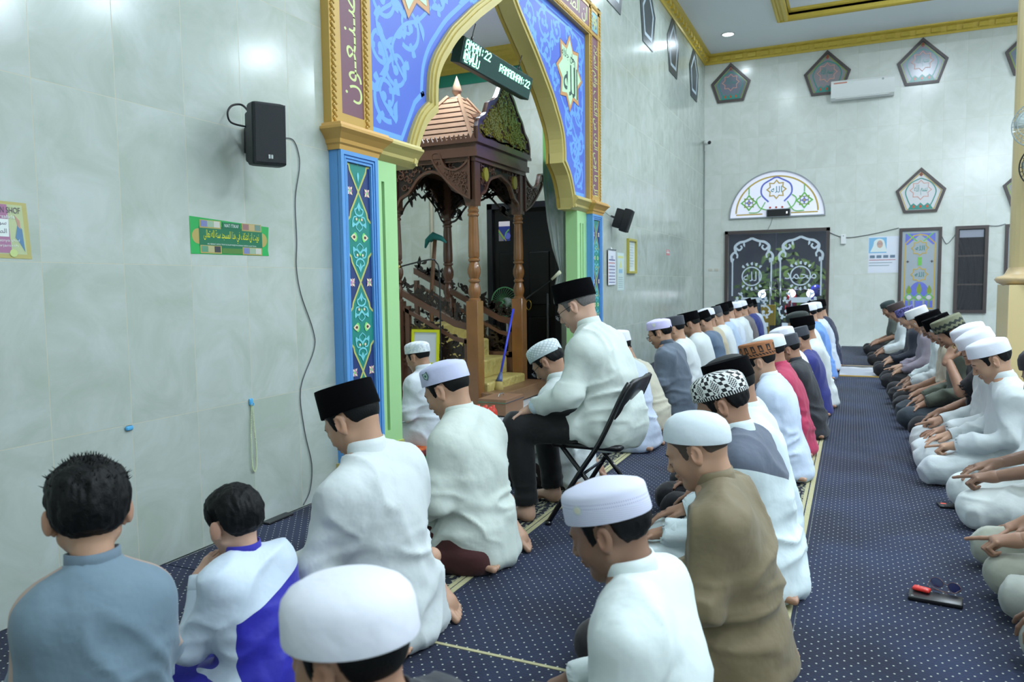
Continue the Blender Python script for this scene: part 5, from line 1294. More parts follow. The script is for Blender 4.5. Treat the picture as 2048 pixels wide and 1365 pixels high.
    if hair:
        v, F = hair_mesh(hair, wide, {0: .0035, 1: .005, 2: .008}[lod]); mm = {'grey': M_GHAIR, 'fade': M_BUZZ}.get(hair, M_HAIR)
        on_head(mesh_obj('hair', v, F, mm, root, True))
        if hair in ('kid', 'kid2'):
            rr = random.Random(seed); sb = MB()
            for _ in range(420 if hair == 'kid' else 170):
                th = rr.uniform(0, 2*PI); ph = rr.uniform(.1, 1.25 if hair == 'kid' else .9); d_ = Vector((math.sin(ph)*math.cos(th), math.sin(ph)*math.sin(th), math.cos(ph)))
                c_ = Vector((-.012, 0, .032)); p = c_+Vector((d_.x*.108, d_.y*.088*wide, d_.z*.100)); L_ = rr.uniform(.018, .036) if hair == 'kid' else rr.uniform(.010, .020)
                dr = (d_*.7+Vector((rr.uniform(-.5, .5), rr.uniform(-.5, .5), rr.uniform(.1, .8)))).normalized(); sb.tube([p, p+dr*L_*.6, p+dr*L_+Vector((rr.uniform(-1, 1), rr.uniform(-1, 1), -.2))*.004], [.0022, .0016, .0002], 4)
            on_head(sb.build('hair_strands', M_HAIR, root, True))
    if cap:
        co = on_head(cap_mb(cap, wide, tilt, cap_low, cap_size).build('cap', capm or cloth(WHITE), root, angle=50))
        if emblem:
            kind, em, ang = emblem; eb = MB(); dR = Matrix.Rotation(math.radians(ang), 3, 'Z')
            nx = dR @ Vector((1, 0, 0)); up = Vector((0, 0, 1)); sd = up.cross(nx); c_ = Vector((nx.x*.1135-.012, nx.y*.0935*wide, .078-cap_low+.026*nx.x*tilt/14))
            nn_ = Vector((nx.x/.0117, nx.y/.0077, 0)).normalized(); sd = up.cross(nn_)
            D_ = Draw(c_-nn_*.001, sd, up, nn_, .001)
            if kind == 'shield': D_.poly([(-.014, .018), (0, .014), (.014, .018), (.013, -.006), (0, -.018), (-.013, -.006)], em[0]); D_.layer(); D_.poly([(-.010, .013), (.010, .013), (.009, -.005), (0, -.013), (-.009, -.005)], em[1]); D_.layer(); D_.disc(0, .002, .005, em[0])
            elif kind == 'round': D_.poly(star(0, 0, .015, .012, 10), em[0]); D_.layer(); D_.disc(0, 0, .008, em[1])
            elif kind == 'pin': D_.line([(-.012, -.002), (-.007, .005), (-.002, -.003), (.003, .005), (.008, -.002), (.012, .004)], .005, em[0])
            elif kind == 'key': D_.ring(arc(0, .004, .012, 0, 345, 23), .003, em[0]); D_.line([(-.006, -.008), (-.010, -.022)], .003, em[0]); D_.line([(.006, -.008), (.010, -.022)], .003, em[0])
            D_.build('emblem', co)
    if lod < 2:
        eb = MB()
        for yy in (-1, 1): 
            eb.tube([(.089, yy*.016, .022), (.094, yy*.030, .026), (.084, yy*.047, .020)], [.002, .0034, .0014], 6); eb.tube([(.090, yy*.020, -.006), (.0945, yy*.031, -.0085), (.088, yy*.042, -.006)], [.0009, .0013, .0009], 5)
        if beard:
            for k in range(60):
                rr = random.Random(k+seed); yy = rr.uniform(-.022, .022); eb.tube([(.083-abs(yy)*.4, yy, -.092), (.088-abs(yy)*.4, yy*.9, -.112+rr.uniform(-.004, .008))], [.0015, .0003], 4)
            eb.tube([(.094, -.022, -.047), (.104, 0, -.043), (.094, .022, -.047)], [.002, .0032, .002], 6)
        on_head(eb.build('eyebrows', M_HAIR if hair != 'grey' else M_GHAIR, root, True))
    if glasses:
        gb = MB()
        for yy in (-1, 1):
            gb.tube([(.113-.0*abs(a), yy*.032+.020*math.cos(a), -.004+.015*math.sin(a)) for a in np.linspace(0, 2*PI, 21)[:-1]], .0013, 6, closed=True)
            gb.tube([(.110, yy*.052, .002), (.06, yy*.078*wide, .006), (-.004, yy*.084*wide, .008)], .0016, 6)
        gb.tube([(.113, -.012, -.002), (.117, 0, .002), (.113, .012, -.002)], .0014, 6)
        go_ = on_head(gb.build('glasses', mat('dark_glasses_frame', (26, 28, 34), .3), root, True))
        lb = MB()
        for yy in (-1, 1): lb.loft([[(.1128+e, yy*.032+.0195*math.cos(a), -.004+.0145*math.sin(a)) for a in np.linspace(0, 2*PI, 21)[:-1]] for e in (-.0006, .0006)])
        lb.build('lenses', mat('glasses_lens', (200, 214, 224), .05, alpha=.25), go_)
    return root, Hm, J
VEL = mat('black_velvet', (5, 5, 7), .95, spec=.1); DGREY = cloth((58, 62, 70)); LAV = cloth((206, 210, 240)); WC = cloth((232, 234, 244)); GRN = cloth((36, 44, 40))
EM1 = (mat('emblem_green', (52, 98, 96), .5), mat('emblem_pale', (170, 196, 186), .5)); EM2 = (mat('emblem_gold', (226, 206, 120), .5), mat('emblem_straw', (214, 190, 110), .5)); EMW = (mat('emblem_white', (214, 222, 226), .4), mat('emblem_ivory', (230, 228, 210), .4))
BLK = (22, 22, 26); P = make_person
R1 = 'worshippers in the first row by the wall'; R2 = 'worshippers in the second row'; R3 = 'worshippers in the right-hand row'
def seat(xh, y, z, label, lod=2, **k):
    bow = k.get('bow', 30.); cb_ = math.radians(bow); s = k.pop('s', None) or max(.9, min(1.1, z/(.731+.126*math.cos(cb_)))); rz = math.radians(k.get('rz', 180.))
    off = (.075+.125*math.sin(cb_))*s; return P(xh-off*math.cos(rz), y-off*math.sin(rz), label, s=s, lod=lod, **k)
# ---- first row, near to far
P(-1.52, 1.08, 'boy with spiky black hair in grey-blue sports shirt, seen from behind, lower left corner', rz=150, s=.82, child=1., name='person', bow=10, hair='kid', skin='tan', top=(112, 134, 148), topr=.75, legs=(84, 96, 110), seed=21, lod=0, wide=1.0, group=R1, lean=0,
  yoke=[((176, 150, 134), [(1, 0, 0, -.022), (-1, 0, 0, .050), (0, (1,), 0, -.075), (0, 0, 1, -.42)])], collar=(104, 122, 136), hands='flat', fat=.88, pose=dict(pel=(0, 0, .21), lum=(-.01, 0, .34), che=(.03, 0, .51), sh=(.04, .122, .60), nb=(.06, 0, .69), hd=(.095, 0, .835), el=(.08, .165, .39)))
P(-1.53, 1.575, 'small boy in blue and white shirt holding his hand to his mouth beside the wall', rz=176, s=.715, child=1., bow=18, headturn=-2, hair='kid2', skin='light', top=(40, 38, 168), topr=.55, legs=(36, 34, 160), seed=22, lod=0, group=R1, robe=0, collar=(44, 40, 160), wide=1.02,
  yoke=[((210, 224, 238), [(0, .35, 1, -.465)]), ((210, 224, 238), [(0, 1, 0, -.160), (0, 0, 1, -.17)])], cuff=(212, 226, 238), pose=dict(sh=(.045, .145, .545), el=(.055, .20, .315), elL=(.15, .20, .27), wrL=(.235, .085, .515), fingL=(.205, .0, .65), hd=(.115, 0, .73)), fat=.92, hands=('curl', 'flat'), legskirt=1.)
seat(-1.585, 2.09, .86, 'man in black velvet cap and white shirt right of the small blue-shirted boy', lod=0, cap='peci', capm=VEL, skin='tan', hair='short', seed=3, group=R1, bow=34, fat=.98, cap_low=.004, pose=dict(elL=(.10, .245, .30), wrL=(.33, .18, .17)))
seat(-1.62, 2.83, .87, 'man in lilac cap with shield badge and white shirt, left of the seated man', lod=0, cap='haji', capm=LAV, emblem=('shield', EM1, 78), skin='tan', seed=4, group=R1, legs=(70, 30, 30), legskirt=1., bow=30, fat=1.0, top=(208, 217, 208))
seat(-2.95, 4.76, .80, 'prayer leader in white lace cap and white robe kneeling inside the niche', lod=1, cap='kufi', capm=cap_pattern('white_lace_cap', (232, 236, 238), (206, 214, 222), 'floral'), skin='mid', robe=1, seed=5, rz=176, top=(214, 220, 228), bow=22, s=.93)
CH = dict(pel=(0, 0, .50), lum=(-.01, 0, .63), che=(.055, 0, .79), nb=(.135, 0, .965), hd=(.185, 0, 1.082), sh=(.09, .18, .885), el=(.14, .255, .665), wr=(.345, .20, .585), hip=(.02, .10, .49), knL=(.44, .20, .475), knR=(.44, -.15, .475), anL=(.38, .22, .075), anR=(.38, -.15, .075), kn=(.44, .17, .475), an=(.38, .18, .075))
P(-1.10, 3.62, 'elderly man with glasses and black cap sitting on the black folding chair', s=1.0, pose=CH, kneel=False, cap='peci', capm=VEL, hair='grey', glasses=True, skin='light', bow=30, top=(212, 221, 214), legs=(16, 16, 18), lod=0, seed=6, fat=1.04, group=R1, cap_size=1.02, cuff=(206, 226, 236))
seat(-1.70, 4.17, .84, 'man in white diamond-patterned cap and glasses leaning forward beyond the chair', lod=1, cap='kufi', capm=cap_pattern('diamond_knit_cap', (188, 202, 204), (228, 234, 236), 'diamond'), glasses=True, hair='thick', skin='mid', bow=42, seed=7, group=R1, legs=(58, 44, 44), top=(214, 222, 220), fat=.9)
seat(-1.56, 5.25, .86, 'man in white cap and pale blue robe mostly hidden behind the chair', lod=1, cap='haji', capm=WC, skin='mid', seed=8, group=R1, top=(196, 208, 226), robe=1, bow=26)
seat(-1.64, 5.98, .72, 'man bowing low in grey lace cap and khaki clothes', lod=1, cap='kufi', capm=cap_pattern('grey_lace_cap', (160, 172, 168), (96, 110, 106), 'lace'), skin='mid', seed=9, group=R1, top=(192, 188, 168), legs=(170, 164, 146), bow=52, lean=14, s=.93)
seat(-1.58, 6.68, .88, 'man in slate-grey shirt, glasses and lilac cap in the first row', lod=1, cap='haji', capm=cap_pattern('lilac_cap', (212, 206, 246), (212, 206, 246), 'plain'), emblem=('shield', EMW, 85), glasses=True, skin='tan', hair='thick', seed=10, group=R1, top=(92, 104, 118), collar=(70, 80, 92), legs=(60, 62, 70), bow=24, fat=1.08)
far1 = [(-1.60, 7.36, .87, 'man in dark grey cap and white shirt after the slate-grey shirted man', 'flat', DGREY, WHITE, 'short'), (-1.60, 8.11, .88, 'man in wide black cap and white shirt, seventh kneeling past the chair', 'peci', VEL, WHITE, 'short'), (-1.59, 8.75, .86, 'man in blue-grey checked shirt and black cap in the first row', 'peci', VEL, (86, 106, 130), 'short'),
        (-1.60, 9.1, .89, 'man in beige shirt and white cap behind the checked shirt', 'haji', WC, (188, 176, 148), 'short'), (-1.60, 9.65, .88, 'man in charcoal round cap and white shirt, far part of first row', 'flat', DGREY, WHITE, 'grey'), (-1.60, 10.25, .89, 'man in black cap and pale blue shirt, far part of first row', 'peci', VEL, (176, 194, 216), 'short'),
        (-1.63, 10.8, .92, 'man whose dark cap shows just left of the tall white cap', 'peci', VEL, (206, 216, 228), 'short'), (-1.56, 11.2, .95, 'man in tall white cap and white shirt near the glass doors', 'haji', WC, WHITE, 'short'), (-1.57, 11.85, .91, 'man in white cap and brown-grey shirt near the glass doors', 'haji', WC, (112, 106, 106), 'short'),
        (-1.57, 12.5, .92, 'man in navy shirt and black cap near the glass doors', 'peci', VEL, (40, 52, 122), 'short'), (-1.58, 13.25, .89, 'man in pale grey shirt and black cap, last of the first row', 'peci', VEL, (178, 192, 206), 'short')]
for i, (xh, y, z, lb, ck, cm_, tp, hr) in enumerate(far1): seat(xh, y, z, lb, cap=ck, capm=cm_, top=tp, hair=hr, seed=30+i, group=R1, skin=('tan', 'mid')[i % 2], bow=24+(i*7) % 16, legs=BLK, s=min(1.08, z/.845))
# ---- second row
seat(-.66, .885, .77, 'person in white cap with faint round badge, nearest, cut by the bottom edge', lod=0, cap='dome', capm=WC, emblem=('key', EMW, 100), seed=11, group=R2, bow=12, skin='mid', cap_low=-.0, cap_size=1.12, tilt=6, s=.9, top=(44, 46, 52))
seat(-.49, 1.59, .76, 'man in white dotted cap and white shirt with blue inner collar, lower centre', lod=0, cap='haji', capm=cap_pattern('dotted_lilac_cap', (222, 224, 244), (184, 184, 214), 'dotband'), emblem=('round', EMW, 72), seed=12, group=R2, bow=24, skin='dark', hair='thick', s=.9, cap_size=1.04, tilt=10, top=(224, 234, 232), fat=1.05)
seat(-.43, 2.30, .80, 'bald-shaved man in white skullcap and brown shirt in the second row', lod=0, cap='skull', capm=cloth((222, 232, 238)), seed=13, group=R2, bow=26, skin='tan', hair='fade', top=(124, 110, 82), topr=.7, legs=(40, 36, 36), tilt=24, cap_low=.006, fat=1.0, s=.955, beard=False)
seat(-.47, 2.98, .84, 'man in black and white crocheted cap and white robe with slate shoulders', lod=0, cap='dome', capm=cap_pattern('crochet_cap', (232, 236, 232), (22, 24, 28), 'crochet'), seed=14, group=R2, bow=32, skin='mid', hair='thick', robe=1, top=(220, 234, 236), yoke=[((92, 100, 116), [(0, (-.35,), 1, -.44)])], cap_size=1.02, fat=1.05)
seat(-.50, 3.44, .84, 'man in plain black velvet cap behind the crocheted cap', lod=1, cap='peci', capm=VEL, seed=15, group=R2, bow=34, skin='mid', hair='short', top=(218, 232, 240))
seat(-.60, 3.98, .80, 'man in black felt cap with small gold pin and pale crown', lod=1, cap='kufi', capm=cap_pattern('felt_cap', (44, 46, 46), (44, 46, 46), 'plain'), emblem=('pin', EM2, 80), seed=16, group=R2, bow=36, skin='mid', top=(206, 222, 238), hair='short', cap_size=1.05)
seat(-.52, 4.78, .83, 'man in brown batik cap and pale blue shirt in the second row', lod=1, cap='flat', capm=cap_pattern('batik_cap', (156, 100, 60), (34, 24, 22), 'batik'), seed=17, group=R2, bow=26, skin='tan', hair='short', top=(206, 220, 240), collar=(226, 234, 240), fat=1.08)
seat(-.52, 5.45, .825, 'man in white and green cap and crimson shirt in the second row', lod=1, cap='haji', capm=cap_pattern('white_green_cap', (226, 236, 234), (226, 236, 234), 'plain'), emblem=('key', (mat('emblem_green2', (96, 190, 140), .5),)*2, 60), seed=18, group=R2, bow=28, skin='mid', top=(180, 48, 86), hair='short', cap_size=1.08)
seat(-.46, 6.12, .80, 'man in charcoal cap and black shirt in the second row', lod=1, cap='flat', capm=DGREY, seed=19, group=R2, bow=30, skin='mid', top=(40, 42, 48), fat=1.1, s=.93)
seat(-.54, 6.75, .81, 'man in white cap just beyond the charcoal cap in the second row', lod=1, cap='haji', capm=WC, seed=20, group=R2, bow=30, top=(228, 230, 236))
seat(-.44, 7.15, .79, 'man in navy shirt in the middle of the second row', lod=2, cap='flat', capm=DGREY, seed=23, group=R2, bow=30, top=(42, 48, 122), s=.93)
far2 = [(-.42, 7.62, .86, 'man in upright black cap and white robe, right edge of second row', 'peci', VEL, WHITE), (-.50, 8.15, .89, 'man in dark green knitted cap bowing in the second row', 'kufi', GRN, (214, 224, 222)), (-.53, 8.75, .95, 'man in tall black cap and cream shirt far down the second row', 'peci', VEL, (226, 232, 224)),
        (-.50, 9.8, .94, 'man in white cap and sky blue shirt far down the second row', 'haji', WC, (112, 156, 226)), (-.47, 10.7, .92, 'man in white cap before the dark navy shirt, far second row', 'haji', WC, (206, 216, 230)), (-.44, 11.3, .96, 'man in black cap and dark navy shirt, last of the second row', 'peci', VEL, (32, 38, 66))]
for i, (xh, y, z, lb, ck, cm_, tp) in enumerate(far2): seat(xh, y, z, lb, cap=ck, capm=cm_, top=tp, hair='short', seed=50+i, group=R2, skin=('mid', 'tan')[i % 2], bow=26, robe=1 if i == 0 else 0, s=min(1.1, z/.845))
# ---- row on the right
seat(.73, 5.10, .845, 'young man in white cap and white robe kneeling in the right-hand row', lod=1, cap='haji', capm=WC, seed=60, group=R3, robe=1, skin='tan', hair='thick', bow=32, hands=('point', 'flat'), wide=.97, cap_size=1.03)
seat(.72, 5.60, .86, 'man in white cap with yellow flower badge beside the young man in white', lod=1, cap='haji', capm=WC, emblem=('round', EM2, 10), seed=61, group=R3, robe=1, skin='mid', hair='short', bow=42, hands=('flat', 'point'))
PW = dict(elL=(.20, .17, .40), wrL=(.27, .05, .60), fingL=(.23, .02, .70))
seat(.75, 6.12, .875, 'man in black shirt and wristwatch raising his hand to his face', lod=1, cap='haji', capm=WC, seed=62, group=R3, skin='mid', bow=38, top=(24, 24, 28), sleeve=.3, pose=PW, hands=('curl', 'flat'))
seat(.70, 6.88, .885, 'man in olive zigzag-patterned cap with round badge in the right-hand row', lod=1, cap='flat', capm=cap_pattern('olive_wavy_cap', (120, 122, 96), (44, 52, 46), 'wavy'), emblem=('round', EMW, 20), seed=63, group=R3, skin='mid', hair='thick', bow=40, top=(86, 92, 78), legs=(46, 56, 64))
seat(.69, 7.55, .86, 'man in beige shirt half hidden left of the olive cap', lod=1, cap='peci', capm=VEL, seed=64, group=R3, skin='mid', hair='grey', bow=42, top=(196, 184, 160), sleeve=.3, hands=('flat', 'point'))
seat(.68, 8.2, .87, 'man in black cap with white badge and white shirt in the right-hand row', lod=1, cap='peci', capm=VEL, emblem=('round', EMW, 10), seed=65, group=R3, skin='dark', hair='grey', bow=40, top=WHITE)
seat(.65, 9.3, .88, 'man in glossy white round cap and mauve-grey shirt in the right-hand row', lod=2, cap='flat', capm=cloth((236, 238, 240)), emblem=('round', (M_DARKW, M_DARKW), 10), seed=66, group=R3, skin='tan', bow=38, top=(150, 140, 152), hands=('flat', 'point'), glasses=False)
seat(.60, 10.4, .85, 'man in purple batik cap and black jacket in the right-hand row', lod=2, cap='flat', capm=cap_pattern('purple_batik_cap', (108, 106, 170), (64, 60, 110), 'floral'), seed=67, group=R3, skin='tan', bow=38, top=(36, 40, 52))
seat(.56, 11.7, .87, 'man in dark brown cap and white shirt, second to last facing the aisle', lod=2, cap='flat', capm=cloth((66, 52, 50)), seed=68, group=R3, skin='mid', bow=36, top=WHITE, hands=('flat', 'flat'))
seat(.52, 13.3, .86, 'man in dark green cap and olive-grey shirt, furthest on the right side', lod=2, cap='kufi', capm=cloth((48, 62, 62)), seed=69, group=R3, skin='mid', bow=34, top=(84, 90, 82), sleeve=.3)
seat(.85, 4.30, .875, 'dark-skinned man in black cap cut by the right picture edge', lod=0, cap='skull', capm=cloth((40, 34, 40)), seed=70, group=R3, skin='dark', hair='short', bow=30, robe=1, top=(216, 222, 218), sleeve=.3, hands=('point', 'flat'), pose=dict(elL=(.10, .235, .33), wrL=(.345, .16, .245), wr=(.30, .16, .235)))
seat(.82, 3.40, .86, 'person in beige trousers pointing a finger at the right edge, above the red key', lod=0, cap='haji', capm=WC, seed=71, group=R3, skin='mid', bow=30, top=(226, 232, 240), legs=(170, 172, 156), sleeve=.3, hands=('point', 'flat'), pose=dict(elL=(.12, .235, .33), wrL=(.375, .17, .225)))
seat(.84, 2.86, .86, 'kneeling person whose pale knee and flat hand show beside the phone and glasses', lod=0, cap='haji', capm=WC, seed=72, group=R3, skin='dark', bow=30, top=(226, 232, 240), legs=(172, 176, 166), hands=('flat', 'flat'), pose=dict(elL=(.12, .235, .33), wrL=(.36, .17, .20)))
seat(.92, 2.28, .86, 'person showing only a pointing hand at the lower right edge', lod=0, cap='haji', capm=WC, seed=73, group=R3, skin='mid', bow=30, top=(216, 226, 234), sleeve=.3, hands=('point', 'point'), pose=dict(elL=(.14, .235, .31), wrL=(.42, .19, .20)))
# ------------------------------------------------------------------ folding chair
MCH = mat('black_lacquered_steel', (16, 16, 18), .25, coat=.3); MVN = mat('black_vinyl', (24, 24, 27), .32)
ch = empty('folding_chair', (-1.15, 3.61, 0), label='black folding chair under the elderly man', cat='chair')
def cp(b, name, parent=ch, m=MCH, smooth=True):
    b.v = [(p[0]+1.15, p[1]-3.61, p[2]) for p in b.v]; return b.build(name, m, parent, smooth)
for y in (3.385, 3.845):
    cp(MB().tube(smooth_line([(-1.36, y, .012), (-1.20, y, .27), (-1.09, y, .44), (-.985, y, .66), (-.955, y+(.03 if y < 3.6 else -.03), .725)], 5), .0125, 10), 'front_leg')
    yy = y+(.03 if y < 3.6 else -.03)
    cp(MB().tube([(-1.30, yy, .40), (-1.15, yy, .22), (-.98, yy, .012)], .0115, 10), 'rear_leg')
    cp(MB().lathe([(.016, 0), (.018, .008), (.016, .02)], (-1.36, y, 0), 12).lathe([(.016, 0), (.018, .008), (.016, .02)], (-.98, yy, 0), 12), 'rubber_foot')
cp(MB().tube([(-1.22, 3.40, .24), (-1.22, 3.82, .24)], .008), 'crossbar'); cp(MB().tube([(-1.03, 3.43, .07), (-1.03, 3.79, .07)], .008), 'crossbar')
b = MB(); b.bbox(-1.36, -1.0, 3.425, 3.795, .385, .418, .014); cp(b, 'seat', m=MVN)
rg_ = []
for z, x, hw in ((.50, -1.063, .12), (.515, -1.056, .175), (.56, -1.034, .195), (.68, -.976, .195), (.725, -.957, .175), (.738, -.95, .13)):
    rg_.append([(x-.004, 3.61-hw, z), (x+.016, 3.61-hw, z), (x+.028, 3.61-hw*.5, z), (x+.030, 3.61, z), (x+.028, 3.61+hw*.5, z), (x+.016, 3.61+hw, z), (x-.004, 3.61+hw, z), (x+.010, 3.61, z)])
cp(MB().loft(rg_), 'backrest', m=MVN)

# ------------------------------------------------------------------ LED message board under the arch
MGRN = mat('dark_green_led_face', (14, 62, 56), .4); MLED = mat('lit_leds', (190, 255, 225), .5, emit=((150, 255, 205), 3.2)); MLEDg = mat('led_glow_rows', (30, 120, 90), .5, emit=((20, 150, 100), .35))
GL = {'R': '1111010001100011111010100100101000 1', 'A': '01110100011000111111100011000110001', 'M': '10001110111010110001100011000110001', 'D': '11110100011000110001100011000111110', 'H': '10001100011000111111100011000110001',
      'N': '10001110011010110011100011000110001', ':': '00000001000010000000001000010000000', '2': '01110100010000100010001000100011111', 'U': '10001100011000110001100011000101110', 'L': '10000100001000010000100001000011111', 'Y': '10001100010101000100001000010000100', 'I': '01110001000010000100001000010001110', ' ': '0'*35}
led = empty('led_sign', (-2.745, 5.83, 3.0), label='green scrolling LED message board hanging under the pointed arch', cat='sign'); led.rotation_euler = (0, math.radians(14), 0)
MB().bbox(-.09, .0, -.665, .665, -.1, .1, .006).build('case', mat('dark_green_case', (22, 52, 50), .4), led)
b = MB(); b.box(.0, .003, -.655, .655, -.092, .092, MGRN)
for k in range(17): b.box(.003, .0042, -.65, .65, -.09+k*.011, -.087+k*.011, mat('led_row_line', (44, 92, 84), .4))
fc = b.build('display_face', None, led)
b = MB()
def dotrow(txt, y0, z0, p):
    for i, c in enumerate(txt):
        g = GL[c].replace(' ', '0')
        for r_ in range(7):
            for c_ in range(5):
                if r_*5+c_ < len(g) and g[r_*5+c_] == '1':
                    y = y0+(i*6+c_)*p*1.0; z = z0-r_*p*.92; b.lathe([(0, 0), (p*.5, 0)], (0, 0, 0), 6) if 0 else b.box(.004, .0065, y-p*.46, y+p*.46, z-p*.40, z+p*.40, MLED)
dotrow('AMAN:22', -.63, .083, .0105); dotrow('AUU', -.63, .012, .0125); dotrow('LYU', -.52, -.018, .0115) if 0 else dotrow('LYLU', -.61, -.062+.045, .0105)
b.build('lit_characters', None, fc); b = MB()
dotrow('RAMADHAN:22', -.02, .052, .0098)
b.build('lit_characters', None, fc)
for y in (-.48, .42): MB().tube([(-.045, y, .1), (-.045, y, .17), (-.04, y+.004, .24)], .004).lathe([(.008, 0), (.012, .02), (.008, .04)], (-.045, y, .1), 8).build('hanging_wire', MCH, led, True)

# ------------------------------------------------------------------ things on the near wall
def speaker(name, loc, rz, tilt, label):
    e = empty(name, loc, label=label, cat='speaker'); e.rotation_euler = (0, math.radians(tilt), math.radians(rz))
    mk = mat('black_speaker_cabinet', (20, 22, 25), .5, bump=(300, .3, .001)); mg = mat('speaker_grille', (26, 30, 34), .55, bump=(600, 1., .002))
    MB().bbox(-.16, -.05, -.058, .058, -.118, .118, .012).build('rear_cabinet', mk, e, angle=40)
    MB().bbox(-.06, .03, -.078, .078, -.142, .142, .014).build('front_cabinet', mk, e, angle=40)
    b = MB(); b.loft([[(x, y*s_, z*s_) for y, z in ((-.072, -.136), (.072, -.136), (.072, .136), (-.072, .136))] for x, s_ in ((.028, 1), (.040, .985), (.043, .94))]); g = b.build('grille', mg, e)
    d = Draw((.0445, 0, 0), (0, 1, 0), (0, 0, 1), (1, 0, 0)); d.rect(-.012, -.003, -.112, -.094, mch); d.rect(.000, .009, -.112, -.094, mch); d.build('badge', g)
    MB().box(-.27, -.24, -.03, .03, -.06, .06).tube([(-.25, 0, 0), (-.15, 0, 0)], .012).build('wall_bracket', mk, e)
    return e
speaker('wall_speaker', (-2.47, 2.72, 1.905), -30, 3, 'large black speaker mounted high on the near tiled wall')
speaker('wall_speaker', (-2.52, 8.95, 1.96), 6, 18, 'small black speaker on the wall beyond the arch, tilted down')
def wire(pts, r, m, label, n=5): return props(MB().tube(smooth_line(pts, n), r, 6).build('cable', m, None, True), label, 'cable')
MWI = mat('grey_wire', (92, 96, 100), .5); MWK2 = mat('black_wire', (24, 24, 26), .5)
c_ = [(2.80, 1.93), (2.95, 1.965), (3.1, 1.98), (3.18, 1.98), (3.22, 1.91), (3.22, 1.83), (3.18, 1.67), (3.18, 1.45), (3.17, 1.31), (3.2, 1.16), (3.29, .96), (3.29, .85), (3.17, .65), (3.19, .42), (3.24, .22), (3.22, .08), (3.16, .01)]
c_ = [(XW+(.12 if i == 0 else .006), y, z) for i, (y, z) in enumerate(c_)]; wire(c_, .0028, MWI, 'thin wavy grey wire running down the near wall from the big speaker')
wire([(-2.60, 2.74, 2.03), (-2.66, 2.76, 2.07), (-2.68, 2.72, 2.06), (-2.68, 2.69, 2.02), (-2.68, 2.71, 1.98), (-2.62, 2.74, 1.96)], .005, MWK2, 'black cable looping beside the big speaker')
wire([(XW+.006, 8.55, 1.0), (XW+.006, 8.55, 1.9), (XW+.006, 8.58, 2.05), (XW+.03, 8.75, 2.02), (-2.64, 8.8, 1.98)], .003, MWI, 'thin wire running to the small speaker beyond the arch')
# banner
P_ = lambda u, v: (u, v)
MBG = mat('bright_green_banner', (40, 168, 84), .4); MDG = mat('dark_green_print', (28, 112, 78), .4); MGD = mat('banner_gold', (176, 160, 92), .4); MWT = mat('print_white', (226, 234, 230), .4); MYL = mat('banner_yellow', (226, 226, 50), .4)
d = Draw((XW+.001, 2.725, 1.44), (0, 1, 0), (0, 0, 1), (1, 0, 0), .0006)
d.poly([(-.25, .088), (-.25, -.082), (.245, -.078), (.24, -.05), (.25, .068)], MBG); d.layer()
d.poly(arc(-.205, 0, .035, 90, 270, 8)+arc(.2, 0, .035, -90, 90, 8), MGD); d.layer(); d.poly([(-.2, .045), (-.2, -.045), (-.17, -.05), (.17, -.048), (.2, -.043), (.2, .04), (.17, .047), (-.17, .05)], MDG); d.layer()
for x0, x1 in ((-.19, -.075), (.07, .19)):
    for z0 in (.042, -.074):
        d.rect(x0-.006, x1+.006, z0-.003, z0+.034, MGD)
d.layer()
cols = [(120, 128, 176), (150, 176, 150), (196, 196, 186), (92, 150, 120), (180, 176, 130), (60, 60, 66), (150, 110, 110), (188, 166, 120), (110, 140, 130)]
i = 0
for x0, x1 in ((-.19, -.075), (.07, .19)):
    for z0 in (.045, -.071):
        for k in range(3): d.rect(x0+k*(x1-x0)/3+.001, x0+(k+1)*(x1-x0)/3-.001, z0, z0+.028, mat('banner_picture_%d' % (i % 9), cols[i % 9], .4)); i += 1
d.rect(-.06, .055, .045, .072, MDG); d.rect(-.065, .06, -.074, -.05, mat('banner_olive', (86, 130, 60), .4)); d.layer()
d.text("NIAT I'TIKAF", -.003, .058, .022, MWT, width=.09)
d.text(arabic('نويت ان اعتكف في هذا المسجد سنة لله تعالى'), 0, .004, .05, MYL, width=.35)
d.text("AKU BERNIAT UNTUK I'TIKAF DI DALAM MASJID INI SUNNAH KARENA ALLAH TA'ALA", 0, -.034, .009, MWT, width=.31)
props(d.build('banner'), 'green wall banner with yellow Arabic lettering below the big speaker', 'banner')
# peeling poster on the left
MPU = mat('magenta_poster', (172, 118, 150), .45); d = Draw((XW+.001, 1.56, 1.42), (0, 1, 0), (0, 0, 1), (1, 0, 0), .0006)
d.poly([(-.18, .10), (.185, .095), (.195, -.105), (-.18, -.10)], mat('poster_tape', (186, 176, 110), .4)); d.layer(); d.poly([(-.18, .09), (.168, .085), (.178, -.09), (-.18, -.085)], mat('poster_back', (186, 196, 150), .4)); d.layer()
d.poly([(-.18, .088), (.115, .085), (.125, -.085), (-.18, -.085)], MPU); d.poly([(.15, .02), (.165, .0), (.172, -.08), (.155, -.05), (.14, -.03)], mat('poster_blue', (96, 134, 168), .45)); d.poly([(.14, .05), (.158, .03), (.16, .0), (.15, .01)], mat('poster_salmon', (190, 150, 130), .45)); d.layer()
d.rect(-.16, .118, -.028, .034, MWT); d.layer()
mkp = mat('poster_dark_print', (92, 80, 98), .5)
d.text('LURUSKAN SHOF', .083, .066, .030, mkp, width=.155); d.text('Rasulullah Bersabda', .058, .043, .018, MWT, width=.165); d.text(arabic('سووا صفوفكم فان تسوية'), .0, .018, .022, mkp, width=.22); d.text(arabic('الصفوف من تمام الصلاة'), .0, -.012, .022, mkp, width=.22)
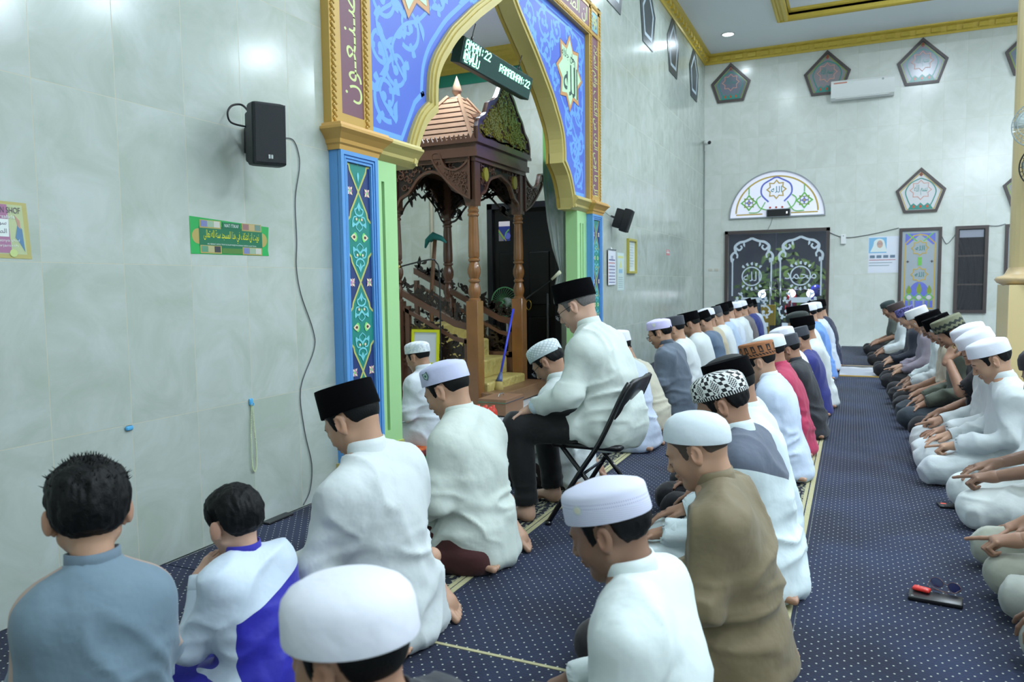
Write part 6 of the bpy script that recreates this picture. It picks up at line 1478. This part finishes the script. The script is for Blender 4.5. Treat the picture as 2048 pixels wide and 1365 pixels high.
d.text('dan rapatnya shof', .092, -.042, .013, MWT, width=.125); d.text('sholat berjamaah', .082, -.060, .013, MWT, width=.13); d.poly(arc(.13, -.085, .014, 0, 340, 10), mat('poster_lime', (196, 212, 140), .4))
props(d.build('poster'), 'faded magenta poster taped to the wall at the left picture edge', 'poster')
# hooks and prayer beads
MHK = mat('light_blue_plastic', (92, 178, 228), .35)
b = MB(); b.bbox(XW, XW+.014, 2.095, 2.13, .618, .638, .006); props(b.build('adhesive_hook', MHK, None, angle=40), 'small light blue adhesive hook on the wall above the small boy, empty', 'hook', 'blue hooks on the near wall')
b = MB(); b.bbox(XW, XW+.012, 2.79, 2.812, .618, .652, .005).tube([(XW+.006, 2.80, .62), (XW+.022, 2.80, .618), (XW+.024, 2.80, .63)], .003); props(b.build('adhesive_hook', MHK, None, angle=40), 'light blue adhesive hook holding a pale string of beads', 'hook', 'blue hooks on the near wall')
lp = smooth_line([(2.80, .622), (2.793, .52), (2.788, .40), (2.79, .31), (2.803, .282), (2.818, .31), (2.82, .40), (2.812, .52), (2.805, .622)], 14)
b = MB()
for p in lp[::1]: b.lathe([(0, -.0036), (.003, -.002), (.004, 0), (.003, .002), (0, .0036)], (XW+.010, p[0], p[1]), 6)
b.tube([(XW+.010, p[0], p[1]) for p in lp], .0012, 5)
props(b.build('prayer_beads', mat('pale_green_beads', (200, 214, 170), .4), None, True), 'pale string of prayer beads hanging from the blue hook', 'prayer beads')
props(MB().bbox(-2.715, -2.66, 2.84, 3.02, .0, .012, .004).build('tablet', MVN), 'flat black phone or tablet lying on the carpet at the wall foot', 'phone')
# ---- wall beyond the arch
d = Draw((XW+.02, 8.90, 1.395), (0, 1, 0), (0, 0, 1), (1, 0, 0), .0008); MPP = mat('calendar_paper', (226, 230, 240), .5); MPI = mat('calendar_ink', (90, 92, 140), .5); MRI = mat('calendar_red', (196, 110, 110), .5)
for k in range(4): d.poly([(-.15-k*.004, .22), (.15, .215), (.16, -.21+k*.006), (-.16, -.215+k*.006)], MPP)
d.layer(); d.rect(-.13, .13, .085, .10, MPI); d.text('2025', 0, .125, .05, MPI)
for r_ in range(6):
    for k in range(7): d.rect(-.13+k*.038, -.13+k*.038+.022, .045-r_*.04, .065-r_*.04, MRI if k == 0 or r_ == 0 else MPI)
d.layer(); d.rect(-.13, .13, -.185, -.175, MPI)
ca_ = d.build('wall_calendar'); props(ca_, 'white monthly calendar hanging right of the arch below the small speaker', 'calendar')
MB().box(XW+.015, XW+.027, 8.74, 9.06, 1.605, 1.62).tube([(XW+.001, 8.9, 1.66), (XW+.02, 8.9, 1.61)], .003).build('binding_strip', mch, ca_)
d = Draw((XW+.001, 9.34, 1.35), (0, 1, 0), (0, 0, 1), (1, 0, 0), .0006); d.rect(-.15, .15, -.24, .24, mat('faded_sheet', (196, 214, 212), .5)); d.layer(); d.rect(-.12, .12, .17, .2, mat('sheet_yellow', (206, 210, 140), .5)); d.poly([(-.06, .05), (.06, .05), (0, .15)], mat('sheet_yellow', (206, 210, 140))); d.rect(-.08, .08, -.02, .03, mat('sheet_blue', (140, 180, 206), .5))
for k in range(6): d.rect(-.1, .1, -.08-k*.025, -.07-k*.025, mat('sheet_ink', (150, 170, 176), .5))
props(d.build('notice_sheet'), 'faded pale notice sheet stuck between the calendar and the gold frame', 'notice')
fx_ = lambda a, b_, w: (XW+w, a, b_)
pts = [(9.62, 1.33), (10.02, 1.33), (10.02, 1.79), (9.62, 1.79)]
fr = MB(); fr.band(pts, offset_poly(pts, .03), fx_, .0, .035, mat('olive_gold_frame', (186, 176, 84), .35, .2), closed=True); fr.ext(offset_poly(pts, .02), fx_, 0, .01, mat('framed_paper', (216, 226, 226), .2)); fo = props(fr.build('picture_frame'), 'thin gold picture frame with pale certificate right of the calendar', 'picture frame')
d = Draw((XW+.011, 9.82, 1.56), (0, 1, 0), (0, 0, 1), (1, 0, 0), .0006)
for k in range(9): d.rect(-.12, .12-(k % 3)*.03, .15-k*.036, .16-k*.036, mat('sheet_ink', (150, 170, 176)))
d.build('printed_lines', fo)
d = Draw((XW+.001, 12.05, 1.685), (0, 1, 0), (0, 0, 1), (1, 0, 0), .0006); d.rect(-.13, .13, -.045, .045, mat('red_sticker', (206, 140, 140), .5)); d.layer(); d.rect(-.1, .1, -.01, .01, MWT); d.rect(-.1, .06, .02, .03, MWT); props(d.build('sticker'), 'tiny red sticker far along the left wall', 'sticker')
# ---- end wall fittings
ac = empty('air_conditioner', (.09, YF, 4.64), label='white split air conditioner high on the end wall', cat='air conditioner')
pr = [(0, -.16), (-.10, -.17), (-.17, -.13), (-.205, -.02), (-.21, .12), (-.18, .165), (0, .17)]
b = MB(); b.loft([[(x, p[0], p[1]) for p in pr] for x in (-.515, -.505, .505, .515)]); b.build('body', mw, ac, angle=30)
b = MB(); b.loft([[(x, y, z) for y, z in ((-.11, -.163), (-.165, -.125), (-.155, -.118), (-.105, -.15))] for x in (-.43, .43)]); b.build('outlet', mat('dark_vent', (60, 64, 66), .5), ac)
MB().box(-.44, .44, -.19, -.16, -.155, -.145).build('louvre', mw, ac)
d = Draw((0, -.2125, .05), (1, 0, 0), (0, 0, 1), (0, -1, 0), .001); d.rect(-.47, -.25, .055, .075, mat('ac_red_label', (206, 120, 96), .5)); d.rect(-.25, -.14, .04, .08, MWT); d.layer(); d.disc(.33, .06, .018, mat('ac_grey_mark', (170, 176, 178), .5)); d.build('sticker', ac)
ck = empty('digital_clock', (-1.31, YF, 2.50), label='black digital clock box standing over the glass doors', cat='clock'); MB().bbox(-.22, .22, -.07, 0, -.08, .08, .008).build('case', mat('silver_clock_case', (150, 156, 160), .4), ck); MB().box(-.205, .205, -.073, -.069, -.066, .066).build('display', MVN, ck); MB().box(.14, .165, -.075, -.072, -.02, .02).build('lit_digit', mat('clock_digit', (220, 225, 230), .5, emit=((220, 225, 230), 1)), ck)
wire([(-1.42, YF-.01, 2.42), (-1.45, YF-.008, 2.3), (-1.5, YF-.008, 2.2)], .004, MWI, 'short cord dropping from the clock box to the door frame')
cc = empty('security_camera', (-2.66, 15.0, 3.9), label='small white security camera in the far left corner', cat='camera'); b = MB(); b.tube([(-.03, .15, .06), (0, 0, .0), (.09, -.1, -.01)], [.03, .035, .038], 12); b.build('housing', mw, cc, True); MB().tube([(.088, -.098, -.01), (.1, -.112, -.012)], .034, 12).build('lens', MVN, cc, True); MB().tube([(-.04, .18, .0), (-.04, .18, -.12)], .012).build('bracket', mw, cc)
wire([(XW+.012, YF-.012, 3.8), (XW+.012, YF-.012, 2.5), (XW+.012, YF-.012, .6)], .006, mat('pale_grey_wire', (150, 158, 158), .5), 'vertical cable in the far left corner', 2)
wire([(-.4, YF-.01, 2.09), (-.14, YF-.01, 1.99), (.27, YF-.01, 2.03), (.74, YF-.01, 2.13)], .007, MWI, 'slack cable strung from the door frame to the first tall window')
wire([(1.42, YF-.01, 1.95), (1.5, YF-.01, 1.82), (1.62, YF-.01, 1.97)], .006, MWI, 'slack cable loop between the stained window and the louvre window')
wire([(2.12, YF-.01, 2.11), (2.25, YF-.01, 2.1), (2.36, YF-.01, 2.13)], .006, MWI, 'cable running from the louvre window toward the cream column')
b = MB(); b.bbox(-.215, -.125, YF-.05, YF, 1.87, 2.05, .01); dv = props(b.build('wall_dispenser', mw), 'small white device on the wall between doors and portrait calendar', 'dispenser'); MB().tube([(-.17, YF-.052, 2.02), (-.17, YF-.047, 2.02)], .008).build('button', MVN, dv)
for x, lb in ((-2.58, 'left light switch plate near the far corner'), (-2.46, 'right light switch plate near the far corner')):
    o = props(MB().bbox(x-.04, x+.04, YF-.012, YF, 1.42, 1.47, .003).build('light_switch', mat('ivory_plastic', (206, 204, 190), .4)), lb, 'switch', 'light switches by the corner')
d = Draw((.5, YF-.001, 1.66), (1, 0, 0), (0, 0, 1), (0, -1, 0), .001); d.rect(-.25, .25, -.33, .33, MPP); d.layer(); d.rect(-.24, .05, .03, .31, mat('sky_blue_print', (130, 186, 222), .5)); d.layer()
d.poly(smooth_line([(-.22, .05), (-.17, .16), (-.15, .25), (-.08, .29), (.0, .26), (.03, .16), (.06, .05)], 4), MWT); d.layer(); d.poly(arc(-.06, .19, .05, 0, 340, 14, .07), mat('printed_face', (206, 172, 156), .5)); d.layer(); d.ring(arc(-.085, .2, .018, 0, 330, 10), .004, MPI); d.ring(arc(-.04, .2, .018, 0, 330, 10), .004, MPI)
for k in range(4): d.rect(-.22+k*.11, -.14+k*.11, -.06, -.01, mat('calendar_photo', (110, 130, 150), .5))
for k in range(3): d.rect(-.23, .2-k*.05, -.10-k*.05, -.09-k*.05, MRI if k == 0 else mat('sheet_ink', (150, 170, 176)))
props(d.build('portrait_calendar'), 'calendar poster with a white-veiled portrait left of the stained window', 'calendar')
# ---- fans on the column
def cage_fan(loc, R_, ax, m, label, rz):
    e = empty('wall_fan', loc, label=label, cat='fan', group='fans on the cream column'); e.rotation_euler = (0, 0, math.radians(rz)); b = MB()
    for k in range(28):
        t = 2*PI*k/28; b.tube([(-.03+.0*0, .03*math.cos(t), .03*math.sin(t)), (-.06, .6*R_*math.cos(t), .6*R_*math.sin(t)), (0, R_*math.cos(t), R_*math.sin(t)), (.06, .6*R_*math.cos(t), .6*R_*math.sin(t)), (.07, .04*math.cos(t), .04*math.sin(t))], .0018, 4)
    for r_, x in ((R_, 0), (R_*.6, -.06), (R_*.8, -.03)): b.tube([(x, r_*math.cos(t), r_*math.sin(t)) for t in np.linspace(0, 2*PI, 41)[:-1]], .006 if r_ == R_ else .003, 6, closed=True)
    b.build('cage', m, e, True)
    for k in range(3):
        t = k*2*PI/3+.4; bl = MB(); u = Vector((0, math.cos(t), math.sin(t))); v = Vector((0, -math.sin(t), math.cos(t))); n = Vector((1, 0, 0))
        rr = [[tuple(u*r_+v*w*s_+n*(.015*s_*1+h)) for s_, h in ((-1, 0), (0, .004), (1, 0), (0, -.002))] for r_, w in ((.04, .02), (R_*.4, .06), (R_*.75, .08), (R_*.88, .04))]; bl.loft(rr).build('blade', mat('clear_blade', (190, 210, 212), .1, alpha=.5), e, True)
    MB().tube([(-.05, 0, 0), (.02, 0, 0)], .035, 14).build('hub', m, e, True); MB().tube([(.02, 0, 0), (.13, 0, 0)], .045, 14).tube([(.12, 0, 0), (.2, .0, -.05)], .02).build('motor', m, e, True)
cage_fan((1.40, 7.78, 2.52), .19, 0, mat('clear_grey_plastic', (178, 190, 192), .15, alpha=.7), 'pale cage fan mounted higher on the cream column', -35+90)
cage_fan((1.47, 7.80, 2.17), .19, 0, mat('black_fan_wire', (30, 30, 34), .4), 'black cage fan below the pale one on the cream column', -35+90)

# ------------------------------------------------------------------ things inside the niche
props(MB().bbox(-3.75, -2.66, 4.2, 5.75, -.012, .004, .004).build('green_mat', mat('green_felt', (34, 128, 76), .95)), 'green felt mat on the floor inside the niche entrance', 'mat')
mrd = mat('red_patterned_plush', (150, 44, 28), .9); q = NT(mrd); sp, ob = q.xyz(); n = q.n('ShaderNodeTexNoise'); n.inputs['Scale'].default_value = 14; q.l(ob, n.inputs['Vector']); q.l(q.ramp(n.outputs['Fac'], [(.42, srgb(96, 20, 18)), (.5, srgb(188, 60, 24)), (.6, srgb(216, 110, 50))]), q.b.inputs['Base Color'])
props(MB().bbox(-2.98, -2.70, 4.28, 4.95, .005, .045, .015).build('prayer_rug', mrd), 'folded red and orange plush prayer rug beside the prayer leader', 'rug')
pk = empty('bottle_pack', (-2.72, 5.42, 0), label='red shrink-wrapped pack of bottles beyond the man in the lilac cap', cat='bottle pack', rz=.15)
mrp = mat('red_shrink_wrap', (214, 66, 48), .18, coat=.5, bump=(30, .6, .01))
b = MB()
for i in range(4):
    for j in range(3): b.lathe([(.0, .01), (.034, .012), (.036, .03), (.036, .13), (.030, .16), (.016, .185), (.015, .20), (0, .202)], (-.10+.066*j, -.13+i*.075, 0), 14)
b.build('bottles', mrp, pk, True)
MB().bbox(-.145, .045, -.172, .135, .004, .15, .02).build('wrap', mrp, pk, angle=50)
d = Draw((.0455, -.02, .08), (0, 1, 0), (0, 0, 1), (1, 0, 0), .001); d.disc(.0, .0, .042, mat('label_navy', (40, 44, 92), .3)); d.layer(); d.text('Cle', 0, 0, .05, MWT); d.layer(); d.rect(-.13, -.06, -.03, .03, mat('pack_grey_print', (150, 140, 160), .3)); d.build('label', pk)
d = Draw((-.05, -.02, .151), (0, 1, 0), (-1, 0, 0), (0, 0, 1), .001); d.poly(arc(0, 0, .07, 0, 345, 20, .03), mat('label_navy', (40, 44, 92))); d.layer(); d.text('Cleo', 0, 0, .045, MWT); d.build('label', pk)
bx = props(MB().bbox(-3.14, -2.86, 6.10, 6.50, 0, .15, .003).build('wooden_box', mat('brown_box_board', (140, 104, 78), .5, noise=(5, .1))), 'brown lidded box on the floor in front of the pulpit step', 'box'); MB().box(-3.145, -2.855, 6.095, 6.505, .115, .122).tube([(-3.0, 6.24, .15), (-3.0, 6.26, .175), (-3.0, 6.34, .175), (-3.0, 6.36, .15)], .006).build('handle', mch, bx)
pf = empty('picture_frame', (-3.91, 6.44, .40), label='empty yellow picture frame leaning on the pulpit side', cat='picture frame'); pf.rotation_euler = (math.radians(-5), 0, 0)
pts = [(-.16, 0), (.16, 0), (.16, .36), (-.16, .36)]; fk = lambda a, b_, w: (a, -w, b_)
MB().band(pts, offset_poly(pts, .028), fk, 0, .02, closed=True).build('border', mat('yellow_frame', (206, 206, 30), .35), pf); MB().ext(offset_poly(pts, .02), fk, .0, .008).build('backing', mat('grey_backing', (206, 210, 214), .4), pf)
br_ = empty('broom', (-3.28, 6.86, .24), label='blue-handled broom leaning in the pulpit entrance', cat='broom')
MB().tube([(0, 0, 0), (0, .36, .70)], .012, 10).build('handle', mat('blue_plastic_handle', (60, 72, 200), .3), br_, True); MB().tube([(0, .03, .06), (0, -.0, 0), (0, -.02, -.03)], [.014, .03, .035], 10).build('socket', mat('blue_grey_socket', (80, 96, 140), .4), br_, True); MB().tube([(0, -.02, -.03), (0, -.04, -.13)], [.035, .06], 10).build('bristles', mat('straw', (170, 150, 90), .9), br_, True)
sf = empty('wooden_staff', (-4.28, 7.2, .5), label='brown wooden staff with a teal cloth tied at its top, leaning in the pulpit', cat='staff'); MB().tube([(0, 0, 0), (0, 0, .54), (.03, 0, .85), (.07, 0, 1.22)], .022, 8).build('shaft', mat('bamboo_brown', (120, 84, 58), .5, noise=(12, .3)), sf, True)
b = MB(); b.tube([(0, 0, 1.20), (.05, 0, 1.25), (.16, -.03, 1.22), (.22, -.02, 1.17)], [.03, .045, .03, .01], 8).tube([(.03, 0, 1.24), (-.03, 0, 1.2), (-.06, 0, 1.12)], [.04, .03, .01], 8); b.build('tied_cloth', mat('teal_cloth', (48, 130, 124), .8), sf, True)
mc_ = empty('microphone_stand', (-3.24, 5.6, 0), label='thin black gooseneck microphone stand before the prayer leader', cat='microphone stand'); MB().lathe([(.12, 0), (.12, .012), (.03, .02), (.012, .03)], n=20).build('base', MCH, mc_, True); MB().tube(smooth_line([(0, 0, .02), (0, 0, .8), (.0, 0, 1.30), (-.03, 0, 1.40), (-.1, 0, 1.425), (-.40, 0, 1.37)], 5), .007, 8).build('gooseneck', MCH, mc_, True); MB().tube([(-.40, 0, 1.37), (-.45, 0, 1.355)], .013, 10).build('microphone', mat('brass', (196, 160, 80)), mc_, True)
mc_ = empty('microphone_stand', (-2.98, 7.45, 0), label='boom microphone stand with pale foam head near the curtain', cat='microphone stand')
for k in range(3): MB().tube([(0, 0, .1), (.25*math.cos(k*2.09+.5), .25*math.sin(k*2.09+.5), .01)], .009).build('leg', MCH, mc_)
MB().tube([(0, 0, .1), (0, 0, 1.1)], .011).build('pole', MCH, mc_); MB().tube([(-.26, 0, 1.04), (.05, 0, 1.25)], .008).build('boom', MCH, mc_); MB().tube([(.05, 0, 1.25), (.15, 0, 1.33)], [.014, .022], 12).build('microphone', mat('pale_foam', (206, 206, 176), .8), mc_, True)
gf = empty('floor_fan', (-3.72, 7.95, 1.0), label='green-rimmed fan half hidden behind the right pulpit column', cat='fan'); b = MB(); R_ = .17
for t in np.linspace(0, 2*PI, 33)[:-1]: b.tube([(.0, -.03, 0), (R_*.7*math.cos(t), -.05, R_*.7*math.sin(t)), (R_*math.cos(t), 0, R_*math.sin(t))], .0018, 4)
b.tube([(R_*math.cos(t), 0, R_*math.sin(t)) for t in np.linspace(0, 2*PI, 41)[:-1]], .007, 6, closed=True).build('cage', mat('green_plastic', (120, 190, 130), .4), gf, True); MB().tube([(0, .02, 0), (0, .1, 0)], .05, 12).tube([(0, .06, -.02), (0, .06, -.97)], .014).lathe([(.14, -1.0), (.14, -.98), (.02, -.95)], (0, .06, 0), 20).build('stand', mw, gf, True)
bt = empty('drink_bottle', (-3.28, 5.0, 0), label='small clear drink bottle with orange cap beside the prayer leader', cat='bottle'); MB().lathe([(0, 0), (.03, .002), (.032, .02), (.03, .1), (.032, .13), (.026, .165), (.012, .19), (.012, .2), (0, .2)], n=18).build('body', mat('clear_bottle', (196, 206, 200), .08, alpha=.5), bt, True); MB().lathe([(0, .2), (.015, .2), (.015, .222), (0, .222)], n=14).build('cap', mat('orange_cap', (224, 84, 50), .4), bt, True)

# ------------------------------------------------------------------ phones and small things on the aisle carpet
ph = empty('phone', (.52, 4.46, 0), label='black phone lying on the carpet by the purple-edged robe, with a small red light', cat='phone', group='phones on the aisle carpet', rz=math.radians(8)); MB().bbox(-.085, .085, -.04, .04, .001, .013, .003).build('body', MVN, ph, angle=40); MB().bbox(-.07, -.045, .008, .02, .0125, .014, .0005).build('red_light', mat('red_glow', (240, 90, 80), .3, emit=((255, 80, 60), .6)), ph)
ph = empty('phone', (.305, 3.11, 0), label='black phone case on the carpet under the red key fob', cat='phone', group='phones on the aisle carpet', rz=math.radians(-6)); MB().bbox(-.088, .088, -.044, .044, .001, .017, .004).build('body', MVN, ph, angle=40); MB().tube([(-.075, -.03, .017), (-.075, -.03, .0175)], .005).build('lens', mch, ph)
kf = empty('key_fob', (.262, 3.145, .018), label='small bright red key fob on top of the black phone', cat='key', rz=math.radians(-20)); MB().bbox(-.030, .030, -.017, .017, 0, .014, .005).build('casing', mat('red_rubber', (222, 52, 44), .35), kf, angle=50)
for k in range(3): MB().bbox(-.016+k*.013, -.008+k*.013, -.004, .004, .0138, .0148, .0005).build('button', mat('fob_button', (236, 120, 110), .4), kf)
eg = empty('eyeglasses', (.345, 3.185, .02), label='folded eyeglasses with dark blue lenses lying across the phone', cat='glasses', rz=math.radians(-32)); b = MB()
for sx in (-1, 1): b.tube([(sx*.032+.024*math.cos(a), .0+.004*math.sin(a), .018+.017*math.sin(a)) for a in np.linspace(0, 2*PI, 21)[:-1]], .0013, 6, closed=True).tube([(sx*.057, 0, .02), (sx*.05, -.035, .01), (-sx*.03, -.045, .004)], .0015, 6)
b.tube([(-.009, 0, .022), (.009, 0, .022)], .0014, 6); b.build('frame', mat('bronze_wire', (120, 96, 92), .3, .6), eg, True)
b = MB()
for sx in (-1, 1): b.loft([[(sx*.032+.023*math.cos(a), e+.004*math.sin(a), .018+.016*math.sin(a)) for a in np.linspace(0, 2*PI, 21)[:-1]] for e in (-.0008, .0008)])
b.build('lenses', mat('blue_lens', (44, 50, 96), .1), eg)
props(MB().lathe([(0, 0), (.03, .002), (.036, .02), (.03, .05), (.012, .062), (0, .063)], (.66, 4.24, 0), 16).build('perfume_pouch', mat('green_pouch', (30, 120, 70), .6), None, True), 'small green pouch on the carpet between two kneeling people at the right', 'pouch')

# ------------------------------------------------------------------ motorcycles outside the glass doors
def scooter(x, y, rz, colr, label):
    e = empty('motorcycle', (x, y, -.02), label=label, cat='motorcycle', group='motorcycles parked outside the doors', rz=math.radians(rz)); mc = mat('bike_paint_%d_%d_%d' % colr, colr, .2, coat=.5); mt_ = mat('tyre_rubber', (24, 24, 26), .8)
    for k, (px) in enumerate((-.62, .62)):
        b = MB(); b.tube([(px+.25*math.cos(t), 0, .27+.25*math.sin(t)) for t in np.linspace(0, 2*PI, 25)[:-1]], .045, 8, closed=True); w_ = b.build('wheel', mt_, e, True); MB().tube([(px, -.04, .27), (px, .04, .27)], .12, 14).build('rim', mch, w_, True)
    MB().loft([[(x_, y_*w, z0+z_*h) for y_, z_ in ((-1, 0), (1, 0), (1, .8), (0, 1), (-1, .8))] for x_, w, z0, h in ((-.85, .04, .6, .1), (-.5, .12, .4, .36), (-.1, .12, .35, .38), (.1, .10, .30, .2), (.35, .12, .32, .25), (.45, .1, .5, .5), (.55, .06, .8, .25))]).build('fairing', mc, e, True)
    MB().loft([[(x_, y_*w, z) for y_, z in ((-1, z0), (1, z0), (.8, z0+.08), (-.8, z0+.08))] for x_, w, z0 in ((-.8, .08, .76), (-.4, .13, .74), (.02, .1, .70))]).build('seat', MVN, e, True)
    MB().tube([(.62, 0, .27), (.5, 0, .75), (.44, 0, 1.02)], .03).tube([(.42, -.32, 1.06), (.44, 0, 1.02), (.42, .32, 1.06)], .014).tube([(.43, -.26, 1.06), (.45, -.30, 1.22)], .006).tube([(.43, .26, 1.06), (.45, .30, 1.22)], .006).build('handlebar', mch, e, True)
    MB().lathe([(0, 0), (.07, .01), (.08, .04), (0, .06)], (0, 0, 0), 16, T=Matrix.Translation((.56, 0, .95)) @ Matrix.Rotation(math.radians(90), 4, 'Y')).build('headlight', mat('lit_headlight', (240, 245, 255), .2, emit=((235, 240, 255), 6)), e, True)
scooter(-1.9, 17.2, -75, (90, 130, 170), 'blue-grey motorcycle behind the left door leaf'); scooter(-1.25, 17.9, -85, (190, 40, 50), 'red motorcycle behind the middle of the glass doors'); scooter(-.75, 17.5, -95, (60, 70, 170), 'blue motorcycle behind the right door leaf')
hm_ = MB(); hm_.lathe([(0, -.12), (.10, -.11), (.125, 0), (.11, .08), (.06, .125), (0, .14)], (-.70, 17.15, .98), 18); props(hm_.build('helmet', mat('blue_helmet', (60, 66, 170), .15, coat=.6), None, True), 'blue helmet on the handlebar behind the right glass door', 'helmet')
b = MB(); b.bbox(-1.70, -1.42, 16.1, 16.12, .30, .72, .003); b.box(-1.68, -1.44, 16.0, 16.30, -.02, .02).box(-1.58, -1.54, 16.1, 16.13, 0, .32); props(b.build('standing_sign', mat('yellow_board', (226, 196, 70), .5)), 'yellow board standing outside the left glass door', 'sign')
ld = bpy.data.lights.new('yard_fill_lamp', 'AREA'); ld.shape = 'DISK'; ld.size = .4; ld.energy = 420; ld.color = (.85, .92, 1); lo = bpy.data.objects.new('yard_fill_lamp', ld); COL.objects.link(lo); lo.location = (-1.3, 17.6, 3.4)  # unseen lamp added to brighten the yard behind the doors

rb = random.Random(8); b = MB(); d = Draw((0, 0, 0), (1, 0, 0), (0, 0, 1), (0, -1, 0)); d.mb = b
for k in range(420):
    x = rb.uniform(-2.6, .2); z = rb.uniform(.05, 1.75+.3*math.sin(x*3)); yy = rb.uniform(19.6, 20.4); d.fn = lambda a, c, h, yy=yy: (a, yy-h*6, c)
    d.leaf(x, z, .22, .09, rb.uniform(0, 360), mat('hedge_leaf_%d' % (k % 2), ((58, 84, 42), (84, 112, 52))[k % 2], .6), rb.uniform(-.5, .5))
props(b.build('hedge'), 'dark green hedge beyond the parked motorcycles outside', 'hedge', None, 'stuff')
bpy.context.view_layer.update()
